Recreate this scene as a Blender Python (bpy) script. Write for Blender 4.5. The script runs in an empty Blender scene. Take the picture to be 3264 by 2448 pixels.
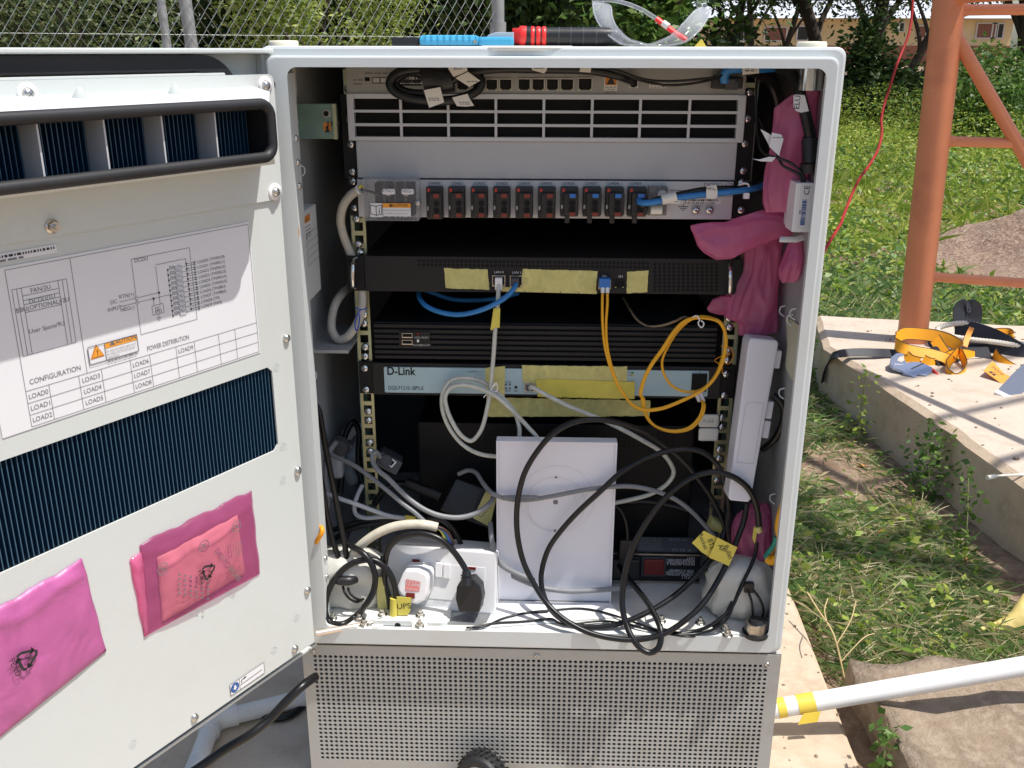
import bpy, bmesh, math, random
import numpy as np
from mathutils import Vector, Matrix
random.seed(7); rng = np.random.default_rng(7)
R = math.radians
sc = bpy.context.scene
COL = sc.collection

# ------------------------------------------------------------------ camera, sky, sun, exposure
CAM = (0.2955, -1.0389, 0.7137); PITCH, YAW, ROLL, F = -0.3345, 0.0326, -0.0023, 3065.724
_cy, _sy = math.cos(YAW), math.sin(YAW); _cp, _sp = math.cos(PITCH), math.sin(PITCH); _cr, _sr = math.cos(ROLL), math.sin(ROLL)
CM = (np.array([[_cy, -_sy, 0], [_sy, _cy, 0], [0, 0, 1]]) @ np.array([[1, 0, 0], [0, _cp, -_sp], [0, _sp, _cp]])
      @ np.array([[_cr, 0, _sr], [0, 1, 0], [-_sr, 0, _cr]]))
cam = bpy.data.cameras.new('camera'); camo = bpy.data.objects.new('camera', cam); COL.objects.link(camo)
cam.sensor_fit = 'HORIZONTAL'; cam.sensor_width = 36; cam.lens = 36 * F / 3264
cam.clip_start = 0.02; cam.clip_end = 1000
mw = Matrix.Identity(4)
for i in range(3):
    mw[i][0] = CM[i][0]; mw[i][1] = CM[i][2]; mw[i][2] = -CM[i][1]; mw[i][3] = CAM[i]
camo.matrix_world = mw
sc.camera = camo

SUN_EL = R(68); SH = (0.955, -0.297)
SUNV = Vector((SH[0] * math.cos(SUN_EL), SH[1] * math.cos(SUN_EL), math.sin(SUN_EL)))
world = bpy.data.worlds.new('World'); sc.world = world; world.use_nodes = True
wn = world.node_tree.nodes; wl = world.node_tree.links
bg = wn['Background']; sky = wn.new('ShaderNodeTexSky'); sky.sky_type = 'NISHITA'; sky.sun_disc = False
sky.sun_elevation = SUN_EL; sky.sun_rotation = math.atan2(SH[0], SH[1]); sky.dust_density = 2.0; sky.ozone_density = 1.0
wl.new(sky.outputs[0], bg.inputs[0]); bg.inputs[1].default_value = 0.13
sun = bpy.data.lights.new('sun', 'SUN'); suno = bpy.data.objects.new('sun', sun); COL.objects.link(suno)
sun.energy = 4.6; sun.angle = R(0.53); sun.color = (1.0, 0.965, 0.91)
suno.rotation_euler = SUNV.to_track_quat('Z', 'Y').to_euler(); suno.location = (4, -3, 12)
sc.view_settings.view_transform = 'Standard'; sc.view_settings.look = 'None'
sc.view_settings.exposure = 0.22; sc.view_settings.gamma = 1
sc.cycles.max_bounces = 8; sc.cycles.transparent_max_bounces = 24

# ------------------------------------------------------------------ picture measurements -> points on real planes
def crop(x0, y0, s): return lambda x, y: (x0 + x / s, y0 + y / s)
A1 = crop(0, 0, 2.074); A2 = crop(800, 0, 2.370); A3 = crop(1600, 0, 2.0109); A4 = crop(2500, 0, 2.3704)
A5 = crop(2400, 600, 2.0741); A6 = crop(2400, 1300, 1.4456); B1 = crop(0, 700, 2.074); B2 = crop(0, 1500, 1.7505)
B3 = crop(900, 500, 2.0733); B4 = crop(1700, 500, 2.074); B5 = crop(900, 1200, 1.8433); B6 = crop(1600, 1200, 1.843)
B7 = crop(900, 1900, 1.3012); C1 = crop(1200, 0, 2.0109); C3 = crop(2600, 900, 3.318); C4 = crop(1000, 1300, 3.318)
C5 = crop(1000, 1700, 4.148); C6 = crop(1000, 180, 2.4578); C7 = crop(2250, 1600, 3.317); C8 = crop(1400, 550, 2.4578)
def _ray(p): return CM @ np.array([(p[0] - 1632) / F, 1, -(p[1] - 1224) / F])
def at(p, Y):
    d = _ray(p); return Vector(np.array(CAM) + d * (Y - CAM[1]) / d[1])
def onz(p, Z):
    d = _ray(p); return Vector(np.array(CAM) + d * (Z - CAM[2]) / d[2])
def onx(p, X):
    d = _ray(p); return Vector(np.array(CAM) + d * (X - CAM[0]) / d[0])
DTH = .5375; HX, HY = .0192, -.03
DU = Vector((-math.sin(DTH), -math.cos(DTH), 0)); DN = Vector((math.cos(DTH), -math.sin(DTH), 0))
def dw(u, z, n=0): return Vector((HX, HY, 0)) + DU * u + DN * n + Vector((0, 0, z))
def ond(p, off=0):
    o = np.array([HX, HY, 0]) + np.array(DN) * off; d = _ray(p)
    t = np.array(DN) @ (o - np.array(CAM)) / (np.array(DN) @ d); X = np.array(CAM) + d * t
    return (float(np.array(DU) @ (X - o)), float(X[2]))
def dl(p, off=0):
    u, z = ond(p, off); return (-u, z)
def rl(p, Y):
    v = at(p, Y); return (v.x, v.z)
def LM(o, x, y):
    x = Vector(x).normalized(); y = Vector(y).normalized(); z = x.cross(y)
    m = Matrix.Identity(4)
    for i in range(3): m[i][0], m[i][1], m[i][2], m[i][3] = x[i], y[i], z[i], o[i]
    return m
def RM(Y): return LM((0, Y, 0), (1, 0, 0), (0, 0, 1))       # rack plane: local x, z, out towards the opening
def DLM(n): return LM(dw(0, 0, n), -DU, (0, 0, 1))          # door plane: local x = -u, y = z

# ------------------------------------------------------------------ materials
MATS = {}
def mat(name, col, rough=.5, metal=0, bump=0, bscale=300, var=0, vscale=15, coat=0, alpha=1, trans=0, spec=.5, dirt=None, dscale=4):
    m = bpy.data.materials.new(name); m.use_nodes = True; MATS[name] = m
    n = m.node_tree.nodes; l = m.node_tree.links; p = n['Principled BSDF']
    p.inputs['Base Color'].default_value = (*col, 1); p.inputs['Roughness'].default_value = rough
    p.inputs['Metallic'].default_value = metal; p.inputs['Alpha'].default_value = alpha
    p.inputs['Transmission Weight'].default_value = trans; p.inputs['Coat Weight'].default_value = coat
    p.inputs['Specular IOR Level'].default_value = spec
    if var or bump or dirt:
        tc = n.new('ShaderNodeTexCoord')
    if var or dirt:
        nz = n.new('ShaderNodeTexNoise'); nz.inputs['Scale'].default_value = vscale; nz.inputs['Detail'].default_value = 6
        l.new(tc.outputs['Object'], nz.inputs['Vector'])
        r = n.new('ShaderNodeValToRGB'); r.color_ramp.elements[0].position = .3; r.color_ramp.elements[1].position = .7
        r.color_ramp.elements[0].color = (*[c * (1 - var) for c in col], 1); r.color_ramp.elements[1].color = (*[min(1, c * (1 + var)) for c in col], 1)
        l.new(nz.outputs['Fac'], r.inputs['Fac']); out = r.outputs[0]
        if dirt:
            n2 = n.new('ShaderNodeTexNoise'); n2.inputs['Scale'].default_value = dscale; n2.inputs['Detail'].default_value = 9; n2.inputs['Roughness'].default_value = .7
            l.new(tc.outputs['Object'], n2.inputs['Vector'])
            r2 = n.new('ShaderNodeValToRGB'); r2.color_ramp.elements[0].position = .52; r2.color_ramp.elements[1].position = .75
            l.new(n2.outputs['Fac'], r2.inputs['Fac'])
            mx = n.new('ShaderNodeMixRGB'); mx.inputs['Color2'].default_value = (*dirt, 1)
            l.new(out, mx.inputs['Color1']); l.new(r2.outputs[0], mx.inputs['Fac']); out = mx.outputs[0]
        l.new(out, p.inputs['Base Color'])
    if bump:
        nb = n.new('ShaderNodeTexNoise'); nb.inputs['Scale'].default_value = bscale; nb.inputs['Detail'].default_value = 3
        l.new(tc.outputs['Object'], nb.inputs['Vector'])
        b = n.new('ShaderNodeBump'); b.inputs['Strength'].default_value = bump; b.inputs['Distance'].default_value = .001 if bscale > 60 else .02
        l.new(nb.outputs['Fac'], b.inputs['Height']); l.new(b.outputs[0], p.inputs['Normal'])
    return m
mat('paint', (.63, .665, .66), .42, bump=.13, bscale=650, var=.02, vscale=6, dirt=(.60, .59, .54), dscale=3)
mat('door_paint', (.585, .615, .595), .5, bump=.16, bscale=650, var=.02, vscale=6, dirt=(.555, .57, .535), dscale=3)
mat('sill_paint', (.70, .70, .66), .45, bump=.25, bscale=350, var=.03, vscale=8, dirt=(.50, .45, .35), dscale=7)
mat('shaded_paint', (.33, .345, .35), .5, bump=.2, bscale=420, var=.05, vscale=7, dirt=(.26, .26, .25), dscale=9)  # cabinet paint darkened to put the interior shade into its colour, plus dirt
mat('plinth_paint', (.43, .43, .405), .55, bump=.2, bscale=420, var=.05, vscale=6, dirt=(.33, .31, .27), dscale=6)
mat('cream_plastic', (.74, .68, .54), .5)
mat('rubber', (.018, .018, .02), .55, bump=.15, bscale=90, var=.25, vscale=20)
mat('fin_blue', (.012, .055, .125), .4, .2)
mat('fin_edge', (.055, .125, .19), .4, .3)
mat('fin_black', (.006, .020, .038), .5)
mat('steel', (.62, .60, .56), .28, 1, var=.12, vscale=300)
mat('chrome', (.75, .75, .74), .12, 1)
mat('nickel', (.45, .42, .37), .35, 1, var=.2, vscale=100)
mat('zinc_rail', (.42, .42, .26), .38, .75, var=.25, vscale=25, dirt=(.30, .42, .34), dscale=12)
mat('zinc_green', (.22, .34, .27), .45, .55, var=.2, vscale=20, dirt=(.16, .24, .30), dscale=14)
mat('black_metal', (.006, .006, .007), .55, bump=.1, bscale=600, var=.2, vscale=30, spec=.3)
mat('black_panel', (.010, .010, .0115), .5, bump=.12, bscale=700, spec=.35)
mat('black_plastic', (.012, .012, .013), .42, bump=.1, bscale=400)
mat('grey_plastic', (.05, .052, .06), .5, bump=.1, bscale=400)
mat('hole_black', (.003, .003, .003), .9)
mat('unit_grey', (.46, .475, .50), .45, .2, bump=.1, bscale=700, var=.03)
mat('unit_light', (.54, .555, .58), .42, .2, bump=.08, bscale=700, var=.02)
mat('bbu_grey', (.33, .33, .31), .5, .15, bump=.1, bscale=700)
mat('switch_blue', (.37, .52, .57), .45, .1, bump=.08, bscale=700)
mat('white_plastic', (.80, .80, .80), .35)
mat('shaded_white', (.74, .74, .80), .42, var=.02, vscale=10)  # white plastic with the lavender cast of shade mixed into its colour
mat('warm_white', (.76, .75, .69), .5, var=.05, vscale=20)
mat('paper', (.72, .70, .64), .8, var=.06, vscale=30)
mat('label_white', (.74, .74, .76), .55, var=.02)
mat('ink', (.02, .02, .022), .6)
mat('ink_grey', (.17, .17, .18), .6)
mat('ink_pale', (.45, .45, .44), .6)
mat('print_white', (.7, .7, .7), .6)
mat('orange_ink', (.80, .33, .03), .55)
mat('sign_orange', (.62, .22, .03), .55)
mat('blue_ink', (.03, .10, .32), .5)
mat('red_plastic', (.55, .03, .025), .35)
mat('red_label', (.70, .20, .20), .55, var=.1)
mat('red_dark', (.16, .012, .012), .3)
mat('orange_breaker', (.20, .028, .014), .5)
mat('blue_clip', (.03, .16, .50), .4)
mat('tape', (.60, .55, .20), .55, bump=.5, bscale=160, var=.16, vscale=70, dirt=(.46, .43, .17), dscale=60)
mat('tape_bright', (.66, .56, .09), .55, var=.08, vscale=60)
mat('tape_yellow', (.74, .55, .07), .45, var=.08)
mat('cable_black', (.006, .006, .0065), .34, var=.3, vscale=50, spec=.45)
mat('cable_grey', (.20, .205, .215), .45, var=.1, vscale=40)
mat('cable_lightgrey', (.43, .45, .48), .45, var=.06, vscale=40)
mat('cable_white', (.55, .56, .50), .5, var=.1, vscale=90, dirt=(.40, .38, .32), dscale=60)
mat('cable_beige', (.50, .47, .40), .5, var=.08, vscale=60, dirt=(.36, .31, .25), dscale=25)
mat('cable_dirty', (.62, .58, .47), .55, var=.1, vscale=80, dirt=(.32, .25, .18), dscale=45)
mat('cable_blue', (.03, .20, .50), .4, var=.1, vscale=60)
mat('cable_yellow', (.80, .40, .012), .4)
mat('cable_orange', (.85, .33, .01), .4)
mat('cable_red', (.33, .022, .02), .6, var=.1, spec=.2)
mat('wire_green', (.02, .22, .06), .4); mat('wire_teal', (.02, .30, .22), .4); mat('wire_brown', (.05, .025, .02), .4); mat('wire_blue', (.02, .08, .45), .4)
mat('copper_rod', (.78, .66, .56), .25, .6)
mat('putty', (.60, .59, .53), .6, bump=.25, bscale=25, var=.06, vscale=25, dirt=(.40, .35, .27), dscale=16)
mat('blue_handle', (.06, .38, .62), .42, var=.05)
mat('grey_blue', (.42, .50, .58), .35, .2)
mat('red_handle', (.78, .03, .025), .35)
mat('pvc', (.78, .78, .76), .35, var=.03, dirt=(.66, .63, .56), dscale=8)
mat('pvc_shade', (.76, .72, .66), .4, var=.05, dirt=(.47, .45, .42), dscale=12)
mat('tower_orange', (.70, .25, .115), .45, bump=.15, bscale=150, var=.08, vscale=6, dirt=(.50, .165, .085), dscale=5)
mat('webbing_yellow', (.86, .37, .01), .5); mat('webbing_black', (.018, .02, .028), .6)
mat('webbing_edge', (.10, .05, .01), .6)
mat('tag_orange', (.80, .30, .03), .55)
mat('rope', (.72, .68, .58), .75); mat('rope_mark', (.10, .10, .10), .7)
mat('fence_wire', (.40, .42, .40), .45, .7); mat('post_grey', (.36, .36, .36), .55, .2, var=.12, vscale=8)
mat('wall_yellow', (.66, .50, .26), .85, var=.10, vscale=.8, dirt=(.60, .55, .45), dscale=.5)
mat('wall_brown', (.30, .12, .07), .8); mat('roof_sheet', (.60, .62, .65), .5, .3, var=.15, vscale=.6); mat('shutter', (.22, .09, .055), .7)
mat('frame_pale', (.55, .52, .47), .6); mat('window_dark', (.012, .012, .013), .15)
mat('bark', (.05, .038, .028), .9, bump=1, bscale=9, var=.35, vscale=5)
mat('dry_leaf', (.45, .20, .05), .7); mat('bulb', (.60, .47, .16), .6, bump=.5, bscale=12, var=.2, vscale=30)

def grooved(name, col, freq, axis, rough, depth=.6):
    m = mat(name, col, rough); n = m.node_tree.nodes; l = m.node_tree.links
    tc = n.new('ShaderNodeTexCoord'); w = n.new('ShaderNodeTexWave'); w.bands_direction = axis; w.inputs['Scale'].default_value = freq
    b = n.new('ShaderNodeBump'); b.inputs['Strength'].default_value = depth; b.inputs['Distance'].default_value = .002
    l.new(tc.outputs['Object'], w.inputs['Vector']); l.new(w.outputs['Fac'], b.inputs['Height']); l.new(b.outputs[0], n['Principled BSDF'].inputs['Normal'])
grooved('blue_ribbed', (.06, .38, .62), 45, 'X', .45)

def plastic_film(name, col, op, rough=.28, tl=.35):
    m = bpy.data.materials.new(name); m.use_nodes = True; MATS[name] = m
    n = m.node_tree.nodes; l = m.node_tree.links; p = n['Principled BSDF']; out = n['Material Output']
    p.inputs['Base Color'].default_value = (*col, 1); p.inputs['Roughness'].default_value = rough; p.inputs['Specular IOR Level'].default_value = .75
    tc = n.new('ShaderNodeTexCoord')
    nz = n.new('ShaderNodeTexNoise'); nz.inputs['Scale'].default_value = 22; nz.inputs['Detail'].default_value = 5; nz.inputs['Distortion'].default_value = 1.2
    l.new(tc.outputs['Object'], nz.inputs['Vector'])
    r = n.new('ShaderNodeValToRGB'); r.color_ramp.elements[0].position = .3; r.color_ramp.elements[1].position = .7
    r.color_ramp.elements[0].color = (*[c * .86 for c in col], 1); r.color_ramp.elements[1].color = (*[min(1, c * 1.12 + .01) for c in col], 1)
    l.new(nz.outputs['Fac'], r.inputs['Fac']); l.new(r.outputs[0], p.inputs['Base Color'])
    b = n.new('ShaderNodeBump'); b.inputs['Strength'].default_value = .5; b.inputs['Distance'].default_value = .004
    l.new(nz.outputs['Fac'], b.inputs['Height']); l.new(b.outputs[0], p.inputs['Normal'])
    t = n.new('ShaderNodeBsdfTranslucent'); t.inputs[0].default_value = (*col, 1)
    mx = n.new('ShaderNodeMixShader'); mx.inputs[0].default_value = tl; l.new(p.outputs[0], mx.inputs[1]); l.new(t.outputs[0], mx.inputs[2])
    tr = n.new('ShaderNodeBsdfTransparent'); tr.inputs[0].default_value = (*[min(1, c * .6 + .45) for c in col], 1)
    m2 = n.new('ShaderNodeMixShader'); m2.inputs[0].default_value = op; l.new(tr.outputs[0], m2.inputs[1]); l.new(mx.outputs[0], m2.inputs[2])
    l.new(m2.outputs[0], out.inputs['Surface'])
    return m
plastic_film('pink_film', (.93, .30, .54), .62, .15, .5)
plastic_film('pink_packet', (.56, .125, .36), .95, .42, .15)
plastic_film('pink_thin', (.66, .20, .42), .24, .3, .2)
plastic_film('clear_film', (.55, .57, .58), .38, .2, .1)
plastic_film('sachet', (.86, .56, .42), .985, .6, .1)

def clear(name, col, op, rough=.08):
    m = bpy.data.materials.new(name); m.use_nodes = True; MATS[name] = m
    n = m.node_tree.nodes; l = m.node_tree.links; p = n['Principled BSDF']
    p.inputs['Base Color'].default_value = (*col, 1); p.inputs['Roughness'].default_value = rough; p.inputs['Specular IOR Level'].default_value = .8
    tr = n.new('ShaderNodeBsdfTransparent'); mx = n.new('ShaderNodeMixShader'); lw = n.new('ShaderNodeLayerWeight'); lw.inputs[0].default_value = .35
    ma = n.new('ShaderNodeMath'); ma.operation = 'MULTIPLY_ADD'; ma.inputs[1].default_value = .6; ma.inputs[2].default_value = op
    l.new(lw.outputs['Facing'], ma.inputs[0]); l.new(ma.outputs[0], mx.inputs[0]); l.new(tr.outputs[0], mx.inputs[1]); l.new(p.outputs[0], mx.inputs[2])
    l.new(mx.outputs[0], n['Material Output'].inputs['Surface'])
clear('clear_plastic', (.62, .64, .67), .07); clear('smoke_plastic', (.20, .21, .22), .45)

def foliage(name, c0, c1, c2, trl=.35, rough=.5):
    m = bpy.data.materials.new(name); m.use_nodes = True; MATS[name] = m
    n = m.node_tree.nodes; l = m.node_tree.links; p = n['Principled BSDF']; g = n.new('ShaderNodeNewGeometry')
    r = n.new('ShaderNodeValToRGB'); r.color_ramp.elements[0].color = (*c0, 1); r.color_ramp.elements[1].color = (*c2, 1)
    e = r.color_ramp.elements.new(.5); e.color = (*c1, 1)
    l.new(g.outputs['Random Per Island'], r.inputs['Fac']); l.new(r.outputs[0], p.inputs['Base Color']); p.inputs['Roughness'].default_value = rough
    t = n.new('ShaderNodeBsdfTranslucent'); l.new(r.outputs[0], t.inputs[0])
    mx = n.new('ShaderNodeMixShader'); mx.inputs[0].default_value = trl
    l.new(p.outputs[0], mx.inputs[1]); l.new(t.outputs[0], mx.inputs[2]); l.new(mx.outputs[0], n['Material Output'].inputs['Surface'])
foliage('leaf_dark', (.022, .050, .013), (.050, .100, .024), (.13, .20, .045), .4)
foliage('leaf_mid', (.05, .12, .02), (.10, .20, .035), (.20, .29, .06), .42)
foliage('leaf_grey', (.05, .085, .03), (.11, .16, .06), (.24, .28, .10), .4)
foliage('leaf_light', (.16, .25, .04), (.30, .38, .08), (.46, .50, .14), .45)
foliage('leaf_weed', (.12, .22, .02), (.29, .42, .05), (.54, .57, .13), .45)
foliage('leaf_weed_blue', (.07, .15, .04), (.15, .27, .08), (.32, .42, .18), .4)
foliage('blade_dry', (.30, .26, .12), (.55, .47, .26), (.75, .66, .42), .3)
foliage('blade_green', (.08, .165, .045), (.19, .31, .10), (.37, .47, .18), .4)

def ground_mat(name, cols, scales, bump, bs):
    m = bpy.data.materials.new(name); m.use_nodes = True; MATS[name] = m
    n = m.node_tree.nodes; l = m.node_tree.links; p = n['Principled BSDF']; p.inputs['Roughness'].default_value = .95
    tc = n.new('ShaderNodeTexCoord'); prev = None
    for i, (c, s) in enumerate(zip(cols[1:], scales)):
        nz = n.new('ShaderNodeTexNoise'); nz.inputs['Scale'].default_value = s; nz.inputs['Detail'].default_value = 8; nz.inputs['Roughness'].default_value = .65
        l.new(tc.outputs['Object'], nz.inputs['Vector'])
        r = n.new('ShaderNodeValToRGB'); r.color_ramp.elements[0].position = .44; r.color_ramp.elements[1].position = .62; l.new(nz.outputs['Fac'], r.inputs['Fac'])
        mx = n.new('ShaderNodeMixRGB'); mx.inputs['Color2'].default_value = (*c, 1); l.new(r.outputs[0], mx.inputs['Fac'])
        if prev is None: mx.inputs['Color1'].default_value = (*cols[0], 1)
        else: l.new(prev, mx.inputs['Color1'])
        prev = mx.outputs[0]
    l.new(prev, p.inputs['Base Color'])
    nb = n.new('ShaderNodeTexNoise'); nb.inputs['Scale'].default_value = bs; nb.inputs['Detail'].default_value = 10; nb.inputs['Roughness'].default_value = .7
    l.new(tc.outputs['Object'], nb.inputs['Vector']); b = n.new('ShaderNodeBump'); b.inputs['Strength'].default_value = bump; b.inputs['Distance'].default_value = .02
    l.new(nb.outputs['Fac'], b.inputs['Height']); l.new(b.outputs[0], p.inputs['Normal'])
ground_mat('soil', [(.23, .15, .095), (.31, .215, .14), (.15, .095, .06), (.36, .26, .18)], [3, 11, 40], .8, 30)
ground_mat('heap', [(.40, .27, .19), (.28, .18, .13), (.50, .38, .28), (.22, .14, .10)], [12, 45, 80], 1, 45)
ground_mat('concrete', [(.50, .40, .29), (.57, .465, .35), (.44, .34, .245), (.53, .43, .325)], [2.2, 7, 26], .25, 25)
ground_mat('concrete_pale', [(.53, .445, .355), (.58, .495, .405), (.46, .38, .295), (.55, .465, .375)], [2, 8, 30], .25, 30)
ground_mat('concrete_grey', [(.56, .43, .30), (.62, .48, .345), (.46, .345, .24), (.58, .45, .325)], [2.5, 9, 30], .35, 25)
ground_mat('rubble', [(.37, .28, .195), (.42, .325, .235), (.29, .215, .15), (.44, .345, .255)], [4, 11, 55], 1, 22)

# ------------------------------------------------------------------ mesh builder
WLOC = {}
_TXT = {}
def text_geo(s):
    if s not in _TXT:
        cu = bpy.data.curves.new('lettering', 'FONT'); cu.body = s; cu.size = 1; cu.resolution_u = 3
        ob = bpy.data.objects.new('lettering', cu); me = ob.to_mesh()
        v = [(a.co.x, a.co.y) for a in me.vertices]; f = [tuple(p.vertices) for p in me.polygons]
        ob.to_mesh_clear(); bpy.data.objects.remove(ob); bpy.data.curves.remove(cu)
        w = max([a[0] for a in v], default=0); _TXT[s] = (v, f, w)
    return _TXT[s]

def spline(pts, n=8):
    P = [Vector(p) for p in pts]
    if len(P) < 3: return P
    P = [P[0] * 2 - P[1]] + P + [P[-1] * 2 - P[-2]]; out = []
    for i in range(1, len(P) - 2):
        p0, p1, p2, p3 = P[i - 1:i + 3]
        t0 = 0; t1 = t0 + max(1e-6, (p1 - p0).length) ** .5; t2 = t1 + max(1e-6, (p2 - p1).length) ** .5; t3 = t2 + max(1e-6, (p3 - p2).length) ** .5
        for k in range(n):
            t = t1 + (t2 - t1) * k / n
            a1 = p0 * ((t1 - t) / (t1 - t0)) + p1 * ((t - t0) / (t1 - t0)); a2 = p1 * ((t2 - t) / (t2 - t1)) + p2 * ((t - t1) / (t2 - t1)); a3 = p2 * ((t3 - t) / (t3 - t2)) + p3 * ((t - t2) / (t3 - t2))
            b1 = a1 * ((t2 - t) / (t2 - t0)) + a2 * ((t - t0) / (t2 - t0)); b2 = a2 * ((t3 - t) / (t3 - t1)) + a3 * ((t - t1) / (t3 - t1))
            out.append(b1 * ((t2 - t) / (t2 - t1)) + b2 * ((t - t1) / (t2 - t1)))
    out.append(P[-2]); return out

class MB:
    def __init__(s): s.v = []; s.f = []; s.mi = []; s.sm = []; s.mats = []; s.M = None
    def m(s, name):
        if name not in s.mats: s.mats.append(name)
        return s.mats.index(name)
    def add(s, verts, faces, m, smooth=False):
        b = len(s.v)
        if s.M is not None: verts = [s.M @ Vector(q) for q in verts]
        s.v += [tuple(q) for q in verts]; i = s.m(m)
        for f in faces: s.f.append(tuple(b + k for k in f)); s.mi.append(i); s.sm.append(smooth)
        return s
    def poly(s, pts, m): return s.add(pts, [tuple(range(len(pts)))], m)
    def box(s, lo, hi, m, bev=0, seg=2):
        lo = Vector(lo); hi = Vector(hi)
        bm = bmesh.new(); bmesh.ops.create_cube(bm, size=1)
        for q in bm.verts: q.co = Vector([lo[i] + (q.co[i] + .5) * (hi[i] - lo[i]) for i in range(3)])
        if bev: bmesh.ops.bevel(bm, geom=bm.edges[:], offset=bev, segments=seg, affect='EDGES', profile=.6)
        bm.verts.index_update()
        s.add([q.co.copy() for q in bm.verts], [tuple(q.index for q in f.verts) for f in bm.faces], m, False); bm.free(); return s
    def prism(s, pts, a, b, m, M=None, bev=0):
        """outline pts (2D) extruded from local z=a to z=b"""
        old = s.M
        if M is not None: s.M = M
        n = len(pts); v = [(p[0], p[1], a) for p in pts] + [(p[0], p[1], b) for p in pts]
        f = [tuple(range(n))[::-1], tuple(range(n, 2 * n))] + [(i, (i + 1) % n, n + (i + 1) % n, n + i) for i in range(n)]
        if bev:
            bm = bmesh.new(); vs = [bm.verts.new(q) for q in v]
            for q in f: bm.faces.new([vs[k] for k in q])
            bmesh.ops.bevel(bm, geom=bm.edges[:], offset=bev, segments=2, affect='EDGES', profile=.6); bm.verts.index_update()
            v = [q.co.copy() for q in bm.verts]; f = [tuple(q.index for q in ff.verts) for ff in bm.faces]; bm.free()
        s.add(v, f, m); s.M = old; return s
    def tube(s, pts, r, m, seg=10, closed=False, cap=True, flat=1.0):
        P = [Vector(p) for p in pts]; n = len(P)
        rr = r if isinstance(r, (list, tuple)) else [r] * n
        T = []
        for i in range(n):
            a = P[(i - 1) % n] if closed or i > 0 else P[i]; b = P[(i + 1) % n] if closed or i < n - 1 else P[i]
            d = b - a; T.append(d.normalized() if d.length > 1e-9 else Vector((0, 0, 1)))
        u = T[0].orthogonal().normalized(); v = []; f = []
        for i in range(n):
            u = (u - T[i] * u.dot(T[i])); u = u.normalized() if u.length > 1e-6 else T[i].orthogonal().normalized()
            w = T[i].cross(u)
            for k in range(seg):
                a = 2 * math.pi * k / seg; v.append(P[i] + (u * math.cos(a) + w * math.sin(a) * flat) * rr[i])
        for i in range(n if closed else n - 1):
            for k in range(seg):
                j = (i + 1) % n; f.append((i * seg + k, i * seg + (k + 1) % seg, j * seg + (k + 1) % seg, j * seg + k))
        s.add(v, f, m, True)
        if cap and not closed:
            s.add([v[k] for k in range(seg)][::-1], [tuple(range(seg))], m); s.add([v[(n - 1) * seg + k] for k in range(seg)], [tuple(range(seg))], m)
        return s
    def cyl(s, a, b, r0, r1, m, seg=16): return s.tube([a, b], [r0, r1], m, seg)
    def lathe(s, o, ax, prof, m, seg=20):
        ax = Vector(ax).normalized(); u = ax.orthogonal().normalized(); w = ax.cross(u); o = Vector(o); v = []; f = []
        for (r, h) in prof:
            for k in range(seg):
                a = 2 * math.pi * k / seg; v.append(o + ax * h + (u * math.cos(a) + w * math.sin(a)) * r)
        for i in range(len(prof) - 1):
            for k in range(seg): f.append((i * seg + k, i * seg + (k + 1) % seg, (i + 1) * seg + (k + 1) % seg, (i + 1) * seg + k))
        return s.add(v, f, m, True)
    def ribbon(s, pts, wid, m, wdir, th=.0012, edge=None):
        """flat strap: pts centre line, wdir list/one width direction"""
        P = [Vector(p) for p in pts]; n = len(P); v = []; f = []
        for i in range(n):
            d = (P[min(i + 1, n - 1)] - P[max(i - 1, 0)]).normalized()
            w = Vector(wdir[i] if isinstance(wdir, list) else wdir); w = (w - d * w.dot(d)); w = w.normalized() if w.length > 1e-5 else d.orthogonal()
            nn = d.cross(w) * th / 2; w = w * wid / 2
            v += [P[i] - w - nn, P[i] + w - nn, P[i] + w + nn, P[i] - w + nn]
        for k in range(4):                            # each side its own strip: soft along the length, sharp at the edges
            vv = [q for i in range(n) for q in (v[i * 4 + k], v[i * 4 + (k + 1) % 4])]
            s.add(vv, [(2 * i, 2 * i + 1, 2 * i + 3, 2 * i + 2) for i in range(n - 1)], m, True)
        s.add(v, [(3, 2, 1, 0), tuple(range(4 * n - 4, 4 * n))], m)
        if edge:
            for sg in (-1, 1): s.tube([(v[i * 4] + v[i * 4 + 3]) / 2 if sg < 0 else (v[i * 4 + 1] + v[i * 4 + 2]) / 2 for i in range(n)], th * .9, edge, 5)
        return s
    # flat prints in the plane of self.M: x right, y up, z out of the surface (layers 0.3 mm apart)
    def P2(s, pts, m, L=1): return s.add([(p[0], p[1], L * .0003) for p in pts], [tuple(range(len(pts)))], m)
    def rect(s, x0, y0, x1, y1, m, L=1): return s.P2([(x0, y0), (x1, y0), (x1, y1), (x0, y1)], m, L)
    def line(s, p, q, w, m, L=2):
        d = Vector((q[0] - p[0], q[1] - p[1])); d.normalize(); n = Vector((-d.y, d.x)) * w / 2
        return s.P2([(p[0] - n.x, p[1] - n.y), (q[0] - n.x, q[1] - n.y), (q[0] + n.x, q[1] + n.y), (p[0] + n.x, p[1] + n.y)], m, L)
    def loop(s, pts, w, m, L=2):
        for i in range(len(pts)): s.line(pts[i], pts[(i + 1) % len(pts)], w, m, L)
        return s
    def ring(s, c, r, w, m, L=2, n=28, a0=0, a1=2 * math.pi):
        for i in range(n):
            t0 = a0 + (a1 - a0) * i / n; t1 = a0 + (a1 - a0) * (i + 1) / n; ri, ro = r - w / 2, r + w / 2
            s.P2([(c[0] + ri * math.cos(t0), c[1] + ri * math.sin(t0)), (c[0] + ro * math.cos(t0), c[1] + ro * math.sin(t0)), (c[0] + ro * math.cos(t1), c[1] + ro * math.sin(t1)), (c[0] + ri * math.cos(t1), c[1] + ri * math.sin(t1))], m, L)
        return s
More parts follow.
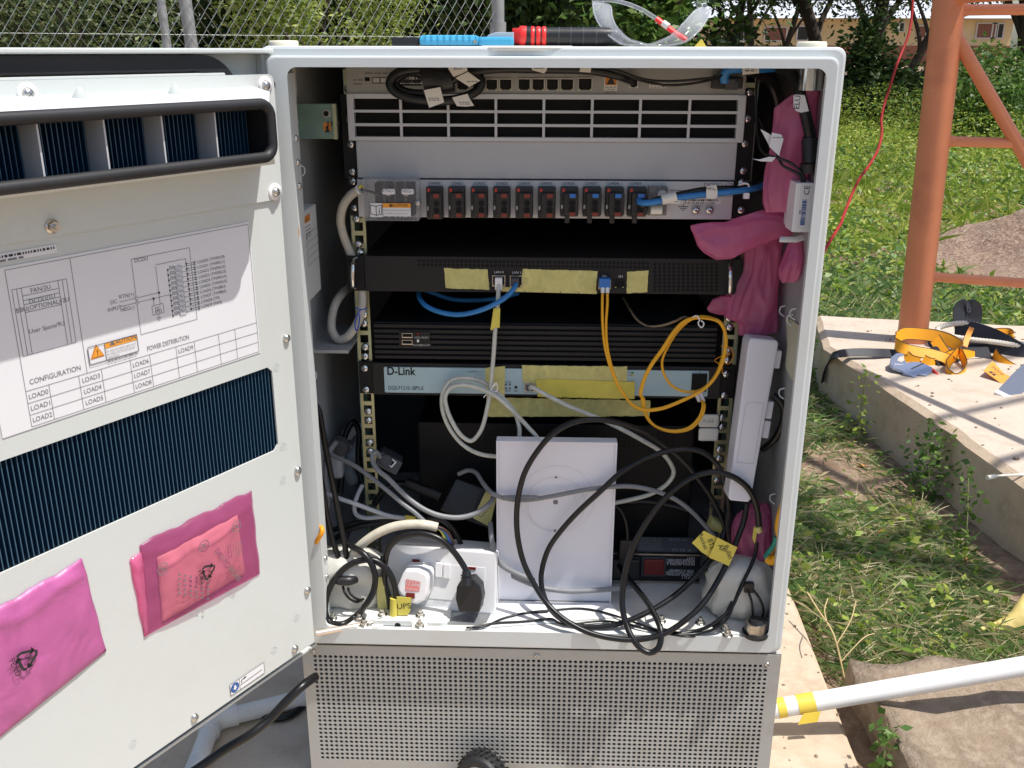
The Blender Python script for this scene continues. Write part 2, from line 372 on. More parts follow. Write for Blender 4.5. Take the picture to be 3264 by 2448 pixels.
    def disc(s, c, r, m, L=2, n=18): return s.P2([(c[0] + r * math.cos(2 * math.pi * i / n), c[1] + r * math.sin(2 * math.pi * i / n)) for i in range(n)], m, L)
    def text(s, t, x, y, size, m, L=2, align='l', rot=0, width=None):
        v, f, w = text_geo(t)
        kx = size if not width else width / max(w, 1e-6)
        off = 0 if align == 'l' else (w * kx / 2 if align == 'c' else w * kx); c, q = math.cos(rot), math.sin(rot)
        pts = []
        for a in v:
            px = a[0] * kx - off; py = a[1] * size; pts.append((x + px * c - py * q, y + px * q + py * c, L * .0003))
        return s.add(pts, f, m)
    def barcode(s, x0, y0, x1, y1, m, L=2, seed=3, vertical=False):
        rr = random.Random(seed); a = (y0 if vertical else x0); e = (y1 if vertical else x1); u = (e - a) / 70
        while a < e:
            w = u * rr.choice((1, 1, 2, 3)); g = u * rr.choice((1, 1, 2))
            if vertical: s.rect(x0, a, x1, min(a + w, e), m, L)
            else: s.rect(a, y0, min(a + w, e), y1, m, L)
            a += w + g
        return s
    def scribble(s, x0, x1, y, h, m, L=2, seed=1):
        """a line of small print too fine to read"""
        rr = random.Random(seed); x = x0
        while x < x1:
            w = h * rr.uniform(.8, 3.2); s.rect(x, y, min(x + w, x1), y + h * .55, m, L); x += w + h * .55
        return s
    def build(s, name, parent=None, label=None, cat=None, group=None, kind=None, mats=None):
        me = bpy.data.meshes.new(name)
        V = np.array(s.v, dtype=np.float64); lo = V.min(0); hi = V.max(0)
        o = np.array([(lo[0] + hi[0]) / 2, (lo[1] + hi[1]) / 2, lo[2] if parent is None else (lo[2] + hi[2]) / 2])
        me.from_pydata([tuple(q) for q in (V - o)], [], s.f)
        for k in s.mats: me.materials.append(MATS[k])
        me.polygons.foreach_set('material_index', s.mi); me.polygons.foreach_set('use_smooth', s.sm); me.update()
        return place(bpy.data.objects.new(name, me), Vector(o), parent, label, cat, group, kind)
def place(ob, o, parent=None, label=None, cat=None, group=None, kind=None):
    COL.objects.link(ob); WLOC[ob.name] = Vector(o)
    if parent is not None: ob.parent = parent; ob.location = Vector(o) - WLOC[parent.name]
    else: ob.location = o
    return tag(ob, label, cat, group, kind)
def tag(ob, label=None, cat=None, group=None, kind=None):
    for k, v in (('label', label), ('category', cat), ('group', group), ('kind', kind)):
        if v: ob[k] = v
    return ob
def thing(name, label, cat, loc, group=None):
    return place(bpy.data.objects.new(name, None), Vector(loc), None, label, cat, group)
def inst(proto, name, parent, loc, rot=None):
    """another copy of a small part (shares its mesh)"""
    o = proto.copy() if proto.get('used') else proto
    if o is not proto: COL.objects.link(o)
    proto['used'] = 1
    o.name = name; o.parent = parent; WLOC[o.name] = Vector(loc); o.location = Vector(loc) - WLOC[parent.name]
    o.rotation_mode = 'QUATERNION'
    if rot is not None: o.rotation_quaternion = rot
    return o
def screw_proto(r, h, m, hexed=False):
    b = MB()
    if hexed:
        b.cyl((0, 0, 0), (0, 0, h * .55), r, r, m, 6); b.cyl((0, 0, h * .55), (0, 0, h), r * .55, r * .5, m, 12)
        b.lathe((0, 0, 0), (0, 0, 1), [(r * 1.35, 0), (r * 1.35, .0009), (0.0, .0009)], m)
    else:
        b.lathe((0, 0, 0), (0, 0, 1), [(r, 0), (r * .97, h * .35), (r * .78, h * .75), (r * .4, h * .96), (0.0001, h)], m)
        for a in (0, 1):
            lo = (-r * .5, -r * .09, h * .90) if a else (-r * .09, -r * .5, h * .90); hi = (r * .5, r * .09, h * 1.015) if a else (r * .09, r * .5, h * 1.015)
            b.box(lo, hi, 'ink_grey')
    me = bpy.data.meshes.new('screw'); me.from_pydata(b.v, [], b.f)
    for k in b.mats: me.materials.append(MATS[k])
    me.polygons.foreach_set('material_index', b.mi); me.polygons.foreach_set('use_smooth', b.sm); me.update()
    return me
SCREW = {'door': screw_proto(.0048, .0042, 'steel'), 'rack': screw_proto(.0052, .0042, 'chrome'), 'small': screw_proto(.0035, .003, 'steel'), 'nut': screw_proto(.0046, .009, 'steel', True)}
def screw(kind, parent, loc, nrm, roll=None, name='screw'):
    o = bpy.data.objects.new(name, SCREW[kind]); q = Vector(nrm).to_track_quat('Z', 'Y')
    o.rotation_mode = 'QUATERNION'; place(o, Vector(loc), parent)
    from mathutils import Quaternion
    o.rotation_quaternion = q @ Quaternion((0, 0, 1), random.uniform(0, 1.5) if roll is None else roll)
    return o
def leaves(name, C, size, mats, mi, parent=None, droop=.3, asp=.45, up=None, **kw):
    """many small pointed leaves as one mesh; C (N,3) positions, size (N,)"""
    N = len(C); d = rng.normal(size=(N, 3)); d[:, 2] = d[:, 2] * .5 - droop
    if up is not None: d = up + d * .35
    d /= np.linalg.norm(d, axis=1)[:, None]; a = rng.normal(size=(N, 3)); w = np.cross(d, a); w /= np.linalg.norm(w, axis=1)[:, None] + 1e-9
    nn = np.cross(d, w); s = size[:, None]
    V = np.empty((N, 4, 3)); V[:, 0] = C; V[:, 1] = C + d * s * .45 + w * s * asp / 2 + nn * s * .06; V[:, 2] = C + d * s; V[:, 3] = C + d * s * .45 - w * s * asp / 2 + nn * s * .06
    return quads(name, V, mats, mi, parent, **kw)
def quads(name, V, mats, mi, parent=None, label=None, cat=None, group=None, kind=None, origin=None):
    N = len(V); me = bpy.data.meshes.new(name); o = np.array(origin) if origin is not None else np.array([V[..., 0].mean(), V[..., 1].mean(), V[..., 2].min()])
    me.vertices.add(N * 4); me.vertices.foreach_set('co', (V - o).reshape(-1).astype(np.float32))
    me.loops.add(N * 4); me.loops.foreach_set('vertex_index', np.arange(N * 4, dtype=np.int32))
    me.polygons.add(N); me.polygons.foreach_set('loop_start', np.arange(0, N * 4, 4, dtype=np.int32))
    for k in mats: me.materials.append(MATS[k])
    me.polygons.foreach_set('material_index', np.asarray(mi, dtype=np.int32)); me.update(calc_edges=True); me.validate()
    return place(bpy.data.objects.new(name, me), Vector(o), parent, label, cat, group, kind)
def cable(cr, pts, r, m, mb=None, n=7, seg=10):
    """pts: (x, y, depth) in a crop; the cable runs at that real depth"""
    P = spline([at(cr(p[0], p[1]), p[2]) for p in pts], n); b = mb or MB(); b.tube(P, r, m, seg); return b
def loft(b, secs, m, seg=28, pleat=0, freq=7, seed=0, cap=True, ridge=0):
    """secs: (centre, axis u, axis v) rings -> crumpled closed skin"""
    rr = random.Random(seed); ph = [rr.uniform(0, 6) for _ in range(6)]; v = []; f = []; n = len(secs)
    for i, (c, u, w) in enumerate(secs):
        c = Vector(c); u = Vector(u); w = Vector(w)
        for k in range(seg):
            a = 2 * math.pi * k / seg; t = i / max(1, n - 1)
            q = 1 + pleat * (math.sin(freq * a + ph[0] + 2.5 * t) * .6 + math.sin((freq * 2 + 1) * a + ph[1] - 4 * t) * .35 + math.sin(3 * a + ph[2] + 9 * t) * .35 + rr.uniform(-.25, .25))
            if ridge: q = 1 + ridge * ((1 - 2 * abs(math.sin(freq * a / 2 + ph[3] + .9 * t))) * .55 + (1 - 2 * abs(math.sin((freq + 4) * a / 2 + ph[4] - 1.6 * t))) * .3 + math.sin(2 * a + ph[5] + 5 * t) * .25)
            v.append(c + (u * math.cos(a) + w * math.sin(a)) * q)
    for i in range(n - 1):
        for k in range(seg): f.append((i * seg + k, i * seg + (k + 1) % seg, (i + 1) * seg + (k + 1) % seg, (i + 1) * seg + k))
    if cap: f += [tuple(range(seg))[::-1], tuple(range((n - 1) * seg, n * seg))]
    b.add(v, f, m, True); return b
# ------------------------------------------------------------------ ground and slabs
def sheet(name, x0, x1, y0, y1, z, m, nx=2, ny=2, amp=0, kind='structure'):
    b = MB(); v = []; f = []
    for j in range(ny + 1):
        for i in range(nx + 1):
            x = x0 + (x1 - x0) * i / nx; y = y0 + (y1 - y0) * j / ny
            v.append((x, y, z + amp * (math.sin(x * 3.1 + y * 1.7) + math.sin(x * 7.3 - y * 5.1) * .5 + random.uniform(-.5, .5))))
    for j in range(ny):
        for i in range(nx): a = j * (nx + 1) + i; f.append((a, a + 1, a + nx + 2, a + nx + 1))
    b.add(v, f, m, True); return b.build(name, kind=kind)
GZ = -.235
def gsteps(a, lo, hi, b, n):
    return [a + (lo - a) * (1 - (1 - i / 10) ** .4) if False else a + (lo - a) * i / 10 for i in range(10)] + [lo + (hi - lo) * i / n for i in range(n)] + [hi + (b - hi) * i / 10 for i in range(11)]
def ground():
    xs = gsteps(-150, -3, 5, 150, 80); ys = gsteps(-20, -2, 6, 260, 80); b = MB(); v = []; f = []
    for y in ys:
        for x in xs:
            near = max(0, 1 - max(abs(x - 1), abs(y - 2)) / 8)
            v.append((x, y, GZ + near * (.012 * math.sin(x * 5 + y * 3) + .008 * math.sin(x * 11 - y * 9) + random.uniform(-.008, .008))))
    nx = len(xs)
    for j in range(len(ys) - 1):
        for i in range(nx - 1): a = j * nx + i; f.append((a, a + 1, a + nx + 1, a + nx))
    b.add(v, f, 'soil', True); b.build('ground', kind='structure')
ground()
def slab(name, poly, z0, z1, mtop, mside, bev=.006, jit=0):
    b = MB(); n = len(poly); top = [(p[0] + random.uniform(-jit, jit), p[1] + random.uniform(-jit, jit)) for p in poly]
    cx = sum(p[0] for p in top) / n; cy = sum(p[1] for p in top) / n
    ins = [(p[0] + (cx - p[0]) * bev / max(.05, math.hypot(p[0] - cx, p[1] - cy)) * 1.4, p[1] + (cy - p[1]) * bev / max(.05, math.hypot(p[0] - cx, p[1] - cy)) * 1.4) for p in top]
    b.add([(p[0], p[1], z1) for p in ins], [tuple(range(n))], mtop)
    v = [(p[0], p[1], z1) for p in ins] + [(p[0], p[1], z1 - bev) for p in top] + [(p[0], p[1], z0) for p in top]
    f = [(i, n + i, n + (i + 1) % n, (i + 1) % n) for i in range(n)] + [(n + i, 2 * n + i, 2 * n + (i + 1) % n, n + (i + 1) % n) for i in range(n)]
    b.add(v, f, mside); return b
def wavy(pts, step, amp):
    out = []
    for i in range(len(pts)):
        a = Vector(pts[i]); c = Vector(pts[(i + 1) % len(pts)]); n = max(1, int((c - a).length / step))
        for k in range(n):
            p = a + (c - a) * k / n
            out.append((p.x + random.uniform(-amp, amp), p.y + random.uniform(-amp, amp)))
    return out
padp = wavy([(-.62, -1.3), (.726, -1.3), (.737, .04), (.745, .21), (.752, .50), (.752, .66), (-.62, .66)], .05, .003)
tag(slab('equipment_pad', padp, -.4, -.211, 'concrete', 'concrete_grey').build('concrete_pad'), kind='structure')
fp = wavy([(1.26, .30), (1.222, .671), (1.195, .954), (1.092, 1.579), (1.150, 1.915), (1.394, 1.873), (3.6, 1.53), (3.6, .10)], .06, .004)
slab('foundation', fp, -.45, -.07, 'concrete_pale', 'concrete_grey', .012).build('concrete_foundation', None, 'wide pale concrete tower footing carrying the orange tower leg', 'foundation')
def rough_block(name, lo, hi, m, amp, n=(26, 18, 8), **kw):
    b = MB(); bm = bmesh.new(); bmesh.ops.create_cube(bm, size=1); bmesh.ops.subdivide_edges(bm, edges=bm.edges[:], cuts=22, use_grid_fill=True)
    from mathutils import noise
    for q in bm.verts:
        c = Vector([max(-.5, min(.5, q.co[i] + 0)) for i in range(3)])
        e = Vector([math.copysign(abs(2 * c[i]) ** 1.0, c[i]) / 2 for i in range(3)])
        p = Vector([lo[i] + (e[i] + .5) * (hi[i] - lo[i]) for i in range(3)])
        d = noise.noise_vector(p * 9) * amp + noise.noise_vector(p * 28) * amp * .45 + noise.noise_vector(p * 70) * amp * .2
        q.co = p + d
    bm.verts.index_update(); b.add([q.co.copy() for q in bm.verts], [tuple(q.index for q in f.verts) for f in bm.faces], m, True); bm.free()
    return b.build(name, None, **kw)
rough_block('concrete_block', (.775, -.32, -.42), (1.75, .235, -.165), 'rubble', .017, label='rough crumbling concrete block lying beneath the white plastic pipe', cat='concrete block')

# ------------------------------------------------------------------ cabinet
def rrect(x0, z0, x1, z1, r, n=6):
    P = []
    for (cx, cz, a0) in ((x1 - r, z0 + r, -90), (x1 - r, z1 - r, 0), (x0 + r, z1 - r, 90), (x0 + r, z0 + r, 180)):
        for k in range(n + 1): a = R(a0 + 90 * k / n); P.append((cx + r * math.cos(a), cz + r * math.sin(a)))
    return P
def rring(b, outer, inner, y0, y1, m, mi=None, bev=.002, bevi=None):
    """frame between two outlines, front at y0, back at y1, softened front edges"""
    bevi = bev if bevi is None else bevi
    n = len(outer)
    def inset(pts, d):
        cx = sum(p[0] for p in pts) / n; cz = sum(p[1] for p in pts) / n
        return [(p[0] - math.copysign(d, p[0] - cx), p[1] - math.copysign(d, p[1] - cz)) for p in pts]
    L = [[(p[0], y1, p[1]) for p in outer], [(p[0], y0 + bev, p[1]) for p in outer], [(p[0], y0 + bev * .3, p[1]) for p in inset(outer, bev * .3)], [(p[0], y0, p[1]) for p in inset(outer, bev)],
         [(p[0], y0, p[1]) for p in inset(inner, -bevi)], [(p[0], y0 + bevi * .3, p[1]) for p in inset(inner, -bevi * .3)], [(p[0], y0 + bevi, p[1]) for p in inner], [(p[0], y1, p[1]) for p in inner]]
    for i in range(len(L) - 1):
        f = [(k, (k + 1) % n, n + (k + 1) % n, n + k) for k in range(n)]
        b.add(L[i] + L[i + 1], f, (mi if mi and i == 6 else m), True)
    b.add(L[-1] + L[0], [(k, (k + 1) % n, n + (k + 1) % n, n + k) for k in range(n)], m)
    return b
CAB = thing('equipment_cabinet', 'open light grey outdoor telecom cabinet with its door swung to the left', 'cabinet', (.3, .24, -.21))
b = MB()
rring(b, rrect(0, 0, .6, .717, .010), rrect(.010, .018, .590, .703, .004), 0, .48, 'paint', 'shaded_paint', .003, .001)
b.box((.011, .468, .019), (.589, .479, .702), 'grey_plastic')  # back panel in a dark colour standing in for the deep interior shade
b.build('shell', CAB)
b = MB()
rring(b, rrect(.009, .007, .5905, .7075, .009), rrect(.0275, .0275, .5815, .6995, .010), -.012, .0, 'paint', None, .0022, .0030)
b.add([], [], 'paint')
fr = b.build('door_frame', CAB)
b = MB()                                                            # returned edges of the opening
b.box((.0185, .0005, .03), (.028, .030, .69), 'paint'); b.box((.5815, .0005, .03), (.588, .006, .69), 'paint'); b.box((.03, .0005, .6995), (.578, .010, .7025), 'paint')
b.build('jamb', CAB)
b = MB(); b.box((.0115, .0005, .0185), (.5885, .467, .0272), 'sill_paint', .001); b.build('floor_plate', CAB)
for (cx, cy) in ((.0146, .045), (.5751, .045)):
    b = MB(); b.lathe((cx, cy, .717), (0, 0, 1), [(.0156, 0), (.0157, .0035), (.0145, .0055), (.0001, .0058)], 'cream_plastic', 28); b.build('lifting_cap', CAB)
# plinth with a perforated front
b = MB()
b.box((-.006, .0006, -.2105), (.0065, .45, -.003), 'plinth_paint'); b.box((.5885, .0006, -.2105), (.601, .45, -.003), 'plinth_paint')
b.box((.007, .4, -.2105), (.588, .41, -.003), 'plinth_paint'); b.box((.007, .02, -.01), (.588, .399, -.0035), 'plinth_paint')
b.box((.007, .06, -.209), (.588, .062, -.011), 'black_metal')  # black sheet added so the hollow behind the holes looks unlit
PL = b.build('plinth', CAB)
gx0, gz1, px, pz, nxh, nzh, rh = .0068, -.0166, .00666, .0066, 87, 25, .0023
sq = []; ci = []
for k in range(12):
    a = R(30 * k); c, s_ = math.cos(a), math.sin(a); q = max(abs(c), abs(s_)); sq.append((c / q / 2, s_ / q / 2)); ci.append((c * rh, s_ * rh))
sq = [(round(a, 6), round(c, 6)) for a, c in sq]
V = []
for j in range(nzh):
    for i in range(nxh):
        cx = gx0 + px * (i + .5); cz = gz1 - pz * (j + .5)
        for k in range(12):
            n = (k + 1) % 12
            V.append([(cx + sq[k][0] * px, 0, cz + sq[k][1] * pz), (cx + ci[k][0], 0, cz + ci[k][1]), (cx + ci[n][0], 0, cz + ci[n][1]), (cx + sq[n][0] * px, 0, cz + sq[n][1] * pz)][::-1])
            V.append([(cx + ci[k][0], 0, cz + ci[k][1]), (cx + ci[k][0], .0022, cz + ci[k][1]), (cx + ci[n][0], .0022, cz + ci[n][1]), (cx + ci[n][0], 0, cz + ci[n][1])][::-1])
        # corners of the square cell left by the 12 sided outline
        for (sx, sz) in ((1, 1), (-1, 1), (-1, -1), (1, -1)):
            t = .5 * math.tan(R(30))
            V.append([(cx + sx * .5 * px, 0, cz + sz * t * pz), (cx + sx * .5 * px, 0, cz + sz * .5 * pz), (cx + sx * t * px, 0, cz + sz * .5 * pz), (cx + sx * t * px, 0, cz + sz * .5 * pz)][::(1 if sx * sz < 0 else -1)])
V = np.array(V); good = np.array([len({tuple(np.round(q, 7)) for q in w}) == 4 for w in V]); Vq = V[good]
tri = V[~good]
gr = quads('perforated_panel', Vq, ['plinth_paint'], np.zeros(len(Vq)), CAB)
gx1 = gx0 + px * nxh; gz0 = gz1 - pz * nzh
b = MB()
for lo, hi in (((-.006, 0, -.2105), (gx0, .002, -.003)), ((gx1, 0, -.2105), (.601, .002, -.003)), ((gx0, 0, gz1), (gx1, .002, -.003)), ((gx0, 0, -.2105), (gx1, .002, gz0))): b.box(lo, hi, 'plinth_paint')
for w in tri:
    u = []; [u.append(tuple(q)) for q in w if tuple(q) not in u]
    if len(u) == 3: b.add(u, [(0, 1, 2)], 'plinth_paint')
b.build('panel_border', gr)
for p in (B7(128, 228), B7(2010, 282), B7(1055, 247)): screw('small', gr, at(p, -.0002), (0, -1, 0))
# screws down the hinge jamb and on the right wall
for p in (A1(1890, 915), A1(1905, 1075), A1(1920, 1230), C5(95, 330), C5(105, 570), C5(125, 785)):
    v = at(p, .014); screw('small', fr, (.0283, .014, v.z), (1, 0, 0))
for p in (A3(2052, 815), C7(718, 980)): v = at(p, .02); screw('small', fr, (.5898, .02, v.z), (-1, 0, 0))
b = MB(); q = at(A3(1985, 470), .03); b.cyl((q.x, q.y, q.z - .017), (q.x, q.y, .70), .0125, .0125, 'chrome', 24); b.build('lock_socket', CAB)
b = MB(); v = at(A2(272, 560), .03); b.box((v.x - .008, .026, v.z - .022), (v.x + .008, .038, v.z + .024), 'plinth_paint', .002); b.build('door_switch', CAB)
b = MB(); b.tube(spline([at(A1(1785, 570), -.016), at(A1(1815, 530), .0), at(A1(1850, 490), .03), at(A1(1880, 470), .07)], 6), .0045, 'cable_black', 10); b.build('door_earth_strap', CAB)
# rack rails with square holes
def rail(x0, x1, inner, name='rack_rail'):
    b = MB(); xm = (x0 + x1) / 2; h = .0052; z = .032; Y0, Y1 = .130, .132
    b.box((x0, Y0, .030), (xm - h, Y1, .692), 'zinc_rail'); b.box((xm + h, Y0, .030), (x1, Y1, .692), 'zinc_rail')
    zz = .030; k = 0
    holes = [.0475 + .0159 * i for i in range(41)]
    for c in holes + [None]:
        t = (c - .0052) if c else .692
        b.box((xm - h, Y0, zz), (xm + h, Y1, t), 'zinc_rail'); zz = (c + .0052) if c else 0
    xs = x0 if inner > 0 else x1
    b.box((xs - .001, Y0 + .0005, .030), (xs + .001, .175, .692), 'zinc_green'); return b.build(name, CAB)
RL = rail(.0604, .0778, 1); RR = rail(.5222, .5405, -1)
for p in (A2(712, 670), A2(725, 900), A2(745, 1090), A2(765, 1295), A2(770, 1370), B3(470, 335), B3(490, 408), B3(503, 578), B3(513, 633), B3(540, 1040), B3(540, 1100), B3(548, 1255), B3(548, 1317), B5(505, 205), B5(507, 258), B5(515, 388), B5(517, 440)):
    v = at(p, .1295); screw('rack', RL, (max(.0655, v.x), .1295, v.z), (0, -1, 0))
for p in (A3(1583, 590), A3(1570, 760), A3(1553, 920), A3(1543, 1095), B4(1292, 1065), B4(1297, 1125), B4(1287, 1285), B4(1282, 1345), B6(1292, 240), B6(1290, 295), B6(1277, 427), B6(1275, 480), B6(1262, 608), B6(1245, 835), B6(1222, 1135)):
    v = at(p, .1295); screw('rack', RR, v, (0, -1, 0))
# bracket plate on the upper left, shelf angle below
a = at(A2(300, 782), .10); c = at(A2(660, 1050), .10)
b = MB(); b.box((a.x, .10, c.z), (c.x, .103, a.z), 'zinc_green', .001); b.box((c.x - .004, .095, c.z), (c.x, .0998, a.z), 'zinc_rail'); b.box((a.x, .095, c.z), (a.x + .002, .0998, a.z), 'zinc_green')
b.M = RM(.0999); q = rl(A2(568, 858), .0999); b.disc(q, .0052, 'nickel', 1); b.disc(q, .003, 'hole_black', 2)
ob = b.build('grounding_bracket', CAB)
screw('small', ob, at(A2(340, 920), .0998), (0, -1, 0))
b = MB(); b.M = RM(.0997); x0, z1 = rl(A2(545, 925), .0997); x1, z0 = rl(A2(608, 990), .0997)
b.rect(x0, z0, x1, z1, 'sign_orange', 1); xm = (x0 + x1) / 2; b.P2([(xm - .003, z1 - .011), (xm + .003, z1 - .011), (xm, z1 - .004)], 'ink', 2)
b.rect(x0 + .003, z0 + .003, x1 - .003, z0 + .0055, 'ink', 2); [b.rect(x0 + .005 + .004 * i, z0 + .0055, x0 + .0065 + .004 * i, z0 + .011, 'ink', 2) for i in range(4)]
b.build('static_warning_sticker', ob)
b = MB(); z = onx(B3(220, 1272), .02).z
v0 = at(B3(222, 1273), .085); v1 = at(B3(480, 1273), .128)
b.box((.012, .075, v0.z - .001), (.0595, .20, v0.z + .001), 'shaded_paint'); b.box((.012, .0735, v0.z - .001), (.0595, .0748, v0.z + .003), 'shaded_paint'); b.build('shelf_angle', CAB)
# pressed loops on the side walls
for p, X, s in ((B3(110, 92), .0112, 1), (B3(190, 1450), .0112, 1), (B4(1665, 1020), .589, -1), (B4(1735, 1040), .589, -1), (B4(1715, 1080), .589, -1), (B6(1660, 100), .589, -1), (B6(1605, 720), .589, -1)):
    v = onx(p, X); b = MB(); b.tube(spline([v + Vector((0, 0, .007)), v + Vector((s * .005, .004, .0035)), v + Vector((s * .005, .004, -.0035)), v + Vector((0, 0, -.007))], 5), .0010, 'paint', 6); b.build('cable_loop', CAB)
# sill clamp, gland plates, stay rod
b = MB(); q0 = onz(C5(790, 1190), .0405); q1 = onz(C5(1300, 1190), .0405)
y0 = -.001; x0, x1 = .0877, .1365
zc0, zc1 = at(C5(1000, 1262), y0).z, at(C5(1000, 1152), y0).z
b.box((x0, y0, max(.0285, zc0)), (x1, y0 + .003, zc1), 'sill_paint', .001)
b.box((x0 - .020, y0 - .010, .0275), (x0 - .0002, y0 + .004, .0305), 'sill_paint', .0008); b.box((x1 + .0002, y0 - .010, .0275), (x1 + .019, y0 + .004, .0305), 'sill_paint', .0008)
b.M = RM(y0); b.disc((x1 - .018, zc1 - .007), .0038, 'hole_black', 1)
CL = b.build('cable_clamp', CAB)
screw('nut', CL, (x0 - .011, y0 - .003, .0305), (0, 0, 1)); screw('nut', CL, (x1 + .010, y0 - .003, .0305), (0, 0, 1))
b = MB(); q = onz(C5(1165, 1120), .03); b.prism(rrect(q.x - .062, q.y - .012, q.x + .062, q.y + .03, .012), .0273, .0315, 'sill_paint'); GP = b.build('gland_plate', CAB)
for p in (C5(910, 1080), C5(1410, 1090)): screw('nut', GP, onz(p, .0316), (0, 0, 1))
b = MB(); q = onz(C5(450, 1120), .03); b.prism(rrect(q.x - .05, q.y - .02, q.x + .048, q.y + .03, .01), .0273, .0305, 'sill_paint'); GP = b.build('gland_plate', CAB)
screw('nut', GP, onz(C5(600, 1140), .0306), (0, 0, 1)); screw('nut', GP, onz(C5(250, 1130), .0306), (0, 0, 1))
b = MB(); q = onz(B6(1060, 1450), .03); b.prism(rrect(q.x - .045, q.y - .012, q.x + .045, q.y + .028, .015), .0273, .0300, 'sill_paint'); GP = b.build('gland_plate', CAB)
for p in (B6(935, 1440), B6(1165, 1450)): screw('nut', GP, onz(p, .0302), (0, 0, 1))
b = MB(); q = onz(C7(540, 1330), .03); b.box((q.x - .045, q.y - .014, .0273), (.586, q.y + .05, .0300), 'sill_paint', .001); GP = b.build('gland_plate', CAB)
for p in (C7(205, 1350), C7(230, 1415), C7(655, 1290)): screw('nut', GP, onz(p, .0302), (0, 0, 1))
q = onz(C7(520, 1400), .030); b = MB(); b.cyl((q.x, q.y, .0302), (q.x, q.y, .034), .016, .016, 'black_plastic', 24); b.cyl((q.x, q.y, .0342), (q.x, q.y, .048), .0135, .0135, 'nickel', 6); b.cyl((q.x, q.y, .0482), (q.x, q.y, .052), .010, .008, 'black_plastic', 20); b.build('cable_gland', CAB)
b = MB(); b.tube([at(C5(30, 1325), -.020), at(C5(880, 1165), .008)], .0036, 'copper_rod', 14); b.tube(spline([at(C5(860, 1166), .006), at(C5(900, 1170), .010), at(C5(908, 1195), .0115)], 4), .0042, 'steel', 10); b.build('door_stay', CAB)
# old tape on the right wall
b = MB(); pts = [onx(p, .5885) for p in (B4(1668, 1075), B4(1700, 1072), B4(1765, 1120), B4(1760, 1300), B4(1730, 1500), B4(1690, 1440), B4(1665, 1380), B4(1680, 1250))]
b.prism([(p.y, p.z) for p in pts], 0, .0006, 'tape_bright', LM((.5884, 0, 0), (0, 1, 0), (0, 0, 1)))
MATS['old_tape'] = mat('old_tape', (.52, .52, .38), .7, var=.1, vscale=40, dirt=(.40, .46, .36), dscale=30)
b.mats = ['old_tape']; b.build('old_tape', CAB)

# ------------------------------------------------------------------ door (hinged left, swung open past a right angle)
UF, ZB, ZT = .585, .0222, .690
dm = LM(dw(0, 0, 0), -DU, (0, 0, 1))          # local x = -u, y = z, z = n
def db(b, u0, u1, z0, z1, n0, n1, m, bev=0): return b.box((-u1, z0, n0), (-u0, z1, n1), m, bev)
b = MB(); b.M = dm
db(b, -.022, .62, -.002, .7145, -.075, -.040, 'door_paint', .002)
db(b, -.0215, .62, .7095, .7145, -.0398, -.016, 'door_paint', .0015); db(b, -.022, -.0185, .002, .709, -.0398, -.018, 'door_paint', .001); db(b, -.022, .62, -.002, .002, -.0398, -.018, 'door_paint', .001)
DOOR = b.build('door', CAB)
b = MB(); b.M = dm                              # black foam seal round the tray
rr_o = rrect(-.60, .012, -.022, .7085, .045, 10); rr_i = rrect(-.58, .032, -.046, .6935, .030, 10); n = len(rr_o)
v = [(p[0], p[1], -.040) for p in rr_o] + [(p[0], p[1], -.022) for p in rr_o] + [(p[0], p[1], -.022) for p in rr_i] + [(p[0], p[1], -.040) for p in rr_i]
b.add(v, [(k * n + i, k * n + (i + 1) % n, (k + 1) * n + (i + 1) % n, (k + 1) * n + i) for k in range(3) for i in range(n)], 'rubber', False); b.build('door_seal', DOOR)
b = MB(); b.M = dm                              # heat exchanger casing under the inner panels
db(b, .040, .575, .035, .692, -.0399, -.021, 'door_paint', .002)
db(b, .006, .0095, ZB, ZT - .004, -.038, -.0022, 'door_paint'); b.build('inner_casing', DOOR)
vu0, vu1, vz0, vz1 = .0318, .520, .2920, .3895   # lower opening
b = MB(); b.M = dm
for u0, u1, z0, z1 in ((0, vu0, ZB, .566), (vu1, UF, ZB, .566), (vu0, vu1, ZB, vz0), (vu0, vu1, vz1, .566)): db(b, u0, u1, z0, z1, -.0021, 0, 'door_paint')
for (uu, zz, su, sz) in ((vu0, vz0, 1, 1), (vu0, vz1, 1, -1)):
    b.prism([(-uu, zz), (-uu - su * .006, zz), (-uu, zz + sz * .006)], -.0021, 0, 'door_paint')
PAN = b.build('inner_panel', DOOR)
b = MB(); b.M = dm
db(b, vu0 - .004, vu1 + .004, vz0 - .004, vz1 + .004, -.0209, -.0200, 'fin_black')
u = vu0 - .002
while u < vu1:
    db(b, u, u + .0006, vz0 - .003, vz1 + .003, -.0199, -.0035, 'fin_blue'); db(b, u - .0001, u + .0008, vz0 - .003, vz1 + .003, -.0033, -.0029, 'fin_edge'); u += .0047
b.build('cooling_fins', DOOR)
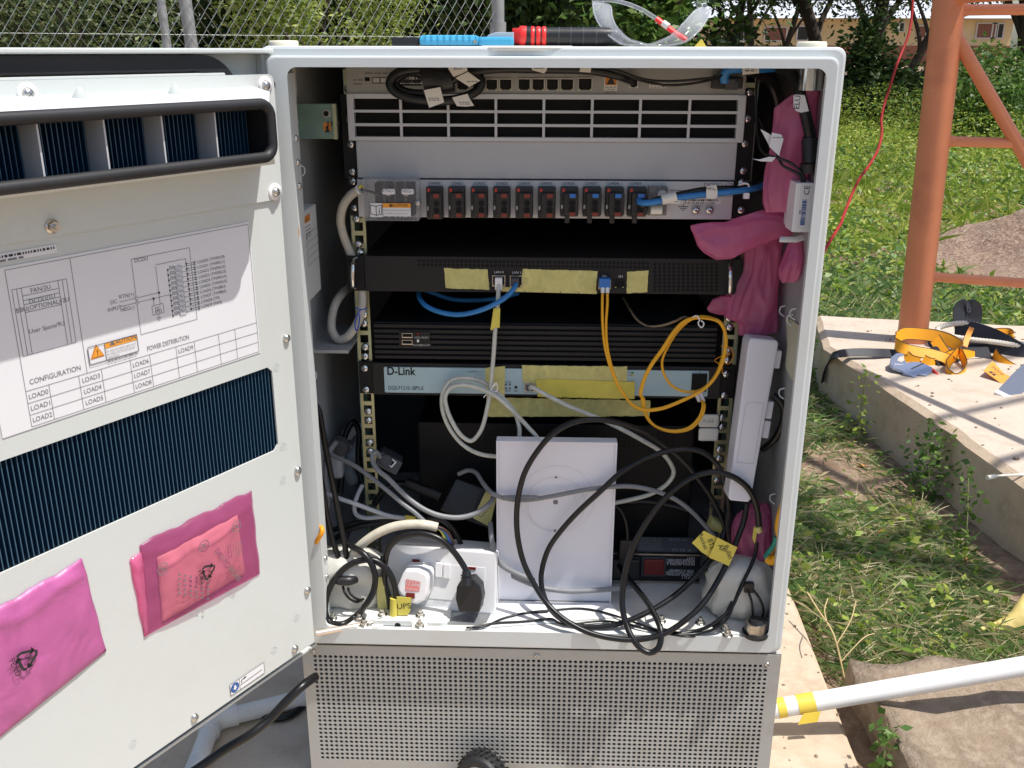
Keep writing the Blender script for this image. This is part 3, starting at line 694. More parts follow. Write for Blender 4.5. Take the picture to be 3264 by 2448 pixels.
# upper vent panel with its sloping hood
b = MB(); b.M = dm
hz0, hz1, hu0, hu1, HN = .6165, .6655, .0555, .535, .052       # hood mouth
bz0, bz1, bu0, bu1 = .603, .6785, .026, .56                    # hood foot on the panel
out = [(-UF, .566), (0 - .006, .566), (.0, .572), (.0, ZT - .008), (-.008, ZT), (-UF, ZT)]
for u0, u1, z0, z1 in ((0, bu0, .572, ZT - .008), (bu0, UF, bz1, ZT), (bu0, UF, .566, bz0)): db(b, u0, u1, z0, z1, .0004, .0030, 'door_paint')
db(b, .006, bu0, .566, .572, .0004, .0030, 'door_paint'); db(b, .006, bu0, ZT - .008, ZT, .0004, .0030, 'door_paint')
b.prism([(-.006, .566), (-.006, .572), (0, .572), (-.0018, .5678)][::-1], .0004, .0030, 'door_paint'); b.prism([(-.006, ZT), (-.006, ZT - .008), (0, ZT - .008), (-.0018, ZT - .0022)], .0004, .0030, 'door_paint')
F0 = [(-bu1, bz0, .003), (-bu0, bz0, .003), (-bu0, bz1, .003), (-bu1, bz1, .003)]; F1 = [(-hu1, hz0, HN), (-hu0, hz0, HN), (-hu0, hz1, HN), (-hu1, hz1, HN)]
FM = [tuple(F0[i][k] * .45 + F1[i][k] * .55 + (0, (.004 if F0[i][1] > .64 else -.003), .010)[k] for k in range(3)) for i in range(4)]
F2 = [(-hu1 + .001, hz0 + .001, -.018), (-hu0 - .001, hz0 + .001, -.018), (-hu0 - .001, hz1 - .001, -.018), (-hu1 + .001, hz1 - .001, -.018)]
F1b = [(-hu1 + .001, hz0 + .001, HN), (-hu0 - .001, hz0 + .001, HN), (-hu0 - .001, hz1 - .001, HN), (-hu1 + .001, hz1 - .001, HN)]
for A, B_ in ((F0, FM), (FM, F1), (F1, F1b)): b.add(A + B_, [(i, (i + 1) % 4, 4 + (i + 1) % 4, 4 + i) for i in range(4)], 'door_paint')
b.add(F1b + F2, [(i, (i + 1) % 4, 4 + (i + 1) % 4, 4 + i) for i in range(4)], 'rubber')
for p in (A1(545, 650), A1(1172, 615)):
    uu, zz = ond(p, .030); v = Vector((-uu, .664, .022)); b.lathe(v, (0, .93, .30), [(.0085, 0), (.0072, .006), (.0052, .014), (.0025, .0205), (.0001, .022)], 'door_paint', 18)
HOOD = b.build('vent_hood', DOOR)
b = MB(); b.M = dm
g = rrect(-hu1, hz0, -hu0, hz1, .012, 8); b.tube([(p[0], p[1], HN) for p in g], .0052, 'rubber', 12, closed=True); b.build('rubber_edging', DOOR)
for uu in [ond(p, .045)[0] for p in (A1(285, 1160), A1(715, 1110), A1(1090, 1070), A1(1435, 1030))] + [.343, .401, .459, .517]:
    b = MB(); b.M = dm; db(b, uu - .0008, uu + .0008, hz0 + .0012, hz1 - .0012, .0125, .047, 'unit_light'); b.build('vent_divider', DOOR)
b = MB(); b.M = dm; u = hu0 + .004
db(b, hu0 + .0012, hu1 - .0012, hz0 + .0012, hz1 - .0012, -.010, .012, 'fin_black')
while u < hu1 - .002: db(b, u, u + .0006, hz0 + .0013, hz1 - .0013, -.0121 + .0242, .0232, 'fin_blue'); db(b, u - .0001, u + .0007, hz0 + .0013, hz1 - .0013, -.0001 + .0234, .0237, 'fin_edge'); u += .0047
b.build('cooling_fins', DOOR)
# door screws, pressed dimples and a studs
for p in (A1(1760, 565), A1(190, 622), A1(1825, 1270)):
    uu, zz = ond(p, .005); b = MB(); b.M = dm; b.lathe((-uu, zz, .0031), (0, 0, 1), [(.0088, 0), (.0088, .0012), (.005, .0013)], 'white_plastic', 20); w = b.build('washer', DOOR)
    screw('door', DOOR, dw(uu, zz, .0042), DN)
uu, zz = ond(A1(345, 1497), .004); screw('nut', DOOR, dw(uu, zz, .0031), DN)
for p in (B1(1900, 785), B2(1665, 8), B2(1722, 668), B2(1650, 995), B2(1090, 1380), B5(95, 552)):
    uu, zz = ond(p, .002)
    screw('door', DOOR, dw(max(uu, .006), zz, .0001), DN)
for p in (B1(1827, 973), B1(1873, 1495), B2(1580, 50), B2(1655, 820), B2(1530, 1000), B2(742, 1522)):
    b = MB(); b.M = DLM(.0002); q = dl(p, .0002); b.ring(q, .0042, .0007, 'paint', 1, 20); b.ring(q, .0018, .0006, 'paint', 1, 14); b.build('pressed_mark', DOOR)
# big wiring label
b = MB(); b.M = DLM(.0004)
def q(x, y): return dl(B1(x, y), .0004)
TL, TR, BR, BL = q(10, 310), q(1640, 20), q(1720, 885), q(190, 1370)
X0, X1 = -.3082, -.0466; Z0, Z1 = .4085, .5480
X0 = -.332                                     # the left edge lies beyond the picture
b.rect(X0, Z0, X1, Z1, 'label_white', 1)
w = .00045; fx0, fx1, fz0, fz1 = -.306, -.0485, .4103, .5455
b.loop([(fx0, fz0), (fx1, fz0), (fx1, fz1), (fx0, fz1)], w, 'ink_grey')
tz = [fz0, fz0 + .0105, fz0 + .0210, fz0 + .0318]
for z in tz[1:]: b.line((fx0, z), (fx1, z), w, 'ink_grey')
cols = [q(a, c)[0] for a, c in ((325, 1120), (522, 1060), (672, 1020), (862, 960), (990, 920), (1165, 880), (1285, 845), (1445, 795), (1553, 760))]
for x in cols: b.line((x, fz0), (x, tz[3]), w, 'ink_grey')
vx = q(450, 240)[0]; b.line((vx + .001, tz[3]), (vx + .001, fz1), w, 'ink_grey')
cc = [(fx0 + cols[0]) / 2, (cols[1] + cols[2]) / 2, (cols[3] + cols[4]) / 2, (cols[5] + cols[6]) / 2]
for i in range(10):
    c_, r_ = divmod(i, 3); b.text('LOAD%d' % i, cc[c_], tz[2 - r_] + .0033, .0062, 'ink_grey', 2, 'c', 0, .0178)
p = q(365, 1030); b.text('CONFIGURATION', p[0], p[1] - .0015, .0066, 'ink_grey', 2, 'c', 0, .048)
p = q(1110, 815); b.text('POWER DISTRIBUTION', p[0], p[1] - .002, .0066, 'ink_grey', 2, 'c', 0, .0485)
rx0, rz1 = q(75, 462); rx1, _ = q(437, 394); rz0 = q(150, 903)[1]
rz1 = (rz1 + q(437, 394)[1]) / 2
for x in (rx0, rx0 + .004, rx0 + .008, rx1 - .008, rx1 - .004, rx1): b.line((x, rz0), (x, rz1), w, 'ink_grey')
b.line((rx0, rz0), (rx1, rz0), w, 'ink_grey'); b.line((rx0, rz1), (rx1, rz1), w, 'ink_grey')
xc = (rx0 + rx1) / 2
for t, y, l in (('FAN/2U', 455, 480), ('', 470, 511), ('DCDU/1U', 525, 539), ('BBU(OPTIONAL)/2U', 566, 592)):
    z = q(265, l)[1]; b.line((rx0 + .008, z), (rx1 - .008, z), w, 'ink_grey')
    if t: b.text(t, xc, q(265, y)[1] - .002, .0054, 'ink_grey', 2, 'c')
b.text('User Space/9U', xc, q(300, 712)[1] - .002, .0054, 'ink_grey', 2, 'c')
d0x, d1z = q(865, 262); d1x = q(1250, 190)[0]; d0z = q(930, 760)[1]
b.loop([(d0x, d0z), (d1x, d0z), (d1x, d1z), (d0x, d1z)], w, 'ink_grey'); p = q(886, 285); b.text('DCDU', p[0], p[1], .0052, 'ink_grey')
p = q(750, 556); b.text('DC', p[0], p[1], .0050, 'ink_grey', 2, 'c'); b.text('INPUT', p[0], p[1] - .0062, .0050, 'ink_grey', 2, 'c')
p = q(835, 510); b.text('RTN(+)', p[0], p[1] - .0005, .0050, 'ink_grey', 2, 'c'); p = q(840, 585); b.text('NEG(-)', p[0], p[1] - .002, .0050, 'ink_grey', 2, 'c')
zr = q(892, 520)[1]; zn = q(897, 550)[1]; xl = q(790, 560)[0]; xa = q(1048, 485)[0]; xb = q(1105, 330)[0]
b.line((xl, zr), (xa, zr), w, 'ink_grey'); b.line((xl, zn), (xb, zn), w, 'ink_grey'); b.disc((xa, zr), .0011, 'ink', 3); b.disc((q(1012, 523)[0], zn), .0011, 'ink', 3)
for z in (zr, zn): b.rect(d0x - .001, z - .0012, d0x + .001, z + .0012, 'label_white', 3); b.loop([(d0x - .001, z - .0012), (d0x + .001, z - .0012), (d0x + .001, z + .0012), (d0x - .001, z + .0012)], .0003, 'ink_grey', 4)
sx0, sz1 = q(1002, 572); sx1, sz0 = q(1082, 610); sz0 -= .0005
b.loop([(sx0, sz0), (sx1, sz0), (sx1, sz1), (sx0, sz1)], w, 'ink_grey'); b.text('DC', (sx0 + sx1) / 2, sz1 - .0050, .0046, 'ink_grey', 2, 'c'); b.text('SPD', (sx0 + sx1) / 2, sz0 + .001, .0046, 'ink_grey', 2, 'c')
for i, ww in enumerate((.006, .004, .002)): b.line(((sx0 + sx1) / 2 - ww / 2, sz0 - .0035 - .0014 * i), ((sx0 + sx1) / 2 + ww / 2, sz0 - .0035 - .0014 * i), .0004, 'ink_grey')
b.line(((sx0 + sx1) / 2, sz0), ((sx0 + sx1) / 2, sz0 - .0035), w, 'ink_grey'); b.line((q(1012, 523)[0], zn), (q(1012, 523)[0], sz1), w, 'ink_grey'); b.line((xa, sz1), (xa, q(1028, 308)[1]), w, 'ink_grey')
xd = q(1228, 290)[0]; zt = q(1028, 308)[1] + .0012; b.line((xa, zt), (xd, zt), w, 'ink_grey'); z9 = q(1330, 577)[1]; z0_ = q(1295, 283)[1]; dz = (z0_ - z9) / 9
for i, nm in enumerate(('TM/RRU0', 'TM/RRU1', 'TM/RRU2', 'TM/RRU3', 'TM/RRU4', 'TM/RRU5', 'TM/BBU', 'TM/BBU', 'TM', 'FAN')):
    z = z0_ - dz * i; zf = z - .0012
    b.line((xb, zf), (xd + .0105, zf), .00035, 'ink_grey'); b.rect(xb + .008, zf - .0016, xb + .0155, zf + .0016, 'label_white', 3); b.loop([(xb + .008, zf - .0016), (xb + .0155, zf - .0016), (xb + .0155, zf + .0016), (xb + .008, zf + .0016)], .0003, 'ink_grey', 4)
    b.line((xb + .008, zf - .0005), (xb + .0155, zf + .0006), .0003, 'ink_grey', 4); b.text('30A', xb + .0015, zf + .0006, .0040, 'ink_grey')
    b.line((xd, z + .0008), (xd + .0105, z + .0008), .00035, 'ink_grey'); b.disc((xd, z + .0008), .0010, 'ink', 3); b.disc((xb, zf), .0009, 'ink', 3)
    for e in (.0008, -.0012): b.P2([(xd + .0085, z + e + .0008), (xd + .0085, z + e - .0008), (xd + .0115, z + e)], 'ink', 3)
    b.text('LOAD%d (%s)' % (i, nm), xd + .0128, z - .0014, .0042, 'ink_grey')
b.line((xb, z0_ - .0012), (xb, z0_ - dz * 9 - .0012), w, 'ink_grey'); b.line((xd, zt), (xd, z0_ - dz * 8), w, 'ink_grey')
cx0, cz0 = q(590, 960); cx1, cz1 = q(897, 757); xm = q(685, 830)[0]; zo = cz1 - (cz1 - cz0) * .33
b.rect(cx0, cz0, cx1, cz1, 'label_white', 3); b.rect(xm, zo, cx1, cz1, 'orange_ink', 4); b.loop([(cx0, cz0), (cx1, cz0), (cx1, cz1), (cx0, cz1)], .0007, 'ink_grey', 5); b.line((xm, cz0), (xm, cz1), .0006, 'ink_grey', 5)
tcx = (cx0 + xm) / 2; tz0 = cz0 + .0045
b.P2([(tcx - .0072, tz0), (tcx + .0072, tz0), (tcx, tz0 + .0128)], 'sign_orange', 4); b.P2([(tcx - .0052, tz0 + .0012), (tcx + .0052, tz0 + .0012), (tcx, tz0 + .0105)], 'orange_ink', 5); b.text('!', tcx, tz0 + .0025, .0075, 'ink', 6, 'c')
b.text('CAUTION', (xm + cx1) / 2 + .003, zo + .0018, .0058, 'ink_grey', 5, 'c'); b.P2([(xm + .005, zo + .0018), (xm + .0105, zo + .0018), (xm + .0078, zo + .0062)], 'ink_grey', 5)
for i, t in enumerate(('For continued protection against risk of', 'fire, replace only with same type and', 'rating of fuse.')): b.text(t, xm + .001, zo - .0035 - .0030 * i, .0026, 'ink_grey', 5, width=(cx1 - xm - .003) * (1, .95, .4)[i])
b.scribble(xm + .001, cx1 - .002, zo - .0128, .0019, 'ink_grey', 5, 4)
b.build('wiring_label', DOOR)
b = MB(); b.M = DLM(.0004); x1, z1 = dl(B1(368, 170)); z0 = dl(B1(368, 210))[1]; x0 = -.345
b.rect(x0, z0 - .001, x1, z1 + .001, 'label_white', 1); b.barcode(x0 + .002, z0 + .0025, x1 - .002, z1 - .0005, 'ink', 2, 5); b.scribble(x0 + .002, x1 - .03, z0 - .0005, .003, 'ink_grey', 2, 2); b.build('barcode_label', DOOR)
b = MB(); b.M = DLM(.0004); x0, z0 = dl(B2(1285, 1258)); x1, z1 = dl(B2(1470, 1065))
b.rect(x0, z0, x1, z1, 'label_white', 1); b.loop([(x0 + .0004, z0 + .0004), (x1 - .0004, z0 + .0004), (x1 - .0004, z1 - .0004), (x0 + .0004, z1 - .0004)], .0006, 'ink_grey')
h = z1 - z0; xm = x0 + h * .92; b.line((xm, z0), (xm, z1), .0006, 'ink_grey'); c_ = ((x0 + xm) / 2, (z0 + z1) / 2); b.disc(c_, h * .40, 'blue_ink', 2, 24)
s = h * .2; b.P2([(c_[0] - s * .45, c_[1] + s), (c_[0] + s * .45, c_[1] + s), (c_[0] + s * .45, c_[1]), (c_[0] + s, c_[1]), (c_[0], c_[1] - s * 1.1), (c_[0] - s, c_[1]), (c_[0] - s * .45, c_[1])][::-1], 'label_white', 3)
b.line((xm + .001, z0 + h * .38), (x1 - .004, z0 + h * .45), .0008, 'ink_grey'); b.line((xm + .003, z0 + h * .5), (xm + .003, z0 + h * .72), .0009, 'ink'); b.line((xm + .003, z0 + h * .72), (xm + .008, z0 + h * .76), .0009, 'ink'); b.P2([(xm + .007, z0 + h * .68), (xm + .011, z0 + h * .77), (xm + .007, z0 + h * .86)], 'ink', 2)
b.build('instruction_sticker', DOOR)
# ------------------------------------------------------------------ rack equipment
def loc2(M, p):
    o = np.array(M.translation); x = np.array(M.col[0][:3]); y = np.array(M.col[1][:3]); z = np.array(M.col[2][:3])
    d = _ray(p); t = z @ (o - np.array(CAM)) / (z @ d); X = np.array(CAM) + d * t - o
    return (float(X @ x), float(X @ y))
def jack(parent, cr, x0, y0, x1, y1, Y, name='network_port', fr='nickel'):
    a = at(cr(x0, y0), Y); c = at(cr(x1, y1), Y); b = MB(); t = .0011
    X0, X1, Z0, Z1 = a.x, c.x, c.z, a.z
    b.box((X0, Y - .0018, Z0), (X0 + t, Y - .0002, Z1), fr); b.box((X1 - t, Y - .0018, Z0), (X1, Y - .0002, Z1), fr); b.box((X0 + t, Y - .0018, Z1 - t), (X1 - t, Y - .0002, Z1), fr)
    b.box((X0 + t, Y - .0018, Z0), (X0 + t * 3, Y - .0002, Z0 + t), fr); b.box((X1 - t * 3, Y - .0018, Z0), (X1 - t, Y - .0002, Z0 + t), fr)
    b.box((X0 + t, Y - .0009, Z0 + t), (X1 - t, Y - .0003, Z1 - t), 'hole_black')
    b.box((X0 + t * 1.2, Y - .0014, Z0 + t * 1.1), (X0 + t * 2.6, Y - .001, Z0 + t * 2), 'tape'); b.box((X1 - t * 2.6, Y - .0014, Z0 + t * 1.1), (X1 - t * 1.2, Y - .001, Z0 + t * 2), 'tape')
    return b.build(name, parent)
def tape_piece(parent, cr, pts, Y, m='tape', name='masking_tape', label=None):
    """hand torn strip: the outline jitters along its short ends"""
    P = [rl(cr(*p), Y) for p in pts]; out = []
    for i in range(len(P)):
        a = Vector(P[i]); c = Vector(P[(i + 1) % len(P)]); n = max(1, int((c - a).length / .004))
        for k in range(n): out.append(tuple(a + (c - a) * k / n + Vector((random.uniform(-.0004, .0004), random.uniform(-.0005, .0005)))))
    b = MB(); b.prism(out, .0001, .0007, m, RM(Y)); return b.build(name, parent, label)
# top unit
U = thing('baseband_unit', 'grey telecom unit with a row of network jacks at the top of the rack', 'network unit', (.295, .23, .664))
b = MB(); b.box((.0655, .118, .6645), (.5240, .36, .6945), 'bbu_grey', .0008); b.M = RM(.118)
for x, t, y in ((1400, 'D_COM2', 137), (1510, 'D_COM3', 137), (1650, 'D_COM4', 137), (1762, 'D_COM5', 137), (1875, 'D_COM6', 137), (1985, 'D_COM7', 137), (2125, 'COM_485', 137)):
    q = rl(C6(x, y), .118); b.text(t, q[0], q[1], .0034, 'ink_grey', 1, 'c')
for i, (x, y) in enumerate(((400, 137), (312, 190), (312, 222))):
    q = rl(C6(x, y), .118); b.scribble(q[0], q[0] + (.055, .011, .011)[i], q[1], .0032, 'ink_grey', 1, i)
b.build('front_panel', U)
for x0, y0, x1, y1 in ((1118, 178, 1220, 268), (1240, 178, 1335, 268), (1345, 172, 1445, 268), (1452, 172, 1556, 268), (1598, 170, 1700, 270), (1708, 170, 1810, 270), (1820, 170, 1920, 270), (1930, 170, 2038, 270), (2070, 165, 2182, 270)): jack(U, C6, x0, y0, x1, y1, .118)
b = MB(); b.M = RM(.118)
for x0, y0, x1, y1, m in ((400, 162, 440, 193, 'hole_black'), (456, 162, 580, 212, 'hole_black'), (462, 168, 517, 205, 'ink_pale'), (524, 168, 578, 205, 'ink_pale')):
    a = rl(C6(x0, y0), .118); c = rl(C6(x1, y1), .118); b.rect(a[0], c[1], c[0], a[1], m, 1 if m == 'hole_black' else 2)
b.build('status_display', U)
b = MB(); a = at(C6(622, 165), .117); c = at(C6(846, 230), .117); b.box((a.x, .1165, c.z), (c.x, .1178, a.z), 'black_plastic'); b.M = RM(.1165)
for x in (662, 690, 712, 735, 765, 790, 815): q = rl(C6(x, 214), .1165); b.rect(q[0], q[1], q[0] + .0055, q[1] + .0075, 'print_white', 1); b.rect(q[0] + .0012, q[1] + .001, q[0] + .0043, q[1] + .0045, 'ink', 2)
b.build('switch_block', U)
b = MB(); b.M = RM(.118); a = rl(A3(657, 470), .118); c = rl(A3(738, 585), .118); b.rect(a[0], c[1], c[0], a[1], 'paper', 1); b.rect(a[0] + .001, a[1] - .013, c[0] - .001, a[1] - .002, 'sign_orange', 2)
xm = (a[0] + c[0]) / 2; b.P2([(xm - .005, a[1] - .012), (xm + .005, a[1] - .012), (xm, a[1] - .003)], 'ink', 3); [b.scribble(a[0] + .001, c[0] - .001, a[1] - .0155 - .0022 * i, .0015, 'ink_grey', 2, i) for i in range(4)]
b.build('warning_label', U)
b = MB(); b.M = RM(.118); a = rl(A3(945, 530), .118); c = rl(A3(1050, 566), .118); b.rect(a[0], c[1], c[0], a[1], 'paper', 1); [b.scribble(a[0] + .001, c[0] - .006, a[1] - .0028 - .0026 * i, .0016, 'ink_grey', 2, 9 + i) for i in range(2)]; b.rect(c[0] - .005, c[1] + .001, c[0] - .001, a[1] - .001, 'ink_grey', 2); b.build('serial_label', U)
jack(U, A3, 815, 500, 872, 565, .118, 'power_port', 'unit_light')
b = MB(); a = at(A3(1345, 490), .112); c = at(A3(1530, 568), .112); b.box((a.x, .100, c.z), (c.x, .1178, a.z), 'black_plastic', .002); b.box((a.x + .012, .094, c.z + .003), (a.x + .024, .0998, a.z - .002), 'grey_plastic', .001); b.box((c.x - .02, .096, c.z - .001), (c.x - .006, .0998, a.z - .004), 'grey_plastic', .001); b.build('power_connector', U)
# fan unit
U = thing('fan_unit', 'grey rack fan unit with a wide front grille of eight columns', 'fan unit', (.295, .23, .6125))
X0, X1, Z0, Z1 = .0652, .5255, .6125, .6652; Yf = .1155
b = MB(); ox0 = rl(A2(775, 800), Yf)[0]; ox1 = rl(A3(1512, 700), Yf)[0]
zr = [(rl(A2(900, a), Yf)[1], rl(A2(900, c), Yf)[1]) for a, c in ((745, 830), (850, 932), (953, 1033))]
b.box((X0, Yf, Z0), (ox0, .126, Z1), 'unit_light', .0008); b.box((ox1, Yf, Z0), (X1, .126, Z1), 'unit_light', .0008)
b.box((ox0, Yf, Z0), (ox1, .126, zr[2][1]), 'unit_light'); b.box((ox0, Yf, zr[0][0]), (ox1, .126, Z1), 'unit_light'); b.build('frame', U)
b = MB()
for a, c in ((zr[1][0], zr[0][1]), (zr[2][0], zr[1][1])): b.box((ox0, Yf + .0004, a), (ox1, .120, c), 'unit_light')
cx = [rl(A2(x, 880), Yf)[0] for x in (1132, 1490, 1850)] + [rl(A3(x, 760), Yf)[0] for x in (268, 577, 885, 1200)]
for x in cx:
    for a, c in zr: b.box((x - .0015, Yf + .0006, c), (x + .0015, .119, a), 'unit_light')
b.build('grille', U)
b = MB(); b.box((X0 + .004, .1262, Z0 + .001), (X1 - .004, .34, Z1 - .001), 'hole_black'); b.build('fan_housing', U)  # black colour stands in for the unlit depth behind the grille
for cxx in np.linspace(ox0 + .055, ox1 - .055, 4):
    pass
# blank panel with black ears
U = thing('blank_panel', 'plain light grey blanking panel below the fan grille', 'panel', (.295, .12, .5685))
b = MB(); b.box((.0727, .1205, .5688), (.5200, .1235, .6120), 'unit_grey', .0008); b.build('plate', U)
for x0, x1 in ((.0555, .0722), (.5205, .5400)): b = MB(); b.box((x0, .1275, .568), (x1, .1292, .6640), 'black_metal', .0005); b.build('mounting_ear', U)
# power distribution unit
U = thing('power_distribution_unit', 'light grey power panel with ten black breakers in a row', 'power unit', (.295, .2, .5225))
Y = .118
b = MB(); b.box((.0722, Y, .5228), (.5190, .30, .5672), 'unit_light', .0006); b.M = RM(Y)
q = rl(C8(2070, 115), Y); b.text('DCDU-12B', q[0], q[1], .0075, 'ink_grey', 1)
a = rl(C8(1785, 138), Y); c = rl(B4(1310, 262), Y); b.loop([(a[0], c[1]), (c[0], c[1]), (c[0], a[1]), (a[0], a[1])], .0005, 'ink_grey', 1); b.line((a[0], (a[1] + c[1]) / 2), (c[0], (a[1] + c[1]) / 2), .0005, 'ink_grey', 1)
q = rl(C8(1812, 160), Y); b.text('OUTPUT', q[0], q[1], .0048, 'ink_grey', 1); q = rl(B4(1270, 255), Y); b.text('30A', q[0], q[1], .0046, 'ink_grey', 1)
q = rl(C8(1910, 300), Y); b.line((q[0], q[1] + .012), (q[0], q[1] + .005), .0008, 'ink', 1); [b.line((q[0] - w, q[1] + .005 - .002 * i), (q[0] + w, q[1] + .005 - .002 * i), .0008, 'ink', 1) for i, w in enumerate((.006, .004, .002))]
for i in range(10):
    q = rl(B3(1005 + 0, 181), Y) if i == 0 else rl(C8(140 + 174.5 * (i - 1), 94), Y); b.text('LOAD%d' % i, q[0], q[1], .0042, 'ink', 1, 'c')
b.build('front_panel', U)
for i in range(10):
    if i == 0: a = at(B3(958, 188), Y); c = at(B3(1070, 405), Y)
    else: x = 77 + 174.6 * (i - 1); a = at(C8(x, 100 + i * .4), Y); c = at(C8(x + 134, 348 - (14 if i > 5 else 0) + i * .4), Y)
    b = MB(); w = c.x - a.x; h = a.z - c.z; f = .102
    b.box((a.x, f, c.z + .001), (c.x, Y - .0002, a.z), 'black_plastic', .0018); b.box((a.x + w * .18, f - .006, c.z + h * .12), (c.x - w * .03, f - .0002, a.z - h * .16), 'black_plastic', .0016)
    if i > 5: b.box((a.x + w * .25, f - .004, c.z - .006), (a.x + w * .52, f + .004, c.z + h * .3), 'black_plastic', .001); b.box((a.x + w * .5, f - .0085, c.z + h * .12), (c.x + w * .01, f - .0062, c.z + h * .82), 'black_plastic', .001)
    b.M = RM(f - .006 - (.0025 if i > 5 else 0)); xc = a.x + w * .66; r_ = w * .17
    b.disc((xc, c.z + h * .53), r_, 'hole_black', 2); b.disc((xc, c.z + h * .33), r_, 'hole_black', 2)
    b.M = RM(f); b.rect(a.x + w * .10, a.z - h * .14, a.x + w * .24, a.z - h * .04, 'red_plastic', 1)
    b.rect(a.x + w * .04, c.z + h * .3, a.x + w * .14, c.z + h * .42, 'ink_pale', 1)
    b.M = None
    br = b.build('breaker', U, 'breaker with a blue upper clip' if i > 5 else 'breaker with two orange clips')
    g = f - .006 - (.0025 if i > 5 else 0)
    for (zz, hh, m) in ((.70, .13, 'blue_clip' if i > 5 else 'orange_breaker'), (.10, .12, 'orange_breaker')):
        b = MB(); b.box((xc - r_ * 1.0, g - .0018, c.z + h * zz), (xc + r_ * 1.0, g - .0003, c.z + h * (zz + hh)), m, .0004); b.build('clip', br)
# clear terminal cover
M0 = RM(.088); a = at(B3(530, 205), .088); c = at(B3(900, 425), .088); tz = at(B3(560, 150), .118).z
b = MB(); t = .0012
b.box((a.x, .088, c.z), (c.x, .088 + t, a.z + .010), 'clear_plastic', .0004); b.box((a.x, .0894, a.z + .0088), (c.x, .1175, a.z + .010), 'clear_plastic'); b.box((a.x, .0894, c.z), (c.x, .1175, c.z + t), 'clear_plastic'); b.box((a.x, .0894, c.z + t), (a.x + t, .1175, a.z + .0086), 'clear_plastic'); b.box((c.x - t, .0894, c.z + t), (c.x, .1175, a.z + .0086), 'clear_plastic')
for k in (.37, .57, .76): x = a.x + (c.x - a.x) * k; b.box((x, .0894, a.z - .018), (x + .0009, .10, a.z + .0086), 'clear_plastic')
TC = b.build('terminal_cover', U)
b = MB(); b.box((a.x + .012, .100, c.z + .004), (c.x - .006, .1176, a.z + .004), 'black_panel', .001)
for k in (.45, .78): b.cyl((a.x + (c.x - a.x) * k, .0995, a.z - .006), (a.x + (c.x - a.x) * k, .093, a.z - .006), .004, .004, 'nickel', 12)
b.build('terminal_block', U)
b = MB(); b.M = M0; q0 = loc2(M0, B3(580, 400)); q1 = loc2(M0, B3(850, 305)); xm = loc2(M0, B3(664, 350))[0]; zm = loc2(M0, B3(700, 336))[1]
b.rect(q0[0], q0[1], q1[0], q1[1], 'label_white', 1); b.rect(xm, zm, q1[0], q1[1], 'orange_ink', 2); b.line((xm, q0[1]), (xm, q1[1]), .0004, 'ink', 3); b.loop([(q0[0], q0[1]), (q1[0], q0[1]), (q1[0], q1[1]), (q0[0], q1[1])], .0005, 'ink', 3)
b.text('CAUTION', (xm + q1[0]) / 2 + .002, zm + .0012, .0050, 'ink', 3, 'c'); xt = xm + .008; b.P2([(xt, zm + .0012), (xt + .004, zm + .0012), (xt + .002, zm + .0045)], 'ink', 3)
b.text('Avoid injury. Read and understand owner\'s', xm + .0008, zm - .0036, .0026, 'ink_grey', 3, width=q1[0] - xm - .002); b.text('manual before operating this product.', xm + .0008, zm - .0072, .0026, 'ink_grey', 3, width=(q1[0] - xm) * .85); b.scribble(xm + .0008, q1[0] - .001, zm - .0112, .0022, 'ink_grey', 3, 6)
xb_, zb_ = (q0[0] + xm) / 2, (q0[1] + q1[1]) / 2
for s in (-1, 1): b.loop([(xb_, zb_ - .006), (xb_ + s * .0065, zb_ - .0045), (xb_ + s * .0065, zb_ + .006), (xb_, zb_ + .0045)], .0007, 'ink', 3)
b.text('i', xb_ + .0034, zb_ - .0035, .010, 'ink', 4, 'c'); b.build('caution_label', TC)
for t, x0, x1 in (('RTN(+)', 660, 746), ('NEG(-)', 787, 870)):
    b = MB(); b.M = M0; q0 = loc2(M0, B3(x0, 247)); q1 = loc2(M0, B3(x1, 212)); b.prism(rrect(q0[0], q0[1], q1[0], q1[1], .002, 3), .0001, .0005, 'label_white'); b.text(t, (q0[0] + q1[0]) / 2, q0[1] + .0022, .0050, 'ink_grey', 3, 'c'); b.build('terminal_tag', TC)
screw('small', TC, at(B3(895, 305), .0878), (0, -1, 0))
# small smoked cover, sockets plate, barcode
a = at(C8(1642, 108), .104); c = at(C8(1780, 338), .104); b = MB(); b.box((a.x, .104, c.z), (c.x, .1176, a.z), 'smoke_plastic', .001); SC_ = b.build('fuse_cover', U)
b = MB(); q0 = at(C8(1655, 292), .102); q1 = at(C8(1745, 292), .102); b.cyl((q0.x, .1025, q0.z), (q1.x, .1025, q0.z), .0055, .0055, 'warm_white', 16); b.build('fuse', SC_)
b = MB(); q0 = at(C8(1745, 172), .1035); b.cyl((q0.x, .1038, q0.z), (q0.x, .098, q0.z), .006, .0055, 'ink_pale', 16); b.build('knob', SC_)
b = MB(); b.M = RM(Y); a = rl(C8(1968, 335), Y); c = rl(C8(2153, 255), Y); b.prism(rrect(a[0], a[1], c[0], c[1], .002), .0001, .0008, 'unit_grey'); PT = b.build('earth_plate', U)
for x in (2010, 2117): screw('rack', PT, at(C8(x, 292), Y - .0009), (0, -1, 0))
b = MB(); b.M = RM(Y); a = rl(C8(1898, 243), Y); c = rl(B4(1240, 275), Y); b.rect(a[0], a[1], c[0], c[1], 'label_white', 1); b.barcode(a[0] + .002, a[1] + .003, c[0] - .003, c[1] - .001, 'ink', 2, 8); b.scribble(a[0] + .003, c[0] - .006, a[1] + .0004, .002, 'ink_grey', 2, 3); b.build('barcode_label', U)
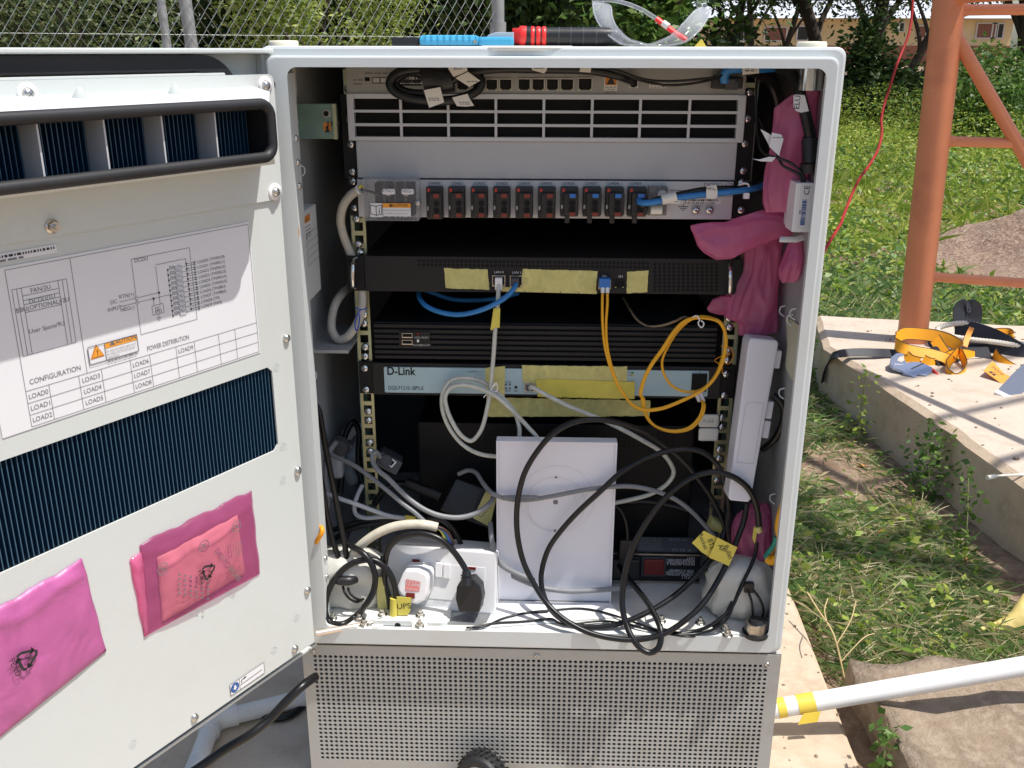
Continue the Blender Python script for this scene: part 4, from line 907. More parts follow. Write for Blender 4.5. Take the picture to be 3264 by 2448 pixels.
for x0, x1 in ((.0585, .0719), (.5193, .5410)): b = MB(); b.box((x0, .1262, .5226), (x1, .1280, .5670), 'black_metal', .0005); ear = b.build('mounting_ear', U)
for p in (A3(1530, 1345), A3(1533, 1172)): v = at(p, .126); screw('rack', ear, (v.x, .1258, v.z), (0, -1, 0))
# server with handles
U = thing('rack_server', 'flat black rack server with chrome handles and yellow tape over its ports', 'server', (.30, .3, .432))
Y = .114; z0, z1 = .4318, .4757
b = MB(); b.box((.0765, Y, z0), (.5230, .44, z1), 'black_panel', .0006); b.M = RM(Y)
for y in (690, 722):
    for k in range(62):
        x = -155 + 33.1 * k
        if x < 1650: q = rl(C8(x, y + k * .4), Y); b.disc(q, .0021, 'hole_black', 1, 8)
for j in range(8):
    for k in range(14): q = rl(C8(1690 + 37 * k + (0 if j % 2 else 0), 718 + 29 * j), Y); b.disc(q, .0021, 'hole_black', 1, 8)
for t, x, y in (('LAN 0', 467, 789), ('LAN 1', 604, 792), ('SF0', 1294, 822), ('SF1', 1420, 824)): q = rl(C8(x, y), Y); b.text(t, q[0], q[1], .0042, 'print_white', 1, 'c')
b.build('chassis', U)
for x0, x1, hx, py in ((.0545, .0760, B3(465, 700), B3(468, 872)), (.5234, .5432, B4(1304, 735), B4(1297, 915))):
    b = MB(); b.box((x0, Y + .0005, z0), (x1, Y + .003, z1), 'black_metal', .0008)
    for z in (z0 + .008, z1 - .007): b.M = RM(Y + .0005); b.prism(rrect((.0560 if x0 < .2 else .5335), z - .0032, (.0640 if x0 < .2 else .5415), z + .0032, .003, 4), .0001, .0003, 'hole_black'); b.M = None
    ear = b.build('mounting_ear', U)
    b = MB(); v0 = at(hx, .088); v1 = at(py, .088)
    b.tube(spline([(v0.x, Y + .0005, v0.z), (v0.x, .096, v0.z), (v0.x, .088, v0.z - .005), (v1.x, .088, v1.z + .005), (v1.x, .096, v1.z), (v1.x, Y + .0005, v1.z)], 5), .0026, 'chrome', 10); b.build('handle', U)
jack(U, C8, 415, 803, 518, 892, Y); jack(U, C8, 553, 805, 652, 895, Y); jack(U, C8, 1248, 842, 1342, 912, Y, 'fibre_port'); jack(U, C8, 1370, 842, 1452, 908, Y, 'fibre_port', 'black_metal')
for pts in ([(38, 748), (380, 760), (395, 918), (52, 905)], [(655, 756), (1240, 770), (1228, 930), (632, 915)], [(1470, 778), (1638, 765), (1628, 938), (1468, 945)]): tape_piece(U, C8, pts, Y)
b = MB(); b.M = RM(Y); P = [rl(C8(*p), Y) for p in ((490, 895), (1235, 927), (1235, 951), (485, 930))]; b.prism(P, .0001, .0004, 'tape'); b.M = RM(Y - .0005); [b.line(rl(C8(x, 915 + (x - 490) * .03), Y), rl(C8(x, 940 + (x - 490) * .03), Y), .0006, 'ink', 1) for x in (670, 810, 950, 1090)]; b.build('masking_tape', U)
# mini computer with ribbed front
U = thing('mini_computer', 'black ribbed mini computer with two USB sockets on the shelf under the server', 'computer', (.297, .24, .343))
Y = .124; a = at(B3(600, 1095), Y); c = at(B4(1205, 1330), Y); z0 = at(B3(605, 1335), Y).z
b = MB(); b.box((a.x, Y + .004, z0), (c.x, .36, a.z), 'black_metal', .001)
nr = 7
for k in range(nr): z = z0 + (a.z - z0) * (k + .1) / nr; b.box((a.x, Y, z), (c.x, Y + .0041, z + (a.z - z0) / nr * .62), 'black_panel', .0007)
b.build('chassis', U)
q0 = at(B3(768, 1152), Y - .001); q1 = at(B3(978, 1258), Y - .001); b = MB(); b.box((q0.x, Y - .0012, q1.z), (q1.x, Y - .0001, q0.z), 'black_panel', .0004); b.M = RM(Y - .0012)
for t, x, y in (('HDD', 893, 1200), ('RESET', 945, 1200), ('POWER', 893, 1250), ('ON/OFF', 945, 1250)): q = rl(B3(x, y), Y - .0012); b.text(t, q[0], q[1], .0036, 'ink_pale', 1, 'c')
PN = b.build('port_panel', U)
for y0, y1 in ((1163, 1195), (1208, 1240)):
    v0 = at(B3(790, y0), Y - .002); v1 = at(B3(861, y1), Y - .002); b = MB(); b.box((v0.x, Y - .0032, v1.z), (v1.x, Y - .0013, v1.z + .0012), 'chrome'); b.box((v0.x, Y - .0032, v0.z - .0008), (v1.x, Y - .0013, v0.z), 'nickel'); [b.box((x, Y - .0032, v1.z + .0012), (x + .0008, Y - .0013, v0.z - .0008), 'nickel') for x in (v0.x, v1.x - .0008)]; b.box((v0.x + .0008, Y - .002, v1.z + .0012), (v1.x - .0008, Y - .0013, v0.z - .0008), 'hole_black'); b.build('usb_port', PN)
b = MB(); q = at(B3(895, 1217), Y - .002); b.lathe((q.x, Y - .0013, q.z), (0, -1, 0), [(.0024, 0), (.0024, .0012), (.0001, .0014)], 'chrome', 14); b.build('power_button', PN)
b = MB(); q = at(B3(895, 1170), Y - .002); b.lathe((q.x, Y - .0013, q.z), (0, -1, 0), [(.0020, 0), (.0018, .0010), (.0001, .0014)], 'red_dark', 12); b.build('indicator_light', PN)
# torn packing sheet hanging over it
b = MB(); S = spline([at(B4(*p), d) for p, d in (((600, 935), .20), ((640, 1010), .16), ((700, 1090), .135), ((765, 1122), .128), ((860, 1112), .126), ((940, 1085), .128), ((990, 1060), .14), ((1030, 1075), .16))], 6)
T = [p + Vector((.01, .06, .022)) for p in S]; b.add(S + T, [(i, i + 1, len(S) + i + 1, len(S) + i) for i in range(len(S) - 1)], 'black_metal', True)
MATS['kraft'] = mat('kraft', (.30, .22, .13), .85, var=.2, vscale=60); b.tube(S, .0016, 'kraft', 6, flat=2); b.build('torn_packing_sheet', None, 'torn black sheet with a brown paper edge hanging above the mini computer', 'packing sheet')
# network switch
U = thing('network_switch', 'black network switch with a pale blue front covered in yellow tape', 'network switch', (.30, .25, .292))
Y = .1225
b = MB(); b.box((.0785, Y, .2930), (.5222, .33, .3360), 'black_panel', .0008); b.build('chassis', U)
x0, z1 = rl(B3(670, 1390), .1195); x1, z0 = rl(B4(1150, 1585), .1195); z0 = min(z0, rl(B3(680, 1557), .1195)[1])
b = MB(); b.prism(rrect(x0, z0, x1, z1, .0015, 3), 0, .0025, 'switch_blue', RM(Y - .0001)); b.M = RM(Y - .0027)
q = rl(B3(690, 1440), .12); b.text('D-Link', q[0], q[1], .0155, 'ink', 1, width=.0365); b.text('D-Link', q[0] + .0005, q[1], .0155, 'ink', 1, width=.0365); b.text('D-Link', q[0] + .0002, q[1] + .0004, .0155, 'ink', 1, width=.0365)
q = rl(B3(700, 1538), .12); b.text('DGS-F1210-18PS-E', q[0], q[1], .0076, 'ink', 1, width=.0455)
q = rl(B3(1228, 1425), .12); b.text('VLAN', q[0], q[1], .0042, 'ink_grey', 1); [b.line(rl(B3(1275, y), .12), rl(B3(1330, y), .12), .0004, 'ink_grey', 1) for y in (1420, 1440, 1460)]
for x in (1478, 1503):
    for y in (1504, 1530): b.disc(rl(B3(x, y), .12), .0016, 'ink_grey', 1, 10)
for t, x, y in (('TYS', 1478, 1494), ('FS', 1503, 1494), ('PWS', 1478, 1552), ('17', 1503, 1552), ('RST', 1545, 1552)): q = rl(B3(x, y), .12); b.text(t, q[0], q[1], .0032, 'ink', 1, 'c')
b.disc(rl(B3(1544, 1522), .12), .0021, 'ink', 1, 14)
for y, m in ((1427, 'wire_green'), (1444, 'tape_bright')): b.disc(rl(B4(655, y), .12), .0015, m, 1, 10); q = rl(B4(628, y + 3), .12); b.text('PoE', q[0], q[1], .0030, 'ink_grey', 1)
q = rl(B4(1098, 1430), .12); b.text('18', q[0], q[1], .0036, 'ink_grey', 1, 'c'); b.build('faceplate', U)
for xx0, xx1, pp in ((.0605, .0782, (B3(545, 1397), B3(555, 1537))), (.5225, .5412, (B4(1272, 1435), B4(1260, 1575)))):
    b = MB(); b.box((xx0, .1265, .2928), (xx1, .1288, .3362), 'black_metal', .0006); ear = b.build('mounting_ear', U)
    for p in pp: v = at(p, .126); screw('rack', ear, (v.x, .1263, v.z), (0, -1, 0))
Yt = Y - .0030
jack(U, B4, 1050, 1432, 1142, 1550, Yt, 'fibre_port', 'black_metal'); jack(U, B3, 1600, 1495, 1672, 1552, Yt)
for pts in ([(1340, 1395), (1470, 1382), (1470, 1595), (1352, 1590)], [(1583, 1375), (1866, 1385), (1872, 1480), (1868, 1500), (1670, 1498), (1590, 1490)]): tape_piece(U, B3, pts, Yt)
tape_piece(U, B4, [(-60, 1378), (620, 1385), (620, 1482), (-62, 1470)], Yt - .0002); tape_piece(U, B4, [(15, 1468), (672, 1485), (668, 1600), (30, 1585)], Yt - .0012, 'tape_bright')
tape_piece(U, B6, [(-90, 122), (872, 140), (868, 232), (-95, 236)], .131, 'tape', label='tape hanging in the shade under the switch')
# black box behind, pdu, clips
U = thing('backup_power_supply', 'big black box deep at the bottom of the rack behind the white panel', 'power supply', (.32, .3, .0275))
b = MB(); b.box((.127, .175, .030), (.5040, .44, .2350), 'black_metal', .003); b.M = RM(.175)
for j in range(4):
    for k in range(40): b.disc((.22 + .0065 * k, .205 + .006 * j), .0016, 'hole_black', 1, 8)
b.build('casing', U)
for p, t in ((B6(1160, 225), 1), (B6(1158, 306), 0)):
    a = at(p, .122); b = MB(); b.box((a.x, .122, a.z - .0175), (a.x + .0255, .126, a.z), 'warm_white', .003); b.M = RM(.122)
    if t: q = (a.x + .0045, a.z - .0105); b.text('PUSH', q[0], q[1], .0058, 'ink_grey', 1); b.loop([(q[0] - .002, q[1] - .002), (q[0] + .014, q[1] - .002), (q[0] + .014, q[1] + .006), (q[0] - .002, q[1] + .006)], .0004, 'ink_pale', 1)
    b.build('rack_clip', None, 'white plastic rack clip with the word PUSH by the right rail' if t else 'plain white rack clip under the PUSH clip by the right rail', 'clip', 'white clips on the right rail')
U = thing('power_strip', 'black upside down power strip with a red rocker switch on the cabinet floor', 'power strip', (.43, .14, .0275))
Yp = .1165; x0 = .390; x1 = at(B6(1165, 1100), Yp).x; zt = at(B6(800, 1042), Yp).z
b = MB(); b.box((x0 - .2, Yp, .0295), (x1, Yp + .05, zt), 'black_panel', .0012); b.box((x0 - .2, Yp - .0012, .0285), (x1, Yp + .006, .0310), 'nickel'); b.box((x0 - .2, Yp - .0012, zt - .0012), (x1, Yp + .006, zt + .0010), 'nickel'); b.M = RM(Yp)
for i, t in enumerate(('UNIT', 'POWER DISTRIBUTION', 'MULTI-FUNCTIONAL', 'MODULARIZED AND')): q = rl(B6(1132, 1078 + 11.5 * i), Yp); b.text(t, q[0], q[1] + .004, .0048, 'print_white', 1, rot=math.pi)
for i, t in enumerate(('FOR A CABINET', 'UNIT EXCLUSIVELY', 'POWER DISTRIBUTION')): q = rl(B6(1125, 1150 + 12 * i), Yp); b.text(t, q[0], q[1] + .004, .0048, 'print_white', 1, rot=math.pi)
q = rl(B6(1120, 1184), Yp); b.text('PDU', q[0], q[1] + .004, .0075, 'print_white', 1, rot=math.pi); b.build('casing', U)
b = MB(); a = onz(B6(795, 1036), zt + .0012); c = onz(B6(1140, 950), zt + .0012); b.M = LM((0, 0, zt + .0011), (1, 0, 0), (0, 1, 0)); b.rect(a.x, Yp + .004, x1 - .003, Yp + .046, 'ink_grey', 1)
b.text('P D U', x1 - .012, Yp + .013, .010, 'print_white', 2, rot=math.pi); [b.scribble(a.x + .004, x1 - .05, Yp + .010 + .005 * i, .003, 'ink_pale', 2, i) for i in range(7)]; b.text('CE RoHS', x1 - .012, Yp + .041, .007, 'print_white', 2, rot=math.pi); b.build('rating_label', U)
a = at(B6(822, 1062), Yp - .004); c = at(B6(962, 1178), Yp - .004); b = MB(); b.box((a.x, Yp - .004, c.z), (c.x, Yp - .0003, a.z), 'grey_plastic', .001); SW = b.build('switch_frame', U)
b = MB(); b.box((a.x + .003, Yp - .007, c.z + .004), (c.x - .003, Yp - .0042, a.z - .002), 'red_dark', .0015); b.build('rocker', SW)

# ------------------------------------------------------------------ boxes, panels and packets
U = thing('junction_box', 'small grey box with an orange warning sticker on the left wall', 'junction box', (.02, .05, .435))
b = MB(); zt = onx(B3(215, 312), .027).z; zb = onx(B3(260, 872), .027).z; yb = onx(B3(240, 600), .027).y
b.box((.0125, .004, zb), (.027, yb, zt), 'shaded_paint', .0015); b.mats = ['paint']; b.build('casing', U)
MX = LM((.0271, 0, 0), (0, 1, 0), (0, 0, 1))
def q(x, y): return loc2(MX, B3(x, y))
b = MB(); b.M = MX; a = q(85, 395); a2 = q(178, 372); c = q(178, 485); d = q(90, 530); yl = .030; zt_, zb_ = a2[1], c[1]; yr = a2[0]
b.rect(yl - .02, zb_, yr, zt_, 'label_white', 1); b.rect(q(112, 400)[0], zt_ - .008, yr, zt_, 'sign_orange', 2); b.text('WARNING', (q(112, 400)[0] + yr) / 2, zt_ - .0058, .004, 'ink', 3, 'c'); [b.scribble(q(112, 400)[0] + .001, yr - .001, zt_ - .013 - .004 * i, .0022, 'ink_grey', 2, i) for i in range(4)]
x = q(102, 480)[0]; b.P2([(x - .006, zb_ + .003), (x + .006, zb_ + .003), (x, zb_ + .014)], 'orange_ink', 3); b.text('!', x, zb_ + .0045, .007, 'ink', 4, 'c'); b.build('warning_sticker', U)
b = MB(); b.M = MX; y1 = q(232, 460)[0]; zz = [q(232, v)[1] for v in (462, 515, 565, 614, 665)]; ym = q(165, 560)[0]
for z in zz: b.line((.012, z), (y1, z), .0005, 'ink_grey', 1)
b.line((ym, zz[0]), (ym, zz[-1]), .0005, 'ink_grey', 1); b.line((y1, zz[0]), (y1, zz[-1]), .0005, 'ink_grey', 1)
for i in range(4): b.text('OUTPUT%d' % i, ym - .002, zz[i + 1] + .003, .0048, 'ink_grey', 1, 'r')
b.rect(q(180, 420)[0], zz[0] + .004, q(192, 420)[0], zt_, 'label_white', 1); b.build('output_table', U)
# white sensor box on the right wall
U = thing('sensor_module', 'slim white sensor box with a barcode label high on the right wall', 'sensor', (.577, .03, .525))
a = at(A3(1900, 1172), .022); c = at(A3(1990, 1490), .022)
b = MB(); b.box((a.x - .002, .022, c.z), (a.x + .0175, .055, a.z), 'white_plastic', .0015); b.build('casing', U)
v = at(A3(1850, 1125), .060); w = at(A3(1870, 1450), .060); b = MB(); b.box((v.x, .060, w.z), (.588, .075, v.z + .004), 'paint', .003); b.build('backplate', U)
b = MB(); b.M = RM(.022); x0 = a.x + .003; x1 = a.x + .0155; b.rect(x0, c.z + .004, x1, a.z - .003, 'label_white', 1); b.barcode(x0 + .003, c.z + .008, x0 + .008, a.z - .018, 'blue_ink', 2, 12, True); b.text('CE', x1 - .003, a.z - .013, .0085, 'ink', 2, rot=R(90)); b.scribble(x0 + .001, x0 + .0022, c.z + .02, .008, 'ink_grey', 2); b.build('barcode_label', U)
# long white radio unit leaning on the right wall
U = thing('radio_unit', 'long white plastic radio unit leaning upright on the right wall', 'radio', (.553, .06, .175))
T0, T1 = at(B4(1440, 1215), .070), at(B4(1615, 1195), .070); B0, B1_ = at(B6(1325, 725), .045), at(B6(1462, 745), .045)
ax = (T0 + T1) / 2 - (B0 + B1_) / 2; H = ax.length; M = LM((B0 + B1_) / 2, B1_ - B0, ax); M = LM((B0 + B1_) / 2, M.col[2].to_3d().cross(ax) * -1 if False else ax.cross(M.col[2].to_3d()), ax)
b = MB(); b.M = M; w = .0142
b.prism([(-w, .004), (-w + .003, 0), (w - .003, 0), (w, .004), (w + .0035, H - .004), (w + .001, H), (-w - .002, H), (-w - .004, H - .006)], -.034, 0, 'shaded_white', bev=.0025); b.build('casing', U)
b = MB(); b.M = M; b.M = M @ Matrix.Translation((0, 0, .0001)); b.loop([(-w + .004, .05), (w - .004, .05), (w - .003, H * .62), (-w + .008, H * .62), (-w + .004, H * .60)], .0005, 'ink_pale', 1); b.build('cover_seam', U)
for y in (H - .035, H * .52, H * .40): b = MB(); b.M = M; b.box((w + .003, y, -.026), (w + .011, y + .022, -.006), 'shaded_white', .0015); b.box((w + .0112, y + .005, -.022), (w + .0122, y + .017, -.010), 'ink_grey'); b.build('mounting_lug', U)
# white box lid standing on the floor
U = thing('box_lid', 'white box lid with printed circles standing on the cabinet floor', 'box lid', (.316, .06, .0275))
b = MB(); x0, x1 = .2402, .3900; b.box((x0, .0640, .0290), (x1, .078, .2560), 'shaded_white', .0012)
for lo, hi in (((x0, .0615, .0290), (x0 + .0022, .0638, .2560)), ((x1 - .0022, .0615, .0290), (x1, .0638, .2560)), ((x0 + .0022, .0615, .2538), (x1 - .0022, .0638, .2560))): b.box(lo, hi, 'shaded_white', .0005)
b.M = RM(.0638); q0 = loc2(b.M, B6(315, 738)); b.disc(q0, .0032, 'ink_grey', 1, 20); rr = abs(loc2(b.M, B6(315, 918))[1] - q0[1])
b.disc((q0[0], q0[1] + .0345), .0016, 'ink_grey', 1, 14); b.disc((q0[0], q0[1] - .0405), .0016, 'ink_grey', 1, 14); b.ring((q0[0], q0[1] - .003), .0375, .0003, 'ink_pale', 1, 60); b.ring((q0[0] + .002, q0[1] + .004), .0465, .00025, 'ink_pale', 1, 60); b.ring((q0[0] - .003, q0[1] - .008), .0315, .0002, 'ink_pale', 1, 50)
b.build('front', U)
L0 = onz(B5(1265, 1330), .0285); L1 = onz(B6(640, 1325), .0285); L2 = onz(B6(695, 1412), .0285); L3 = onz(B5(1185, 1478), .0285)
b = MB(); b.prism([(L3.x, L3.y), (L2.x, L2.y), (L1.x, .0612), (L0.x, .0612)], .0279, .0292, 'white_plastic'); b.build('flap', U)
# double wall socket lying on its box
BL, BR_, TL_ = onz(B5(620, 1338), .0285), onz(B5(1252, 1396), .0285), None
TL_ = at(B5(626, 1000), .064); M = LM(BL, BR_ - BL, TL_ - BL); M = LM(BL, M.col[0].to_3d(), M.col[2].to_3d().cross(M.col[0].to_3d()))
W_ = loc2(M, B5(1255, 1200))[0]; H_ = loc2(M, B5(640, 985))[1]
U = thing('wall_socket', 'white double mains socket lying on its surface box on the floor', 'socket', tuple(BL))
b = MB(); b.M = M; b.box((.0, .0, -.046), (W_, H_, -.0065), 'white_plastic', .004); b.build('surface_box', U)
b = MB(); b.M = M; b.box((-.001, -.0005, -.0063), (W_ + .001, H_ + .0005, .002), 'white_plastic', .0022)
q0 = loc2(M, B5(702, 1325)); q1 = loc2(M, B5(1205, 1112)); b.box((.018, .014, .0021), (W_ - .014, H_ - .020, .0027), 'white_plastic', .0003); b.M = M @ Matrix.Translation((0, 0, .0028)); q2 = loc2(M, B5(928, 1325)); b.text('TOCUP', q2[0], q2[1], .0052, 'ink_pale', 1, 'c'); b.build('faceplate', U)
for p0, p1 in ((B5(905, 1170), B5(948, 1087)), (B5(950, 1178), B5(993, 1095))):
    a = loc2(M, p0); c = loc2(M, p1); b = MB(); b.M = M; b.box((a[0], a[1], .0029), (c[0], c[1], .0070), 'white_plastic', .0012); b.build('rocker_switch', U)
for p in (B5(789, 1078), B5(1117, 1123)): a = loc2(M, p); b = MB(); b.M = M; b.box((a[0] - .0050, a[1] - .0018, .0021), (a[0] + .0050, a[1] + .0018, .0038), 'red_dark', .0005); b.build('neon_indicator', U)
# white mains plug in the socket
PC = loc2(M, B5(770, 1240)); U = thing('white_mains_plug', 'white mains plug with a red 13 amp sticker in the left socket', 'plug', tuple(M @ Vector((PC[0], PC[1], .004))))
def sc(pts, k): cx = sum(p[0] for p in pts) / len(pts); cy = sum(p[1] for p in pts) / len(pts); return [(cx + (p[0] - cx) * k, cy + (p[1] - cy) * k) for p in pts]
Mp = M @ Matrix.Translation((0, 0, .0285)); OUT = [loc2(Mp, B5(*p)) for p in ((702, 1150), (722, 1122), (800, 1122), (858, 1150), (870, 1180), (862, 1282), (832, 1330), (790, 1348), (720, 1330), (668, 1265), (664, 1240))]
b = MB(); b.M = M; b.prism(sc(OUT, 1.0)[::-1], .0032, .018, 'white_plastic', None, .003); b.prism(sc(OUT, .93)[::-1], .0182, .030, 'white_plastic', None, .004); b.build('body', U)
Mp = M @ Matrix.Translation((0, 0, .0302)); b = MB(); b.M = Mp; P = [loc2(Mp, B5(*p)) for p in ((722, 1258), (726, 1190), (811, 1205), (805, 1264))]; b.P2(P, 'red_label', 1); q0 = loc2(Mp, B5(767, 1232)); b.text('13 AMP', q0[0], q0[1], .0062, 'paper', 2, 'c', R(-4)); q0 = loc2(Mp, B5(770, 1211)); b.text('FITTED WITH', q0[0], q0[1], .0036, 'paper', 2, 'c', R(-4)); q0 = loc2(Mp, B5(765, 1254)); b.text('FUSE LINK', q0[0], q0[1], .0036, 'paper', 2, 'c', R(-4)); b.build('rating_sticker', U)
b = MB(); b.M = M; q0 = loc2(M @ Matrix.Translation((0, 0, .030)), B5(753, 1286)); b.box((q0[0] - .0058, q0[1] - .0036, .0301), (q0[0] + .0058, q0[1] + .0036, .0316), 'red_dark', .0006); b.build('neon_indicator', U)
SOCKM = M
# power injectors
def oriented(pts_c, d): return None
U = thing('power_injector', 'dark grey injector with an open network jack tilted by the left rail', 'power injector', tuple(at(C4(760, 560), .10)))
o = at(C4(640, 600), .100); xv = at(C4(870, 720), .100) - o; yv = at(C4(740, 455), .106) - o; M = LM(o, xv, yv); M = LM(o, xv, M.col[2].to_3d().cross(M.col[0].to_3d())); Wd = xv.length; Hd = yv.length * .9
b = MB(); b.M = M; b.box((0, 0, -.055), (Wd, Hd, 0), 'grey_plastic', .003); b.cyl((.011, Hd * .62, -.002), (.011, Hd * .62, .004), .0085, .0075, 'grey_plastic', 20); b.build('casing', U)
q0 = loc2(M, C4(740, 566)); q1 = loc2(M, C4(825, 632)); q2 = loc2(M, C4(877, 575)); q3 = loc2(M, C4(793, 505)); b = MB(); b.M = M; b.prism([q0, q1, q2, q3], .0002, .0012, 'label_white'); k = sc([q0, q1, q2, q3], .72); b.prism(k, .0013, .0016, 'hole_black'); b.build('network_port', U)
U = thing('power_adapter', 'black power adapter with yellow tape leaning behind the white lid', 'power adapter', tuple(at(C4(1600, 1000), .12)))
o = at(C4(1330, 1085), .105); xv = at(C4(1860, 1280), .100) - o; yv = at(C4(1470, 712), .122) - o; M = LM(o, xv, yv); M = LM(o, xv, M.col[2].to_3d().cross(M.col[0].to_3d()))
b = MB(); b.M = M; b.prism([(0, 0), (xv.length, 0), (xv.length, yv.length * .95), (.006, yv.length * .95)], -.034, 0, 'black_plastic', bev=.003); [b.box((xv.length * .60 + .0022 * k, .002, .0001), (xv.length * .60 + .0022 * k + .0011, yv.length * .9, .0006), 'black_metal') for k in range(4)]; b.build('casing', U)
b = MB(); b.M = M; P = [loc2(M, C4(*p)) for p in ((1685, 1165), (1820, 880), (1930, 960), (1862, 1255))]; b.prism(P, .0008, .0014, 'tape'); b.M = M @ Matrix.Translation((0, 0, .0014)); q0 = loc2(M, C4(1770, 1170)); b.text('Ctrl', q0[0], q0[1], .011, 'ink_grey', 1, rot=R(70)); b.build('masking_tape', U)
# sealing putty heaps over the cable entries
def putty(name, secs, label, seed):
    b = MB(); loft(b, secs, 'putty', 36, .10, 5, seed); return b.build(name, None, label, 'sealing putty', 'sealing putty at the cable entries')
q = onz(C5(430, 1000), .031); cx, cy = q.x, q.y + .016
def blob(cx, cy, rx, ry, zs, seed, label):
    S = []
    for k, (z, s) in enumerate(zs): S.append(((cx + .003 * math.sin(k * 2.1 + seed), cy + .002 * math.cos(k * 1.7), z), (rx * s, 0, 0), (0, ry * s, 0)))
    b = MB(); loft(b, S, 'putty', 72, 0, 9, seed, True, .085); from mathutils import noise
    b.v = [tuple(Vector(p) + noise.noise_vector(Vector(p) * 42) * .0028 + noise.noise_vector(Vector(p) * 110) * .0006) for p in b.v]; b.build('sealing_putty', None, label, 'sealing putty', 'sealing putty at the cable entries')
blob(at(C5(460, 800), .04).x, .055, .050, .030, ((.030, .93), (.036, 1.0), (.046, 1.02), (.058, .98), (.066, .97), (.076, 1.02), (.088, .98), (.098, .80), (.105, .5), (.108, .1)), 3, 'dirty white putty heap at the left corner under black cables')
blob(at(C7(370, 1050), .05).x, .052, .046, .034, ((.030, .92), (.040, 1.02), (.052, 1.08), (.066, 1.05), (.080, .98), (.092, .84), (.102, .55), (.106, .1)), 8, 'pale putty heap at the right corner tied with black cable ties')
# ------------------------------------------------------------------ cables
def pt(cr, p, zf=.0312):
    return onz(cr(p[0], p[1]), zf) if p[2] is None else at(cr(p[0], p[1]), p[2])
def path(*runs, n=7): return spline([pt(cr, p) for cr, P in runs for p in P], n)
def wire(name, label, runs, r, m, seg=10, group=None, cat='cable', n=7):
    b = MB(); b.tube(path(*runs, n=n), r, m, seg); return b.build(name, None, label, cat, group)
def multi(name, label, parts, cat='cable', group=None):
    """one cable with fittings: parts = [(part name, builder)]; the first gives the base"""
    b0 = parts[0][1]; lo = min(v[2] for v in b0.v); c = b0.v[0]; U = thing(name, label, cat, (c[0], c[1], lo), group)
    for nm, b in parts: b.build(nm, U)
    return U
def tb(runs, r, m, seg=10, n=7): b = MB(); b.tube(path(*runs, n=n), r, m, seg); return b
def flag(cr, pts, Y, m='paper', th=.0006, texts=(), tilt=0):
    P = [rl(cr(*p), Y) for p in pts]; b = MB(); b.prism(P, 0, th, m, RM(Y)); b.M = RM(Y - th)
    for t, x, y, s, rot in texts:
        q = rl(cr(x, y), Y)
        if t: b.text(t, q[0], q[1], s, 'ink', 1, 'c', R(rot))
        else: b.scribble(q[0] - .006, q[0] + .006, q[1], s, 'ink_grey', 1, int(x))
    return b
# thick beige supply cable on the left
P = [(B3, [(512, 215, .098), (450, 255, .104), (398, 335, .113), (385, 430, .120), (408, 530, .123), (443, 620, .1235), (470, 690, .1235), (505, 780, .1235), (527, 890, .122), (528, 970, .119), (512, 1060, .114), (470, 1140, .108), (420, 1196, .106), (368, 1206, .107), (330, 1150, .112), (328, 1060, .12), (352, 970, .13), (395, 905, .145), (450, 860, .18)])]
b2 = MB(); e = path(P[0]); b2.tube([e[0] + (e[0] - e[1]) * .2, e[0] + (e[1] - e[0]) * .6], .0062, 'white_plastic', 14)
b3 = tb([(B3, [(520, 215, .098), (590, 232, .098), (670, 268, .1), (735, 298, .1)])], .0016, 'wire_brown'); b4 = tb([(B3, [(508, 205, .096), (518, 192, .096), (540, 200, .1)])], .0018, 'tape_bright')
b5 = tb([(B3, [(485, 995, .1), (515, 1010, .1), (560, 1000, .1)])], .0009, 'wire_blue', 6); b5.tube(path((B3, [(515, 1012, .1), (490, 1060, .098), (480, 1110, .098), (490, 1150, .098), (505, 1110, .1), (512, 1040, .1)])), .0009, 'wire_blue', 6)
multi('supply_cable', 'thick beige supply cable looping behind the server ear by the left rail', [('sheath', tb(P, .0053, 'cable_beige', 14)), ('collar', b2), ('inner_wire', b3), ('earth_wire', b4), ('blue_tie', b5)])
# white patch cable: server port -> coil in front of the switch -> behind the lid
A = tb([(B3, [(1430, 840, .106), (1424, 960, .100), (1410, 1100, .1), (1400, 1250, .1), (1388, 1400, .1), (1372, 1560, .1)]), (B5, [(1205, 180, .098), (1165, 320, .096), (1110, 378, .095), (1055, 350, .095), (1000, 270, .096), (964, 180, .098), (958, 115, .1), (995, 62, .101), (1065, 48, .100), (1150, 66, .097), (1250, 112, .094), (1330, 180, .093), (1400, 250, .093), (1450, 305, .092), (1500, 365, .089), (1510, 420, .087), (1450, 440, .0875), (1398, 380, .09), (1392, 300, .094), (1362, 205, .096), (1290, 122, .100), (1180, 34, .104), (1080, 8, .106), (992, 24, .106), (944, 95, .104), (940, 190, .101), (980, 300, .099), (1060, 400, .097), (1150, 452, .093), (1255, 470, .088), (1330, 470, .085)])], .00275, 'cable_white', 12)
b2 = MB(); q = at(B3(1430, 845), .108); b2.box((q.x - .0045, .104, q.z - .006), (q.x + .0045, .1115, q.z + .009), 'white_plastic', .001)
b3 = MB(); b3.tube(spline([at(B3(*p), .0955) for p in ((1418, 1495), (1400, 1500), (1385, 1545), (1415, 1550), (1418, 1500), (1330, 1590))], 5), .0007, 'white_plastic', 6)
b4 = flag(B3, [(1396, 1000), (1440, 1000), (1436, 1128), (1400, 1130), (1382, 1148), (1376, 1138)], .0968, 'tape_bright')
multi('patch_cable', 'white network patch cable coiled in front of the blue switch', [('lead', A), ('connector', b2), ('twist_tie', b3), ('tape_flag', b4)])
